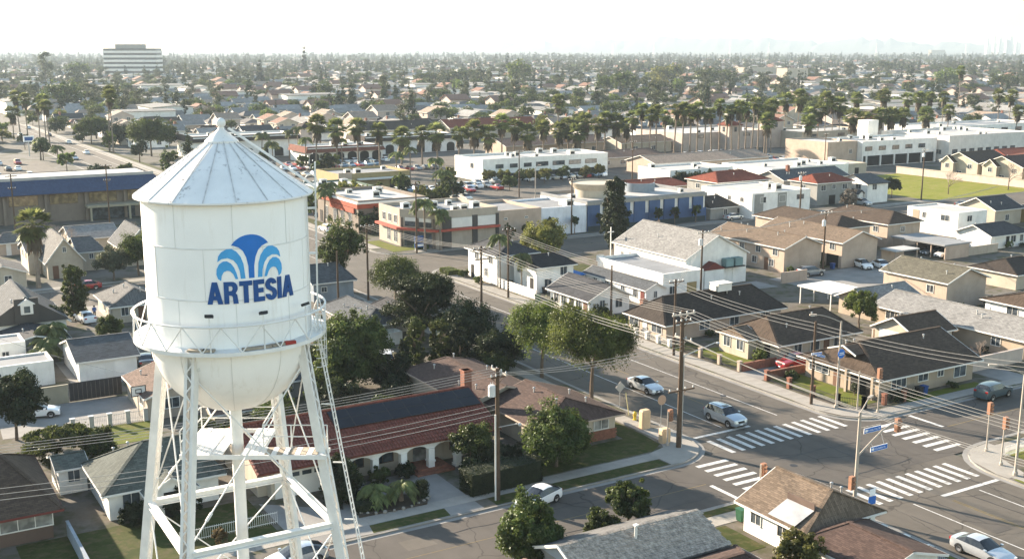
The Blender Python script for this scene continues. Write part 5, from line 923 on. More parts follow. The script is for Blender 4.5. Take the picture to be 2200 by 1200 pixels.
car('hatch', P_SILV, 'pale blue car parked under the tower behind the struts', 25.8, 72.9, 184)
car('sedan', P_BLACK, 'dark car parked behind the white garage', 29.4, 131.6, 80, None, .14); car('suv', P_BLACK, 'black car parked at the right edge by the white dark-roofed house', 192.5, 129.5, 10, None, .14)
car('sedan', P_BLUE, 'dark blue car parked right of the lone round bush', 214.4, 172.6, 3); car('sedan', P_BLACK, 'black car parked by the green lot below the bare tree', 226.6, 172.6, 3); car('suv', P_SILV, 'silver car parked in front of the white and black house', 207.2, 185.4, -90, None, .14); car('sedan', P_SILV, 'silver car parked beside the maroon-roofed cottage', 166, 183.8, 2, None, .14)
car('van', P_WHITE, 'white box van parked beneath the street trees on the main road', 68.4, 142, 90); car('suv', P_WHITE, 'white car parked at the kerb beside the taupe shop', 85.0, 214, 90); car('sedan', P_WHITE, 'white sedan parked at the kerb behind the tank edge', 69, 205, -90)
car('hatch', P_WHITE, 'small white car parked on the drive behind the person', 27.6, 157.6, 100, None, .14)
# small cars: one mesh each, a few paints
SM = {}
def small_car(kind, paint, label, x, y, hd, group):
    key = (kind, paint.name)
    if key not in SM:
        b, g, wr, wb, st = car_geo(kind); nb = len(b.f); b.add(g.v, g.f); ng = len(b.f)
        for sx in (-1,1):
            for sy in (-1,1): b.tube((sx*wb,sy*(st[3][1]-.2),wr),(sx*wb,sy*(st[3][1]+.02),wr),wr,wr,10)
        me = b.mesh('small_car'); 
        for m_ in (paint, M_CARGLASS, M_TYRE): me.materials.append(m_)
        me.polygons.foreach_set('material_index', [0]*nb+[1]*(ng-nb)+[2]*(len(b.f)-ng)); SM[key] = me
    o = link('parked_car', SM[key]); o.location = (x,y,.135); o.rotation_euler = (0,0,R(hd)); return setp(o, label, 'car', group)
paints = [(P_WHITE,'white'),(P_SILV,'silver'),(P_GREY,'grey'),(P_BLACK,'black'),(P_BLUE,'dark blue'),(P_RED,'red'),(P_GOLD,'champagne'),(P_WHITE,'white')]
ORDW = ['first','second','third','fourth','fifth','sixth','seventh','eighth','ninth','tenth','eleventh','twelfth','thirteenth','fourteenth','fifteenth','sixteenth','seventeenth','eighteenth','nineteenth','twentieth','twenty-first','twenty-second','twenty-third','twenty-fourth','twenty-fifth','twenty-sixth','twenty-seventh','twenty-eighth','twenty-ninth','thirtieth','thirty-first','thirty-second','thirty-third','thirty-fourth','thirty-fifth','thirty-sixth','thirty-seventh','thirty-eighth','thirty-ninth','fortieth']
def pxof(x, y, z=0.0):
    cy_, sy_ = math.cos(R(31)), math.sin(R(31)); c_, s_ = math.cos(PITCH), math.sin(PITCH)
    X = x*cy_-y*sy_; Y = x*sy_+y*cy_; dz = z-HC; dep = Y*c_-dz*s_; return 1100+2450*X/dep, 623-2450*(Y*s_+dz*c_)/dep, dep
def lot(where, rows, group, fill=.8, seed=1):
    rnd = random.Random(seed); L = []
    for x0, x1, y, hd in rows:
        x = x0
        while x < x1:
            if rnd.random() < fill: L.append((x, y, hd+rnd.choice((0,180))+rnd.uniform(-3,3), rnd.choice(paints), rnd.choice(('sedan','suv','hatch','sedan'))))
            x += 2.75
    L.sort(key=lambda c: pxof(c[0], c[1])[0]); cnt = {}
    for x, y, hd, (p, nm), k in L:
        cnt[nm] = cnt.get(nm, 0)+1; small_car(k, p, '%s parked car, %s of its colour from left, %s' % (nm, ORDW[min(cnt[nm]-1,39)], where), x, y, hd, group)
lot('beside the white office', [(133,152,262,90),(133,152,256.4,90),(150,194,268.6,90),(118,132,262.4,90),(118,134,241,90)], 'cars in the office car park', .85, 3)
lot('in the crowded car park', [(252,273,304,90),(252,273,298.6,90),(254,273,290,90),(254,273,284.6,90),(250,273,276,90)], 'cars in the crowded car park', .88, 5)
lot('along the palm arcade', [(96,158,341,90),(96,150,330,90),(96,160,312,90)], 'cars before the palm arcade', .75, 8)
lot('beyond the blue roof', [(22,52,372,90),(22,52,330,90),(22,56,392,90),(22,52,350,90)], 'cars in the lot beyond the blue roof', .5, 9)
lot('before the far-right shops', [(356,440,292,90),(356,470,284,90)], 'cars before the far right shops', .55, 10)
rnd = random.Random(4)
for i, (x, y, p, nm, hd) in enumerate(((78.5,420,P_WHITE,'white',90),(71,400,P_GREY,'maroon-grey',-90),(70,452,P_SILV,'silver',-90),(81.6,470,P_WHITE,'white',90),(71.4,520,P_WHITE,'white',-90),(81.8,515,P_BLACK,'black',90),(70,610,P_GREY,'grey',-90),(81.4,566,P_SILV,'silver',90))):
    small_car('sedan', p, '%s car on the long street at the far left, %s nearest' % (nm, ORDW[[1,0,2,3,5,4,7,6][i]]), x, y, hd, 'cars on the far main street').location.z = .02
# person on the left-hand drive
pn = thing('person', 'person in a blue top and dark trousers walking up the left drive', 'person', (29.2,159.0,G0)); 
def skin_person(root):
    V = [(0,0,.95),(0,0,1.2),(0,0,1.42),(0,0,1.53),(0,.01,1.66),(.2,0,1.40),(.27,.05,1.12),(.24,.22,.98),(-.2,0,1.40),(-.28,-.04,1.12),(-.25,.12,.92),(.1,0,.88),(.11,.1,.48),(.11,.02,.06),(.11,.16,.04),(-.1,0,.88),(-.11,-.06,.48),(-.12,-.22,.08),(-.12,-.1,.04)]
    Ed = [(0,1),(1,2),(2,3),(3,4),(2,5),(5,6),(6,7),(2,8),(8,9),(9,10),(0,11),(11,12),(12,13),(13,14),(0,15),(15,16),(16,17),(17,18)]
    rad = [.15,.15,.16,.06,.11,.075,.055,.04,.075,.055,.04,.1,.07,.05,.04,.1,.07,.05,.04]
    import bmesh
    q = bmesh.new(); ly = q.verts.layers.skin.verify(); bv = [q.verts.new(p) for p in V]
    for i, b_ in enumerate(bv): b_[ly].radius = (rad[i], rad[i]); b_[ly].use_root = (i == 0)
    for e in Ed: q.edges.new((bv[e[0]], bv[e[1]]))
    me = bpy.data.meshes.new('body'); q.to_mesh(me); q.free(); o = link('body', me, root)
    o.modifiers.new('Skin','SKIN'); s = o.modifiers.new('Sub','SUBSURF'); s.levels = 1; s.render_levels = 1
    m, t, n, b = new_mat('person_clothes'); co = coords(t); sp = n.new('ShaderNodeSeparateXYZ'); t.links.new(co, sp.inputs[0])
    c = mixc(t, ramp(t, sp.outputs[2], .93, .95), (.03,.03,.035,1), (.03,.10,.32,1)); c = mixc(t, ramp(t, sp.outputs[2], 1.5, 1.51), c, (.45,.28,.2,1)); t.links.new(c, b.inputs['Base Color']); me.materials.append(m)
    MB().lathe((0,.0,1.62),[(.13,0),(.135,.08),(.1,.15),(.001,.18)],10).build('hair', M_BLACK, root)
ORG[pn] = Vector((0,0,0)); skin_person(pn)
# ================================================================ poles, wires, lamps, signals, signs
def upole(label, x, y, h, arms=(), trans=None, r=.15, lean=(0,0)):
    t = thing('utility_pole', label, 'utility pole', (x,y,G0)); top = (x+lean[0],y+lean[1],h); MB().tube((x,y,G0),top,r*1.15,r*.75,10).build('shaft', M_POLE, t)
    for z, L, ax, m_ in arms:
        f = z/h; cx, cy = x+lean[0]*f, y+lean[1]*f; d = Vector((1,0,0)) if ax == 'x' else Vector((0,1,0)); off = Vector((.16,0,0)) if ax == 'y' else Vector((0,-.16,0)); p = Vector((cx,cy,z))+off
        a = MB().bar(p-d*L/2,p+d*L/2,.11,.13).bar(p+d*.6,Vector((cx,cy,z-.6))+off*.6,.04,.04).bar(p-d*.6,Vector((cx,cy,z-.6))+off*.6,.04,.04).build('crossarm', m_, t)
        for k in range(4): q = p+d*(L*(-.45+.3*k)); MB().lathe((q.x,q.y,q.z+.06),[(.03,0),(.07,.04),(.05,.1),(.08,.13),(.04,.22),(.001,.24)],8).build('insulator', M_GALV, a)
    if trans: z, dx, dy = trans; MB().lathe((x+dx,y+dy,z),[(.001,0),(.3,.02),(.3,.85),(.24,.95),(.001,.97)],14).tube((x+dx-.1,y+dy,z+.95),(x+dx-.1,y+dy,z+1.2),.04,.02,6).tube((x+dx+.1,y+dy,z+.95),(x+dx+.1,y+dy,z+1.2),.04,.02,6).build('transformer', mat('transformer_grey',(.55,.56,.56)), t)
    return t
MC = mat('pale_crossarm',(.42,.38,.33))
p1 = upole('thick tall utility pole on the corner by the crosswalk', 64.6,77.7,13.0,[(12.7,2.6,'x',MC),(12.0,1.8,'x',M_POLE),(10.4,2.4,'y',MC),(5.6,3.0,'x',M_POLE)],None,.22)
MB().tube((64.6,77.5,8.8),(67.6,76.6,9.9),.05,.04,8).lathe((67.8,76.5,9.82),[(.001,-.08),(.14,-.05),(.2,.04),(.1,.12),(.001,.13)],10).build('lamp_arm', M_GALV, p1); MB().tube((64.8,77.55,G0),(64.8,77.55,8.8),.05,.05,6).build('conduit', M_GALV, p1)
pc = upole('wooden utility pole with grey transformer before the solar house', 44.0,75.5,11.2,[(10.9,2.4,'y',MC),(10.5,1.4,'x',M_POLE)],(8.9,-.45,.1),.2)
MB().tube((43.75,75.4,G0),(43.75,75.4,7.4),.07,.07,8).build('white_conduit', M_TRIM, pc); MB().tube((44.0,75.4,6.3),(44.9,73.9,6.9),.04,.03,6).ball((45.0,73.7,6.85),.16,5).build('lamp_arm', M_GALV, pc)
for a in (('dark utility pole across the street in line with the thick one',84.6,103.2,9.4,[(9.1,2.2,'x',M_POLE)]),('dark utility pole beside the corner house fence',84.6,80.8,8.9,[]),('tall utility pole behind the windswept juniper',66.0,117.0,13.0,[(12.6,2.4,'x',M_POLE),(11.4,1.8,'x',M_POLE)]),('utility pole in front of the white two-storey house',84.2,141.2,10.6,[(10.2,2.2,'x',M_POLE)]),('dark utility pole left of the forked street tree',65.8,150.2,11.4,[(11.0,2.2,'x',M_POLE)]),
          ('short utility pole beside the white bungalow gable',89.6,122.9,7.4,[]),('short bare utility pole above the dark roofs',59.4,146,8.6,[]),('utility pole with tall wide arms by the corner shop',89.2,181.6,13.0,[(12.6,1.8,'y',M_POLE)]),('utility pole in front of the white sloped wall',124.6,184.6,11.4,[(11,1.8,'x',M_POLE)]),('utility pole before the white ribbon-window office',145.9,239.4,11.6,[(11.3,2.2,'x',M_POLE)]),('utility pole at the right end of the white office',178,236,13.0,[(12.6,2.2,'x',M_POLE),(10.6,1.4,'x',M_POLE)]),
          ('left of the two dark poles before the blue roof',30.5,240,12.2,[(11.8,2.2,'x',M_POLE),(9.4,1.4,'x',M_POLE)]),('right of the two dark poles before the blue roof',47.6,236,13.6,[(13.2,2.2,'x',M_POLE),(10.4,1.4,'x',M_POLE)]),('wooden utility pole at the right edge corner',85.2,56.4,10.6,[])): upole(*a)
upole('utility pole with transformer behind the church porch', 106.8,124.6,10.6,[(10.2,2.2,'x',MC)],(8.4,-.4,-.1),.15); upole('utility pole with transformer between the tan apartment blocks', 136.6,129.6,10.6,[(10.3,2.6,'x',MC)],(8.2,-.4,-.1),.16); upole('utility pole with transformer before the white flats', 172.6,171,11.2,[(10.9,2.2,'x',MC)],(9.4,-.35,-.1),.17); upole('utility pole at the edge of the green lot', 226.6,184.6,12.6,[(12.2,2.2,'x',MC)],(10.6,-.35,-.1),.16); upole('utility pole on the near corner of the right-hand palms', 247,236,12.4,[(12,2,'x',M_POLE)])
def wire(a, b, sag, label, group, r=.019, n=14):
    pts = [Vector(a).lerp(Vector(b), i/n)-Vector((0,0,sag*4*(i/n)*(1-i/n))) for i in range(n+1)]; o = MB().path(pts, r, 4).build('power_line', M_WIRE, None); return setp(o, label, 'power line', group)
for i in range(4):
    dx = -1.0+.7*i; g = 'lines along the main street poles'; lab = ('kerb-side','second','third','innermost')[3-i]+' of four high power lines '
    for (xa,ya,za),(xb,yb,zb),s,wh in (((64.6,77.7,12.9),(66.0,117,12.8),.7,'from the thick pole back to the juniper pole'),((66.0,117,12.8),(65.8,150.2,11.2),.6,'between the juniper pole and the forked tree pole'),((64.6,77.7,12.9),(65.2,30,12.6),1.0,'leaving the thick pole to the right')): wire((xa+dx,ya,za),(xb+dx,yb,zb),s,lab+wh,g)
for i in range(3): wire((64.6,76.8+.7*i,10.5),(65.0,30,10.2+.25*i),1.1,('upper','middle','lower')[i]+' one of three lower cables leaving the thick pole to the right','lower cables at the thick pole',.022); wire((64.6,77.7,10.4-.3*i),(66,117,10.2-.3*i),.8,('upper','middle','lower')[i]+' one of three lower cables running back to the juniper pole','lower cables to the juniper pole',.03)
for i in range(4): wire((44.2,74.5+.6*i,11.0),(-8,79.5+.6*i,11.0),1.1,('nearest','second','third','farthest')[i]+' of four power lines crossing above the solar roof','lines above the solar roof')
for i in range(3): wire((44,75.5,8.2-.4*i),(-8,80,8.6-.4*i),1.2,('upper','middle','lower')[i]+' one of three low cables sagging past the tower legs','cables past the tower',.022); wire((44.2,75,10.9-.1*i),(64.4,77.4,10.2-.4*i),.4,('upper','middle','lower')[i]+' one of three cables linking the transformer pole and the corner pole','cables between the two near poles',.022)
for i in range(3): wire((84.6,103.2,9.2-.4*i),(84.6,80.8,8.7-.4*i),.4,('upper','middle','lower')[i]+' one of three cables between the two dark poles across the street','cables between the dark poles',.022); wire((84.6,80.8,8.7-.4*i),(85.2,56.4,10.2-.4*i),.5,('upper','middle','lower')[i]+' one of three cables from the corner house pole to the right corner pole','cables to the right corner',.022); wire((84.6,103.2,9.2-.3*i),(84.2,141.2,10.2-.3*i),.6,('upper','middle','lower')[i]+' one of three cables from the dark pole to the white house pole','cables to the white house pole',.022)
for i in range(3): wire((106.8+.8*i-.8,124.6,10.3),(136.6+.8*i-.8,129.6,10.4),.7,('upper','middle','lower')[i]+' one of three power lines over the church yard','lines over the church yard',.022); wire((136.6+.8*i-.8,129.6,10.4),(190+.8*i,138,10.4),1.0,('upper','middle','lower')[i]+' one of three power lines over the apartment court','lines over the apartment court',.022); wire((84.6,103.2,9.0-.3*i),(106.8,124.6,9.4-.3*i),.6,('upper','middle','lower')[i]+' one of three service cables to the church pole','cables to the church pole',.02)
wire((30.5,240,11.9),(47.6,236,13.3),.5,'single power line between the poles before the blue roof',None); wire((145.9,239.4,11.4),(178,236,12.7),.5,'single power line before the white office',None); wire((12,131,6.5),(24.6,118,3.0),.3,'thin service cable dropping to the beige garden house',None,.02)
# street lamps
def lamp(label, x, y, h, ax, ay, L=2.6, m=M_CREAMPOLE):
    t = thing('street_lamp', label, 'street lamp', (x,y,G0)); d = Vector((ax,ay,0)).normalized(); MB().tube((x,y,G0),(x,y,h),.13,.09,10).lathe((x,y,G0),[(.22,0),(.22,.25),(.14,.4)],10).build('pole', m, t)
    pts = [Vector((x,y,h-.1))+d*L*f+Vector((0,0,.75*math.sin(f*math.pi/2))) for f in [i/7 for i in range(8)]]; MB().path(pts,.045,8).build('arm', m, t); e = pts[-1]; hd = MB().bar(e-d*.1,e+d*.6,.24,.14).build('lamp_head', m, t); MB().bar(e+d*.1+Vector((0,0,-.09)),e+d*.5+Vector((0,0,-.09)),.18,.04).build('lens', M_LAMP, hd)
lamp('cream street lamp on the corner house pavement', 85.9,78.6,9.2,-.7,.45); lamp('cream street lamp at the right corner beside the wooden pole', 84.9,57.2,9.2,-.75,.6,2.4); lamp('cream street lamp before the white office car park', 148.5,236,7.6,1,0,1.0); lamp('thin pale lamp column beside the corner shop', 94.6,182.8,6.4,1,0,.5)
# signals
def sig(root, x, y, z, nm='signal_head', face=(0,-1)):
    s = MB().box(x-.2,x+.2,y-.16,y+.16,z-.55,z+.55).build(nm, M_STEELSIG, root); f = Vector((face[0],face[1],0))
    for k in (-1,0,1):
        c_ = Vector((x,y,z+.34*k))+f*.19; MB().tube(c_-f*.03,c_+f*.14,.14,.13,10).build('visor', M_STEELSIG, s)
    return s
t = thing('traffic_signal', 'tall cream mast with blue street signs and an outreaching arm', 'traffic signal', (70.2,61.4,G0)) if False else thing('traffic_signal', 'tall cream signal mast with blue street signs and long arm behind the white house', 'traffic signal', (66.4,58.3,G0))
sx, sy = 66.4,58.3
MB().tube((sx,sy,G0),(sx,sy,8.6),.17,.11,10).lathe((sx,sy,G0),[(.3,0),(.3,.35),(.18,.6)],12).build('mast', M_CREAMPOLE, t)
arm = [Vector((sx,sy,5.0)),Vector((sx+1.6,sy+.1,5.9)),Vector((sx+3.0,sy+.3,6.5)),Vector((sx+4.2,sy+.5,6.7)),Vector((sx+5.0,sy+.6,6.7))]; MB().path(arm,.07,8).build('signal_arm', M_CREAMPOLE, t); sig(t, sx+5.1,sy+.6,6.5); sig(t, sx-.45,sy,2.9)
MB().tube((sx,sy,8.5),(sx+1.9,sy+.9,9.2),.06,.05,8).bar((sx+1.8,sy+.85,9.2),(sx+2.6,sy+1.2,9.2),.24,.13).build('lamp_arm', M_CREAMPOLE, t)
def textpart(txt, root, origin, right, up, size, m, name='lettering'):
    cu = bpy.data.curves.new('t','FONT'); cu.body = txt; cu.size = size; cu.align_x = 'CENTER'; cu.align_y = 'CENTER'; ob = bpy.data.objects.new('tmp',cu); C.objects.link(ob); dg = bpy.context.evaluated_depsgraph_get(); me = bpy.data.meshes.new_from_object(ob.evaluated_get(dg)); bpy.data.objects.remove(ob)
    o = Vector(origin); rr = Vector(right).normalized(); uu = Vector(up); mb = MB(); mb.add([o+rr*v.co.x+uu*v.co.y for v in me.vertices],[tuple(p.vertices) for p in me.polygons]); return mb.build(name, m, root)
def street_sign(root, c, L, hgt, txt, right=(1,0,0)):
    rr = Vector(right).normalized(); nn = Vector((rr.y,-rr.x,0)); c = Vector(c); s = MB().bar(c-rr*L/2,c+rr*L/2,.04,hgt).build('street_sign', M_SIGNW, root)
    MB().bar(c-rr*(L/2-.03)+nn*.024,c+rr*(L/2-.03)+nn*.024,.01,hgt-.06).build('sign_face', M_BLUE, s); textpart(txt, s, c+rr*.12+nn*.032, rr, (0,0,1), hgt*.56, M_SIGNW); MB().bar(c-rr*(L/2-.1)+nn*.034,c-rr*(L/2-.38)+nn*.034,.006,hgt*.45).build('sign_emblem', M_SIGNW, s)
street_sign(t, (sx+1.35,sy-.12,7.0), 1.9,.42, 'Artesia City Bl'); street_sign(t, (sx+2.2,sy-.15,5.35), 1.9,.42, 'Clarkdale Av'); MB().bar((sx,sy,7.3),(sx+2.3,sy-.1,7.3),.04,.04).build('sign_bracket', M_CREAMPOLE, t); MB().tube((sx+1.5,sy-.1,5.6),(sx+1.5,sy+.08,5.8),.02,.02,5).tube((sx+2.8,sy-.12,5.55),(sx+2.8,sy+.25,6.35),.02,.02,5).build('sign_hanger', M_GALV, t)
def sigpost(label, x, y, h, zs, blue=None):
    t = thing('traffic_signal', label, 'traffic signal', (x,y,G0)); MB().tube((x,y,G0),(x,y,h),.075,.065,8).lathe((x,y,G0),[(.16,0),(.16,.2),(.09,.35)],10).build('post', M_CREAMPOLE, t)
    for z, dx in zs: sig(t, x+dx, y, z)
    return t
sigpost('short signal post in front of the near crosswalk', 61.4,63.6,3.6,[(3.1,.28)]); sigpost('signal post beside the thick utility pole', 64.0,78.6,3.4,[(3.0,.25)]); sigpost('signal post on the corner house side of the crossing', 88.4,75.4,4.6,[(4.2,-.1)])
sigpost('signal post on the grass at the right corner', 88.0,62.4,4.6,[(4.2,0)]); sigpost('signal post nearest the right edge lamp', 86.0,59.4,4.4,[(4.0,.1)])
t = thing('signal_mast', 'cream signal mast with lamp arm in front of the corner house garden', 'traffic signal', (87.2,77.0,G0)); MB().tube((87.2,77.0,G0),(87.2,77,4.2),.08,.07,8).build('post', M_CREAMPOLE, t)
t = thing('street_sign_post', 'pair of blue street name blades on the dark pole by the lawn', 'street sign', (84.6,80.5,5.2)); street_sign(t,(84.6,80.45,5.6),1.3,.24,'Clarkdale Av',(1,-.15,0)); street_sign(t,(84.95,80.4,5.35),1.3,.24,'Artesia City Bl',(.3,-1,0))
t = thing('round_sign', 'round blue sign fixed to the corner street lamp', 'sign', (85.9,78.4,5.7)); o = MB().tube((85.9,78.36,5.9),(85.9,78.32,5.9),.48,.48,24).build('sign_plate', M_BLUE, t); MB().box(85.6,86.2,78.28,78.315,5.95,6.02).box(85.55,86.25,78.28,78.315,5.78,5.84).build('lettering', M_SIGNW, t)
t = thing('sign_post', 'blue and white sign standing beside the signal mast', 'sign', (66.7,56.9,G0)); MB().tube((66.7,56.9,G0),(66.7,56.9,2.6),.04,.04,6).build('post', M_GALV, t); MB().box(66.3,67.1,56.82,56.86,1.5,2.15).build('blue_panel', M_BLUE, t); MB().box(66.4,67.0,56.82,56.86,2.2,2.75).build('white_panel', M_SIGNW, t)
t = thing('warning_sign', 'diamond-shaped sign turned away beside the main street kerb', 'sign', (66.6,89.6,G0)); MB().tube((66.6,89.6,G0),(66.6,89.6,2.9),.035,.035,6).build('post', M_GALV, t); MB().add([(66.6,89.56,1.9),(67.2,89.56,2.5),(66.6,89.56,3.1),(66.0,89.56,2.5),(66.6,89.53,1.9),(67.2,89.53,2.5),(66.6,89.53,3.1),(66.0,89.53,2.5)],[(0,1,2,3),(7,6,5,4),(0,4,5,1),(1,5,6,2),(2,6,7,3),(3,7,4,0)]).build('sign_plate', mat('sign_back',(.42,.38,.34),.5), t)
t = thing('round_sign', 'round tan sign back half hidden by the thick pole', 'sign', (66.7,83.0,G0)); MB().tube((66.7,83,G0),(66.7,83,3.0),.035,.035,6).build('post', M_GALV, t); MB().tube((66.7,82.94,2.9),(66.7,82.9,2.9),.5,.5,20).build('sign_plate', mat('sign_back_tan',(.40,.26,.18),.5), t)
t = thing('shop_sign', 'blue sign board on the lawn of the corner shop', 'sign', (91.2,184.6,G0)); MB().box(90.2,92.2,184.5,184.66,.6,1.4).box(90.2,92.2,184.5,184.66,1.7,2.7).build('sign_board', M_NAVY, t); MB().box(90.3,90.4,184.5,184.6,G0,2.7).box(92.0,92.1,184.5,184.6,G0,2.7).build('post', M_TRIM, t); MB().box(90.4,92.0,184.44,184.48,.8,1.2).build('white_panel', M_SIGNW, t)
t = thing('pole_sign', 'white pole sign by the left car park far up the street', 'sign', (60,420,G0)); MB().box(58.4,61.8,419.8,420.2,5,7).build('sign_box', M_SIGNW, t); MB().box(58.8,61.4,419.74,419.79,5.4,6.6).build('sign_face', M_NAVY, t); MB().tube((60,420,G0),(60,420,5),.18,.18,8).build('post', M_GALV, t)
t = thing('guy_rod', 'leaning pale rod bracing the kerb behind the hydrant', 'post', (66.4,88.4,G0)); MB().tube((66.3,87.6,G0),(66.6,88.6,2.2),.05,.05,6).build('rod', mat('yellow_rod',(.5,.42,.2)), t)
# ================================================================ trees and plants
L_OLIVE = leafmat('leaf_olive',(.06,.085,.02),(.105,.125,.032),(.036,.055,.014)); L_BRIGHT = leafmat('leaf_bright',(.10,.14,.028),(.16,.19,.04),(.07,.11,.02)); L_DARK = leafmat('leaf_dark',(.022,.034,.013),(.045,.058,.02),(.016,.026,.01),.25)
L_YEL = leafmat('leaf_yellow_green',(.15,.15,.035),(.22,.21,.05),(.10,.12,.03)); L_GREY = leafmat('leaf_grey_green',(.075,.085,.048),(.12,.13,.075),(.05,.062,.035)); L_PALM = leafmat('leaf_palm',(.14,.175,.055),(.235,.255,.09),(.09,.12,.04),.45); L_SKIRT = leafmat('palm_skirt',(.085,.062,.038),(.13,.095,.06),(.06,.045,.03),.2); L_DRY = leafmat('leaf_brown',(.13,.085,.04),(.18,.12,.06),(.09,.075,.03)); L_PINK = leafmat('twig_dry',(.20,.16,.13),(.26,.21,.17),(.16,.13,.10),.1)
M_BARK = mat('bark',(.13,.095,.07),.95,.3,2,12); M_PBARK = mat('palm_bark',(.20,.16,.125),.95,.25,2,10)
def leaves(rng, P, N, ls, asp=.5):
    """diamond leaf faces at points P with normals N"""
    n = len(P); l = ls*rng.uniform(.6,1.25,(n,1)); t = rng.normal(size=(n,3)); t -= (t*N).sum(1,keepdims=True)*N; t /= np.linalg.norm(t,axis=1,keepdims=True)+1e-9; b = np.cross(N,t)
    V = np.stack([P-t*l*.5, P+b*l*asp*.5, P+t*l*.5, P-b*l*asp*.5],1).reshape(-1,3); F = np.arange(4*n).reshape(-1,4); return V, F
def crown(seed, blobs, ncl, per, ls, cr=.7, droop=0.0, inner=.62, asp=.55, flat=1.0):
    rng = np.random.default_rng(seed); B = np.array([b[:3] for b in blobs],float); Rr = np.array([b[3:6] if len(b) > 4 else (b[3],)*3 for b in blobs],float)
    wt = Rr.prod(1)**(2/3); idx = rng.choice(len(B), ncl, p=wt/wt.sum()); d = rng.normal(size=(ncl,3)); d /= np.linalg.norm(d,axis=1,keepdims=True); d[:,2] = np.where(d[:,2] < -.55, -d[:,2]*.5, d[:,2])
    f = np.where(rng.random((ncl,1)) < .14, rng.uniform(1.0,1.28,(ncl,1)), rng.uniform(inner,1.03,(ncl,1))); cc = B[idx]+d*Rr[idx]*f; crs = cr*rng.uniform(.6,1.3,(ncl,1))
    k = rng.integers(0,ncl,ncl*per); off = rng.normal(size=(len(k),3)); off /= np.linalg.norm(off,axis=1,keepdims=True); off *= rng.uniform(0,1,(len(k),1))**.5; off[:,2] *= flat
    P = cc[k]+off*crs[k]; 
    if droop: P[:,2] -= droop*rng.uniform(0,1,len(k))**2
    N = d[k]*.5+off*.6+rng.normal(size=(len(k),3))*.55; N[:,2] += .25; N /= np.linalg.norm(N,axis=1,keepdims=True)
    return leaves(rng, P, N, ls, asp)
def trunk_mb(h, r, seed, spread=1.0, nl=5, top=.75):
    rnd = random.Random(seed); mb = MB(); a = Vector((0,0,-.1)); f = Vector((rnd.uniform(-.1,.1)*h*.2, rnd.uniform(-.1,.1)*h*.2, h*.38)); mid = a.lerp(f,.5)+Vector((rnd.uniform(-.1,.1),rnd.uniform(-.1,.1),0)); mb.tube(a,mid,r*1.25,r,8).tube(mid,f,r,r*.8,8)
    for i in range(nl):
        t = 2*math.pi*(i+rnd.random()*.6)/nl; e = f+Vector((math.cos(t)*spread*.5,math.sin(t)*spread*.5,h*.2)); e2 = f+Vector((math.cos(t)*spread,math.sin(t)*spread,h*(top-.38)*rnd.uniform(.8,1.1))); mb.tube(f,e,r*.55,r*.4,6).tube(e,e2,r*.4,r*.12,6)
        for j in range(2): g = e.lerp(e2,.5); t2 = t+rnd.uniform(-1,1); mb.tube(g,g+Vector((math.cos(t2)*spread*.4,math.sin(t2)*spread*.4,h*.12)),r*.25,r*.06,5)
    return mb
def tree(label, x, y, h, rad, lm, seed=1, n=90, per=70, ls=.28, style='round', cat='tree', group=None, name='tree', z=G0, tr=None):
    t = thing(name, label, cat, (x,y,z), random.uniform(0,6.28), group); ORG[t] = Vector((0,0,0)); rnd = random.Random(seed); b = []
    if style == 'round':
        b = [(0,0,h*.62,rad*.78,rad*.78,h*.34)]+[(math.cos(a)*rad*.55,math.sin(a)*rad*.55,h*rnd.uniform(.42,.8),rad*rnd.uniform(.36,.56),rad*.46,h*rnd.uniform(.15,.24)) for a in [2*math.pi*i/6+rnd.random()*.5 for i in range(6)]]
    elif style == 'umbrella':
        b = [(math.cos(a)*rad*.55*rnd.uniform(.6,1.1),math.sin(a)*rad*.55,h*rnd.uniform(.62,.84),rad*.5,rad*.5,h*.17) for a in [2*math.pi*i/6+rnd.random()*.5 for i in range(6)]]+[(0,0,h*.82,rad*.55,rad*.55,h*.17)]
    elif style == 'layers':
        b = [(rnd.uniform(-.6,.6)*rad,rnd.uniform(-.6,.6)*rad,h*(.3+.65*i/9),rad*.52,rad*.52,h*.07) for i in range(10)]
    elif style == 'cone':
        b = [(0,0,h*(.1+.86*i/7),max(.25,rad*(1-.9*i/7)),max(.25,rad*(1-.9*i/7)),h*.11) for i in range(8)]
    elif style == 'column':
        b = [(0,0,h*(.12+.8*i/6),rad*(1-.35*abs(i-2)/4)*.9,rad*(1-.35*abs(i-2)/4)*.9,h*.12) for i in range(7)]
    elif style == 'full': b = [(0,0,h*.5,rad*.85,rad*.85,h*.48)]+[(math.cos(a)*rad*.5,math.sin(a)*rad*.5,h*rnd.uniform(.25,.7),rad*.52,rad*.52,h*.22) for a in [2*math.pi*i/7 for i in range(7)]]
    elif style == 'bush': b = [(rnd.uniform(-.4,.4)*rad,rnd.uniform(-.4,.4)*rad,h*.5,rad*.7,rad*.7,h*.5) for i in range(4)]
    V, F = crown(seed, b, int(n*(2.0 if style == 'umbrella' else 1.6)), int(per*1.35), ls*1.08, rad*.2, h*.16 if style == 'umbrella' else 0, flat=.45 if style == 'layers' else 1.0, asp=.35 if style == 'umbrella' else .6)
    V[:,2] = np.maximum(V[:,2], .05)
    link('crown', npmesh('crown', V, F, lm), t); hh = h if style != 'bush' else h*.6
    trunk_mb(hh, tr or max(.06,h*.022), seed, rad*.6).build('trunk', M_BARK, t); return t
tree('leaning pale green street tree, left of the pair on the main street',66.0,103.4,8.4,3.7,L_BRIGHT,1,150,80,.26,'umbrella'); tree('drooping pale green street tree, right of the pair on the main street',65.9,93.6,9.6,4.3,L_BRIGHT,2,230,85,.26,'umbrella'); tree('round-headed street tree with forked bare trunk',65.9,141.2,8.0,3.6,L_OLIVE,3,130,70,.26,'umbrella',tr=.2)
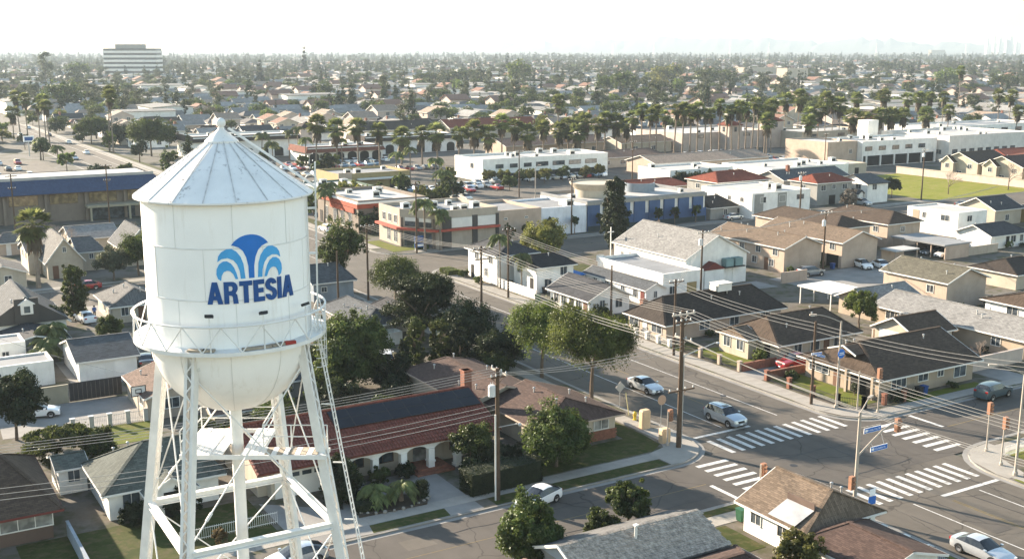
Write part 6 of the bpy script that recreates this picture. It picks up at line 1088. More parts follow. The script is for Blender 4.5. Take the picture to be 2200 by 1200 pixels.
tree('soft grey-green street tree behind the juniper',66.2,131.5,7.0,3.4,L_GREY,4,120,60,.26,'round'); tree('tall green street tree beside the tank edge',65.4,158.5,11.2,3.6,L_OLIVE,5,150,70,.3,'round')
tree('wide windswept juniper with layered dark boughs',61.4,124,8.6,5.4,L_DARK,6,260,80,.24,'layers',tr=.28); tree('dark dense juniper beside the main street',63.2,115.6,6.8,3.5,L_DARK,7,230,80,.24,'full'); tree('low dark juniper spreading over the brown roof edge',64.0,109.4,4.6,3.0,L_DARK,8,170,70,.22,'full')
for i, (x, y, h_, m_) in enumerate(((54.9,112.4,6.2,L_OLIVE),(57.4,111.4,5.8,L_OLIVE),(59.4,110.2,5.0,L_DARK),(52.6,110.6,4.4,L_DARK))): tree(['tallest upright cypress, leftmost of the clump','olive upright cypress in the middle of the clump','dark upright cypress at the right of the clump','thin dark cypress beside the parked white car'][i],x,y,h_,1.5 if i < 3 else .8,m_,10+i,80,60,.2,'column',group='cypress clump')
tree('big dense dark green tree right of the tower ladder',46.4,110.6,8.0,3.9,L_OLIVE,15,330,90,.28,'full'); tree('round olive-green tree on the lawn by the brick corner',52.2,79.3,5.7,2.9,L_OLIVE,16,260,80,.22,'full'); tree('dark broadleaf tree in front of the solar house arches',45.4,82.4,4.2,1.9,L_OLIVE,17,90,70,.2,'round')
tree('dark round tree at the bottom edge by the side street',39.5,63.3,5.7,2.2,L_OLIVE,18,230,80,.22,'full'); tree('dark round tree above the wood shake roof',48.6,64.0,4.9,1.6,L_OLIVE,19,110,80,.2,'round'); tree('low dark bush beside the wood shake roof',46.2,63.2,2.9,1.5,L_OLIVE,20,80,70,.2,'bush'); tree('yellow-green bush at the bottom edge before the white house',54.6,52.4,3.4,1.7,L_YEL,21,70,60,.2,'bush'); tree('small yellow-green bush at the bottom edge left of it',43.8,53.6,3.0,.9,L_YEL,22,40,60,.18,'bush')
tree('fresh green young tree among the grey roofs',114.2,101.4,5.2,2.2,L_BRIGHT,23,110,70,.24,'round'); tree('yellow-green round tree behind the white cottage',99.6,155.4,8.6,3.8,L_YEL,24,150,70,.28,'round'); tree('tall dark columnar conifer before the navy piers',121.8,167.4 if False else 166.2,12.6,2.6,L_DARK,25,190,70,.3,'column')
for i, (x, y) in enumerate(((108.6,181.4),(112.4,181.4),(119.8,184.9),(125.6,184.9),(131.6,184.4),(146,184.4),(150.4,184.4),(156,184.4))): tree('slim dark street tree, %s from the left before the shop walls' % ORDW[i],x,y,4.0,1.05,L_OLIVE,30+i,40,40,.24,'round',group='slim trees before the shop walls')
for i, (x, y) in enumerate(((150.6,252),(152.8,266.4),(156,264),(160,262),(163.6,263),(168,262.4),(175,264),(181,262),(187,263.4))): tree('small yellow-green car park tree, %s from the left' % ORDW[i],x,y,4.2,2.0,L_YEL if i % 3 else L_OLIVE,40+i,50,45,.34,'round',group='office car park trees')
for i, (x, y) in enumerate(((190.6,232),(194.6,231),(199,230.4),(203.8,229.4),(208,228.6))): tree('dark round clipped tree, %s from the left of the row' % ORDW[i],x,y,4.6,2.5,L_DARK,52+i,70,50,.34,'round',group='row of dark round trees')
tree('lone dark round bush on the green lot',224.6,192,5.0,2.4,L_DARK,60,80,60,.3,'round'); tree('grey leafless bush beside the white and black house',201.6,184.6,4.2,2.4,L_PINK,61,60,50,.28,'bush'); tree('grey leafless bush behind the church',130.4,166,4.0,2.4,L_PINK,62,50,45,.28,'bush')
tree('bright leafy tree beside the left-hand driveway',27.0,160.6,7.2,1.9,L_OLIVE,63,110,70,.24,'column'); tree('orange-tinged shrub behind the white garage',27.4,143.6,3.6,1.9,L_OLIVE,64,80,60,.22,'bush'); tree('dark shrub tree before the dark slate roof',22.8,152.6,3.6,1.9,L_DARK,65,80,60,.22,'bush'); tree('large dark tree at the left edge by the lot',12.6,111.2,6.2,2.8,L_DARK,66,150,80,.24,'round'); tree('sprawling yellow-green tree between the brown and white cottages',14.4,101.2,4.2,2.7,L_OLIVE,67,150,70,.22,'layers'); tree('dark citrus tree behind the garden grass',17.6,99.4,3.6,1.7,L_OLIVE,68,90,60,.2,'bush'); tree('small tree between the tower legs behind the deck',26.6,97.4,3.6,1.8,L_OLIVE,69,90,60,.2,'bush')
tree('dense leafy tree beside the left edge of the tank',41.6,186.6,7.0,3.6,L_OLIVE,70,140,60,.28,'round'); tree('grey-green tree behind the red sedan',37.2,184.6,5.6,3.0,L_GREY,71,110,60,.26,'round'); tree('dark conifer tree below the tower deck in the garden',33.0,81.6,3.6,1.8,L_DARK,72,110,70,.2,'column'); tree('large olive-green tree near the street behind the cone roof',95.6,398,13.0,8.0,L_OLIVE,73,170,60,.55,'round'); tree('round dark golden tree further up the far street',88.6,462,10.5,6.4,L_OLIVE,74,120,50,.6,'round'); tree('dark low tree beside the round golden one',97,452,7.4,5.6,L_DARK,75,100,50,.55,'bush')
tree('bushy dark tree at the foot of the tower garden',21.2,84.8,2.2,1.5,L_DARK,76,70,60,.18,'bush'); tree('dark bush under the window of the white cottage',17.4,85.6,1.7,1.2,L_DARK,77,60,60,.16,'bush'); tree('small round orange bush under the tower struts',22.0,78.6,1.2,.7,L_DRY,78,30,50,.14,'bush')
for i, (x, y, h_, r_, m_) in enumerate(((34.6,83.6,1.2,.9,L_DARK),(37.2,83.4,1.5,1.0,L_OLIVE),(39.6,83.6,1.3,.9,L_DARK),(44.4,80.6,2.0,1.4,L_DARK),(46.8,81.2,2.2,1.6,L_GREY),(48.6,81.6,1.8,1.3,L_DARK))): tree('dark shrub, %s from the left in front of the solar house' % ORDW[i],x,y,h_,r_,m_,80+i,55,60,.16,'bush','shrub',group='shrubs before the solar house',name='shrub')
for i, (x, y) in enumerate(((93.0,77.0),(89.4,88.6),(90.8,92.8 if False else 95),(88.6,119.4),(90,131),(87.6,122.4))): tree(['shrub by the dark porch of the corner house','shrub under the corner house street window','round green shrub on the cream house lawn','shrub at the corner of the long peach house','rust-coloured bush before the white bungalow','shrub between bungalow and peach house'][i],x,y,(1.0,.9,1.9,1.2,1.5,2.2)[i],(.9,.8,1.1,1.2,.7,1.3)[i],(L_DARK,L_OLIVE,L_BRIGHT,L_OLIVE,L_DRY,L_DARK)[i],90+i,50,50,.15,'bush','shrub',name='shrub')
for i, (x, y) in enumerate(((87.4,130),(86.9,127),(88.4,148.2),(85.6,152.6),(86,158.4))): tree('low green bush, %s along the pavement by the white houses' % ORDW[i],x,y,1.1,.9,L_BRIGHT if i % 2 else L_OLIVE,97+i,40,45,.15,'bush','shrub',group='bushes by the white houses',name='shrub')
for i, (x, y, h_, r_, m_, st) in enumerate(((30,98.5,3.2,1.8,L_DARK,'bush'),(34,100,4.2,2.2,L_OLIVE,'full'),(37.5,98,2.6,1.7,L_DARK,'bush'),(41,101.5,3.8,2.2,L_DARK,'full'),(44.6,99,2.4,1.6,L_OLIVE,'bush'),(47.4,102,3.4,1.9,L_DARK,'full'),(49,106,4.4,2.0,L_DARK,'full'),(41.6,107,4.0,2.4,L_OLIVE,'full'),(36,106.5,3.0,2.2,L_GREY,'bush'),(51.4,108.8,3.4,1.5,L_DARK,'column'),(43,116.5,3.2,2.2,L_OLIVE,'bush'),(36,113,4.2,2.6,L_OLIVE,'full'),(37,123,4.6,2.6,L_DARK,'full'),(43,125,3.6,2.2,L_OLIVE,'full'),(48,121,3.2,2.0,L_GREY,'bush'),(38,134,4.4,2.4,L_OLIVE,'round'),(45,136,5.2,2.6,L_OLIVE,'round'),(50,131,3.4,2.0,L_DARK,'full'),(46,146,4.8,2.6,L_OLIVE,'round'),(52,149,5.2,2.4,L_GREY,'round'),(39,146,3.6,2.2,L_DARK,'full'),(60,114,3.2,1.7,L_DARK,'bush'),(62,106.6,2.6,1.6,L_OLIVE,'bush'))):
    tree('garden tree or shrub, %s planted in the back gardens behind the solar house' % ORDW[i],x,y,h_,r_,m_,300+i,70,55,.22,st,'shrub',group='back garden planting',name='garden_shrub')
for i, (x0, x1, y0, y1, h_, w_, rf, lab) in enumerate(((29,33.5,103,107,2.3,W_BEIGE,'pinkbrown','low beige shed behind the solar roof'),(37,41,110.5,114,2.2,W_GREY,'slate','grey shed in the gardens behind the solar roof'),(38,46,128,132,2.6,W_WHITE,'grey','pale garage in the gardens behind the big tree'),(41,51,139,144.6,2.7,W_CREAM,'slate','cream house among the trees behind the tank'),(40,50,151,159,2.8,W_BEIGE,'brown','beige house among trees beside the tank'))): house(lab,(x0,x1,y0,y1),h_,h_+.9,'x',w_,rf,.35,0,0,[('S',(x0+x1)/2,1,.9,1.9)],[],vents=1,name='shed' if i < 3 else 'house',cat='shed' if i < 3 else 'house')
rndg = random.Random(99); spots = []
for (xa,xb,ya,yb) in ((91.8,106.6,78.2,88.8),(92.6,105.2,93.9,102.4),(87.8,107.2,108.7,116.5),(118.4,126.6,80.2,102.4),(132.2,140.6,102.2,113.4),(132.2,140.6,133.9,152),(110.4,122.6,132.4,150.8),(87.2,94,124.7,134.4),(180.6,191,131,138.4),(134,146,86,97.2)):
    for k in range(4):
        sd = rndg.random()
        spots.append((xa-.9 if sd < .35 else rndg.uniform(xa,xb), rndg.uniform(ya,yb) if sd < .35 else ya-1.0))
spots.sort(key=lambda q: pxof(q[0],q[1])[0])
for i, (x, y) in enumerate(spots): tree('low garden shrub against a house wall, %s from the left across the street' % ORDW[min(i,39)],x,y,rndg.uniform(.7,1.5),rndg.uniform(.5,.9),rndg.choice((L_DARK,L_OLIVE,L_BRIGHT,L_GREY)),400+i,26,40,.14,'bush','shrub',group='garden shrubs across the street',name='garden_shrub')
house('long low tan-roofed hall behind the white office, among palms',(206,250,262,276),3.6,5.4,'x',W_PEACH,'hazelit_tan',.5,0,0,[('S',212+i*6,2,1,2.2) for i in range(6)],[],vents=3,name='hall',cat='building')
house('low brown-roofed hall beside the clipped round trees',(200,228,286,298),3.4,5.0,'x',W_CREAM,'pinkbrown',.5,2,2,[('S',206+i*6,2,1,2.2) for i in range(4)],[],vents=3,name='hall',cat='building')
for i, v in enumerate((292,306,322,340,360,378,402,424,450,474,500,528,556,590,630)):
    tree('roadside tree, %s along the far main street' % ORDW[i],(62.4,87.6)[i % 2]+rndg.uniform(-1,1),v,rndg.uniform(5,8.5),rndg.uniform(2.4,3.8),(L_OLIVE,L_BRIGHT,L_DARK)[i % 3],560+i,40,36,.5,('round','full')[i % 2],group='roadside trees up the far street')
for i, (x, y, c_) in enumerate(((88.2,106.2,'black'),(96.4,77.0,'black'),(97.2,77.0,'blue'),(90.2,140.6,'black'),(33.4,83.9,'black'),(86.4,136.6,'green'),(131.4,129.4,'green'),(141.8,132.4,'blue'),(26.2,119.8,'black'),(58,55.2 if False else 62.0,'green'))):
    mc = mat('bin_'+c_,dict(black=(.02,.02,.022),blue=(.02,.06,.2),green=(.02,.08,.04))[c_],.5); t = thing('wheelie_bin','%s wheelie bin %s' % (c_,['beside the long peach house','by the corner house side window, left one','by the corner house side window, right one','before the white cottage','under the solar house arches','at the white plank fence','by the tan court wall','at the tan apartment gable','beside the beige garden house','on the verge above the white corner house'][i]),'bin',(x,y,G0)); MB().add([(x-.24,y-.26,.2),(x+.24,y-.26,.2),(x+.24,y+.26,.2),(x-.24,y+.26,.2),(x-.3,y-.34,1.1),(x+.3,y-.34,1.1),(x+.3,y+.34,1.1),(x-.3,y+.34,1.1)],[(3,2,1,0),(0,1,5,4),(1,2,6,5),(2,3,7,6),(3,0,4,7)]).build('bin_body',mc,t); MB().box(x-.33,x+.33,y-.38,y+.38,1.1,1.17).build('lid',mc,t)
rndp = random.Random(5); pk = []
for i in range(60):
    a = rndp.choice(((96,132,293,372),(110,150,206,270),(92,108,232,246),(134,194,262,271),(200,272,246,310),(160,260,292,318),(10,58,300,436),(104,130,234,244),(86,92,204,300))); x, y = rndp.uniform(a[0],a[1]),rndp.uniform(a[2],a[3])
    if (112<x<132.5 and 271<y<289) or (154<x<197 and 272<y<290) or (198<x<246 and 224<y<254): continue
    pk.append((x,y))
pk.sort(key=lambda q: pxof(q[0],q[1])[0])
for i, (x, y) in enumerate(pk[:40]): tree('leafy car park tree, %s from the left between street and shopping centres' % ORDW[i],x,y,rndp.uniform(3.2,6.4),rndp.uniform(1.6,2.9),rndp.choice((L_OLIVE,L_OLIVE,L_BRIGHT,L_DARK,L_YEL)),500+i,40,36,.42,rndp.choice(('round','full')),group='car park trees')
def hedge(label, x0, x1, y0, y1, h_, lm, seed, n=5200, ls=.13):
    rng = np.random.default_rng(seed); t = thing('hedge', label, 'hedge', ((x0+x1)/2,(y0+y1)/2,G0)); q = rng.uniform(0,1,(n,3)); P = q*np.array([x1-x0,y1-y0,h_]); ax = rng.integers(0,5,n); N = np.zeros((n,3))
    for k, (a, s) in enumerate(((0,0),(0,1),(1,0),(1,1),(2,1))): mk = ax == k; P[mk,a] = (x1-x0,y1-y0,h_)[a]*s+rng.normal(size=mk.sum())*.06; N[mk,a] = 1 if s else -1
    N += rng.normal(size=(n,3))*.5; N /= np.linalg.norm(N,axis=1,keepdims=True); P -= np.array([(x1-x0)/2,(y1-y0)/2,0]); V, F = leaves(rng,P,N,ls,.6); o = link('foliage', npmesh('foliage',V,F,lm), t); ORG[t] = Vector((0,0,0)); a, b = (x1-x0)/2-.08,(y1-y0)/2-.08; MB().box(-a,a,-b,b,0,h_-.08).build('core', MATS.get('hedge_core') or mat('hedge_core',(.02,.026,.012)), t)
hedge('tall clipped dark hedge behind the transformer pole',42.4,49.2,76.9,79.0,1.9,L_DARK,1,9000); hedge('small square clipped hedge in the driveway bed',38.4,39.2,78.4,79.2,1.5,L_DARK,2,1500); hedge('low hedge at the left of the driveway bed',33,34.6,78.2,79.6,.9,L_DARK,3,1800); hedge('clipped hedge beside the lawn behind the church',98.6,100.2,150.6,157,1.6,L_DARK,4,3500,.2)
hedge('bright low hedge at the street bend before the white house',84.4,86.4,160.5,163.5,.8,L_BRIGHT,5,2500,.16)
hedge('low planted strip along the corner shop',91,95.4,181.4 if False else 184.9,186.6,.8,L_BRIGHT,6,1500,.25)
# grass blades on the near lawns are too small to pick apart; loose tufts at their edges
# ---- palms
def fan_head(seed, R_=1.5, nf=46, skirt=True):
    rng = np.random.default_rng(seed); V = []; F = []; S = []; SF = []
    for i in range(nf):
        az = rng.uniform(0,2*math.pi); el = rng.uniform(-.75,1.35); d = np.array([math.cos(az)*math.cos(el),math.sin(az)*math.cos(el),math.sin(el)]); pe = R_*rng.uniform(.42,.6); c = d*pe; c[2] -= .12*(1-math.sin(el)); side = np.cross(d,[0,0,1.0]); side /= np.linalg.norm(side)+1e-6; up = np.cross(side,d); b = R_*.62*rng.uniform(.8,1.15)
        for k in range(7):
            a = (k-3)*.40; t = c+(d*math.cos(a)+side*math.sin(a))*b+up*(.10*b*(-abs(k-3)*.35)) ; t[2] -= .22*b; wv = (side*math.cos(a)-d*math.sin(a))*b*.13; n0 = len(V); m_ = c+(t-c)*.55+up*.06*b; V += [c,m_-wv,t,m_+wv]; F.append((n0,n0+1,n0+2,n0+3))
        n0 = len(V); w2 = side*.03; V += [w2,-w2,c-w2,c+w2]; F.append((n0,n0+1,n0+2,n0+3))
    if skirt:
        for i in range(60):
            az = rng.uniform(0,2*math.pi); r0 = .22; r1 = R_*rng.uniform(.3,.55); z1 = -R_*rng.uniform(.7,1.9); z0 = z1*rng.uniform(.1,.5); p = np.array([math.cos(az)*r0,math.sin(az)*r0,z0]); q = np.array([math.cos(az)*r1,math.sin(az)*r1,z1]); sd = np.array([-math.sin(az),math.cos(az),0])*.16*R_; n0 = len(S); m_ = (p+q)/2+np.array([math.cos(az),math.sin(az),0])*.1; S += [p,m_-sd,q,m_+sd]; SF.append((n0,n0+1,n0+2,n0+3))
    return V, F, S, SF
def feather_head(seed, R_=2.0, nf=26):
    rng = np.random.default_rng(seed); V = []; F = []
    for i in range(nf):
        az = rng.uniform(0,2*math.pi); el = rng.uniform(.15,1.3); L = R_*rng.uniform(.8,1.15); h_ = np.array([math.cos(az),math.sin(az),0]); sd = np.array([-math.sin(az),math.cos(az),0]); pts = []
        for s in np.linspace(0,1,9): pts.append(h_*L*s*math.cos(el*(1-.3*s))+np.array([0,0,L*(s*math.sin(el)-.85*s*s)]))
        for k in range(8):
            p, q = pts[k],pts[k+1]; w_ = R_*.24*(1-.6*abs(k/8-.45)); dr = np.array([0,0,-w_*.7])
            for sg in (-1,1): n0 = len(V); V += [p,q,q+sd*sg*w_+dr+(q-p)*.6,p+sd*sg*w_*.9+dr+(q-p)*.6]; F.append((n0,n0+1,n0+2,n0+3))
    return V, F
FAN = []
for s in range(4):
    V, F, S, SF = fan_head(s,2.45,52); FAN.append((npmesh('fan_crown',V,F,L_PALM),npmesh('dead_frond_skirt',S,SF,L_SKIRT)))
FEA = [npmesh('feather_crown',*feather_head(s,2.5),L_PALM) for s in range(3)]
TRK = {}
def palm(label, x, y, h_, kind='fan', sc_=1.0, group=None, seed=0, r=.2):
    t = thing('palm_tree', label, 'palm tree', (x,y,G0), (seed*1.7)%6.28, group); ORG[t] = Vector((0,0,0)); k = (round(h_*2)/2, r)
    if k not in TRK:
        mb = MB(); lx = .02*k[0]
        for i in range(5): a, b = i/5, (i+1)/5; mb.tube((lx*a*a,0,-.1+k[0]*a),(lx*b*b,0,-.1+k[0]*b),r*(1.3-.5*min(1,a*3)),r*(1.3-.5*min(1,b*3)),8)
        TRK[k] = mb.mesh('trunk',M_PBARK)
    t.rotation_euler = (math.sin(seed*12.9)*.035, math.cos(seed*7.3)*.035, t.rotation_euler[2])
    link('trunk',TRK[k],t); tp = (.02*k[0],0,k[0]-.1)
    if kind == 'fan':
        a, b = FAN[seed % 4]; o = link('crown',a,t); o.location = tp; o.scale = (sc_,)*3; o = link('dead_frond_skirt',b,t); o.location = tp; o.scale = (sc_,)*3
    else: o = link('crown',FEA[seed % 3],t); o.location = tp; o.scale = (sc_,)*3
    return t
def ray(px, py):
    cy_, sy_ = math.cos(R(31)), math.sin(R(31)); c_, s_ = math.cos(PITCH), math.sin(PITCH); X = (px-1100)/2450; Yy = -(py-623)/2450; fw = c_+Yy*s_; return fw*sy_+X*cy_, fw*cy_-X*sy_, -s_+Yy*c_
def onv(px, py, v): d = ray(px,py); t = v/d[1]; return d[0]*t, HC+d[2]*t
def gpt(px, py): d = ray(px,py); t = -HC/d[2]; return d[0]*t, d[1]*t
rnd = random.Random(21)
left = [(676,272),(722,270),(768,274),(815,272),(862,288),(906,282),(940,286),(985,280),(1018,276),(1048,284),(1078,268),(1104,270),(1136,280),(1168,278),(1200,286),(1222,272),(1240,286),(1256,268),(1282,266),(1300,262),(1326,258),(1346,272),(1360,256)]
for i, (px, py) in enumerate(left):
    v = 318+rnd.uniform(-4,4)+(10 if i < 6 else 0); u, z_ = onv(px,py,v); z_ += rnd.uniform(-1.1,.9); palm('fan palm, %s from the left in the shorter palm row' % ORDW[i],u,v,max(6,z_+.3),'fan',rnd.uniform(1.05,1.45),'shorter palm row',i,.3)
right = [(1382,236),(1396,242),(1412,238),(1432,242),(1450,240),(1468,238),(1484,240),(1500,234),(1516,242),(1532,240),(1548,230),(1562,242),(1576,234),(1590,228),(1604,236),(1618,228),(1632,232),(1646,246)]
for i, (px, py) in enumerate(right):
    v = 296+rnd.uniform(-5,5); u, z_ = onv(px,py,v); z_ += rnd.uniform(-1.2,1.0); palm('tall fan palm, %s from the left in the taller palm row' % ORDW[i],u,v,z_+.2,'fan',rnd.uniform(.82,1.12),'taller palm row',i+3,.3)
far = [(1660,226,300),(1690,212,330),(1716,208,330),(1742,244,300),(1758,238,298),(1775,214,310),(1790,222,310),(1806,224,310),(1846,212,320),(1902,206,340),(1946,212,340),(1976,210,340),(2000,208,345),(2028,208,345),(2038,236,300),(2150,204,330),(2172,206,330),(2186,238,300),(1832,248,290),(1860,256,285),(1888,246,290),(1916,246,288),(1940,246,288),(1992,246,300),(1650,258,292),(1740,262,280)]
for i, (px, py, v) in enumerate(sorted(far)): u, z_ = onv(px,py,v); palm('fan palm, %s from the left of the scattered palms at the right' % ORDW[i],u,v,max(5,z_),'fan',rnd.uniform(1.1,1.5),'scattered right palms',i+1)
for i, (px, py, v) in enumerate(((560,290,356),(585,310,340),(620,282,366),(640,276,366),(655,300,340),(706,400,224),(735,300,330),(850,330,290),(880,320,285),(935,345,262),(950,372,256),(965,392,256))): u, z_ = onv(px,py,v); palm('feathery palm, %s from the left near the shopping arcade' % ORDW[i],u,v,max(3.5,z_),'feather',rnd.uniform(.9,1.2),'feathery palms by the arcade',i)
palm('lone thick fan palm standing in the gardens at the left',26.0,184.3,10.0,'fan',1.15,None,2,.34); palm('feathery palm beside the utility pole at the corner shop',91.6,183.0,9.0,'feather',1.0,None,1); palm('second feathery palm before the corner shop',94.4,182.4,7.0,'feather',.9,None,2); palm('feathery palm by the taupe shop',87.8,222,7.2,'feather',1.0,None,0); palm('slim feathery palm in front of the white two-storey house',86.6,147.6,8.2,'feather',.75,None,1,.12); palm('lower feathery palm beside the white two-storey house',88.0,143.6,5.6,'feather',.8,None,2,.12)
for i, (px, py, b_) in enumerate(((236,198,326),(244,206,330),(100,215,310),(108,225,316),(86,222,300),(60,212,300),(44,205,290),(88,300,345),(125,318,350),(1198,218,300),(2058,150,236),(30,240,300))): 
    u, v = gpt(px,b_); d = ray(px,py); t_ = (u*math.sin(R(31))+v*math.cos(R(31)))/(d[0]*math.sin(R(31))+d[1]*math.cos(R(31))); palm(['taller of the twin thin palms behind the cone roof','shorter of the twin thin palms behind the cone roof','thick palm, rightmost of the far left street palms','palm behind the thick one on the far left street','middle palm of the far left street row','second palm of the far left street row','leftmost palm of the far left street row','leafy palm in the left car park','low feathery palm in the left car park','stout lone palm behind the shorter palm row','lone palm beside the pale green round tree far right','palm at the left edge up the street'][i],u,v,HC+d[2]*t_,'feather' if i in (7,8) else 'fan',1.1 if i < 9 else 1.3,None,i,.26)
def cycad(label, x, y, h_): t = palm(label,x,y,h_,'feather',.62,None,int(x),.22); return t
cycad('left of two spiky cycads in the driveway bed',34.9,79.3,1.5); cycad('right of two spiky cycads in the driveway bed',37.0,79.0,1.7)
for i, (x, y, h_) in enumerate(((19.6,138.4,2.6),(20.8,141,3.4),(21.4,143.8,3.2),(18.8,136.2,2.0))): palm('banana-like leafy plant, %s from the front beside the white shed' % ORDW[[1,2,3,0][i]],x,y,h_,'feather',.85,'leafy plants by the white shed',i,.14)
# bare trees
def bare(label, x, y, h_, seed, m_=None):
    t = thing('bare_tree', label, 'tree', (x,y,G0)); ORG[t] = Vector((0,0,0)); rnd = random.Random(seed); tr = MB(); br = MB()
    def grow(p, d, L, r, dep):
        q = p+d*L; (tr if dep < 2 else br).tube(p,q,r,r*.65,6 if dep < 2 else 4,False)
        if dep >= 6 or r < .008: return
        for k in range(3 if dep < 5 else 2): nd = (d+Vector((rnd.gauss(0,.5),rnd.gauss(0,.5),rnd.gauss(.1,.3)))).normalized(); grow(q,nd,L*rnd.uniform(.62,.82),r*.6,dep+1)
    grow(Vector((0,0,-.1)),Vector((0,0,1)),h_*.27,h_*.022,0); tr.build('trunk',m_ or M_BARK,t); br.build('branches',m_ or mat('bare_twig',(.24,.19,.155)),t)
for i, (x, y, h_) in enumerate(((242,189,7.2),(263,187,7.8),(268,179,7.6))): bare(['bare tree on the green lot nearest the pole','bare tree in the middle of the green lot','bare tree at the right end of the green lot'][i],x,y,h_,i+1)
bare('bare spreading tree above the steep-gabled cottage',28.6,206,8.4,5); bare('second bare tree behind the steep-gabled cottage',34.6,208,7.6,6); bare('bare bush-like tree beside the chapel cottage',46.8,210,6.4,7); bare('bare grey shrub at the right street corner',96.2,66 if False else 60.0,4.2,8); bare('gnarled pruned tree behind the right corner house',112.6,81.6,3.4,9)
# ================================================================ the suburb beyond
BOX = []
def taken(x, y, m=9): 
    return any(a-m < x < b+m and c-m < y < d+m for a,b,c,d in BOX)
for o in list(C.objects):
    if o.parent is None and o.get('category') in ('house','apartments','building','shop','office','bank','church') and o.type == 'EMPTY': BOX.append((o.location.x-5,o.location.x+5,o.location.y-4,o.location.y+4))
BOX += [(66-3,84+3,-50,2400),(-300,700,160,186),(108,196,204,292),(198,274,226,310),(92,262,292,372),(6,66,250,440),(104,210,340,422),(214,256,398,420),(262,346,240,348),(346,510,276,330),(272,330,172,278),(226,272,178,232),(200,252,256,302),(84,240,74,232),(-60,66,40,234)]
rnd = random.Random(77)
def proto(kind, wall, roof):
    """prototype house at the origin (kept as a real one when first used)"""
    nm = 'house'; w2 = {'low': (11,8,2.9,4.6), 'hip': (12,9,2.9,4.5), 'two': (10,9,5.4,7.4), 'long': (17,8,3.0,4.6)}[kind]; x, y, ze, zr = w2; B = (-x/2,x/2,-y/2,y/2)
    wins = [('S',-x*.28,1.8,.9,2.2),('S',x*.22,1.5,.9,2.2),('W',y*.15,1.6,.9,2.2)]
    if kind == 'two': wins += [('S',-x*.28,1.5,3.5,4.7),('S',x*.25,1.5,3.5,4.7),('W',0,1.5,3.5,4.7)]
    h = house('x',B,ze,zr,'x' if kind != 'two' else 'y',wall,roof,.55,2.6 if kind == 'hip' else 0,2.6 if kind == 'hip' else 0,wins,[('W',-y*.22,2.2,2.1,GD)],vents=0,z0=0.0,chim=(x*.3,.8,zr+.7) if kind in ('low','long') else None,group='suburban houses'); return h
kinds = [('low',W_CREAM,'hazelit_grey','grey-roofed cream'),('hip',W_WHITE,'hazelit_dark','brown-roofed white'),('two',W_PINK,'hazelit_tan','tan-roofed two-storey'),('low',W_WHITE,'dkgrey','dark-roofed white'),('hip',W_CREAM,'hazelit_terra','terracotta-roofed cream'),('long',W_BEIGE,'ltgrey','pale-roofed beige'),('two',W_CREAM,'hazelit_terra','terracotta-roofed two-storey'),('long',W_WHITE,'slate','slate-roofed long white'),('hip',W_PEACH,'dkbrown','dark brown-roofed peach'),('low',W_WHITE,'ltgrey','pale-roofed white')]
protos = [proto(*k[:3]) for k in kinds]; used = [False]*len(protos)
cells = []
v = 186.0
while v < 2600:
    for u0 in np.arange(-900,2600,17.0):
        u = u0+rnd.uniform(-3,3); vv = v+rnd.uniform(-3.5,3.5); px, py, dep = pxof(u,vv,2)
        if -60 < px < 2260 and dep > 215 and not taken(u,vv): cells.append((dep,u,vv,px,py))
    v += 17 if int(v/17) % 3 else 27
cells.sort(); near = []; farh = []
for c in cells:
    if c[0] < 560 and rnd.random() < .93 and len(near) < 290: near.append(c)
    elif c[0] >= 540 and rnd.random() < (.9 if c[0] < 1600 else .55): farh.append(c)
AREAS = [(0,280,'at the far left'),(280,520,'behind the tower roof'),(520,800,'left of the palm row'),(800,1080,'behind the shorter palms'),(1080,1360,'above the middle palms'),(1360,1640,'behind the taller palms'),(1640,1920,'right of the tall palms'),(1920,2300,'at the far right')]
items = []
for c in near:
    k = rnd.choices(range(len(kinds)),[4,3,3,2,1.6,3,1.2,2,2,3])[0]; ar = next((a[2] for a in AREAS if c[3] < a[1]),AREAS[-1][2]); items.append((ar,k,c))
cnt = {}
for ar, k, c in sorted(items,key=lambda i: (i[0],i[1],i[2][3])):
    n_ = cnt[(ar,k)] = cnt.get((ar,k),0)+1; o = protos[k] if not used[k] else copy_tree(protos[k]); used[k] = True
    o.location = (c[1],c[2],.1); o.rotation_euler = (0,0,rnd.choice((0,0,math.pi/2,math.pi))+rnd.uniform(-.03,.03)); s = rnd.uniform(.9,1.2); o.scale = (s,s,s*rnd.uniform(.95,1.1)); o['label'] = '%s house, %s of its kind from the left %s' % (kinds[k][3],ORDW[min(n_-1,39)],ar)
# tree prototypes shared by the suburb
def far_proto(seed, h_, rad, lm, style, n=46, per=26, ls=.9):
    rn = random.Random(seed)
    if style == 'round': b = [(0,0,h_*.6,rad,rad,h_*.36)]+[(math.cos(a)*rad*.6,math.sin(a)*rad*.6,h_*rn.uniform(.45,.72),rad*.55,rad*.55,h_*.22) for a in (0,1.3,2.6,3.9,5.1)]
    elif style == 'cone': b = [(0,0,h_*(.12+.84*i/6),max(.4,rad*(1-.88*i/6)),max(.4,rad*(1-.88*i/6)),h_*.12) for i in range(7)]
    elif style == 'tall': b = [(rn.uniform(-.5,.5)*rad,rn.uniform(-.5,.5)*rad,h_*(.35+.58*i/6),rad*.62,rad*.62,h_*.11) for i in range(7)]
    else: b = [(0,0,h_*.5,rad,rad,h_*.5)]
    V, F = crown(seed,b,n,per,ls,rad*.34,inner=.55); V[:,2] = np.maximum(V[:,2],.1); return npmesh('crown',V,F,lm), trunk_mb(h_,h_*.022,seed,rad*.5,4).mesh('trunk',M_BARK)
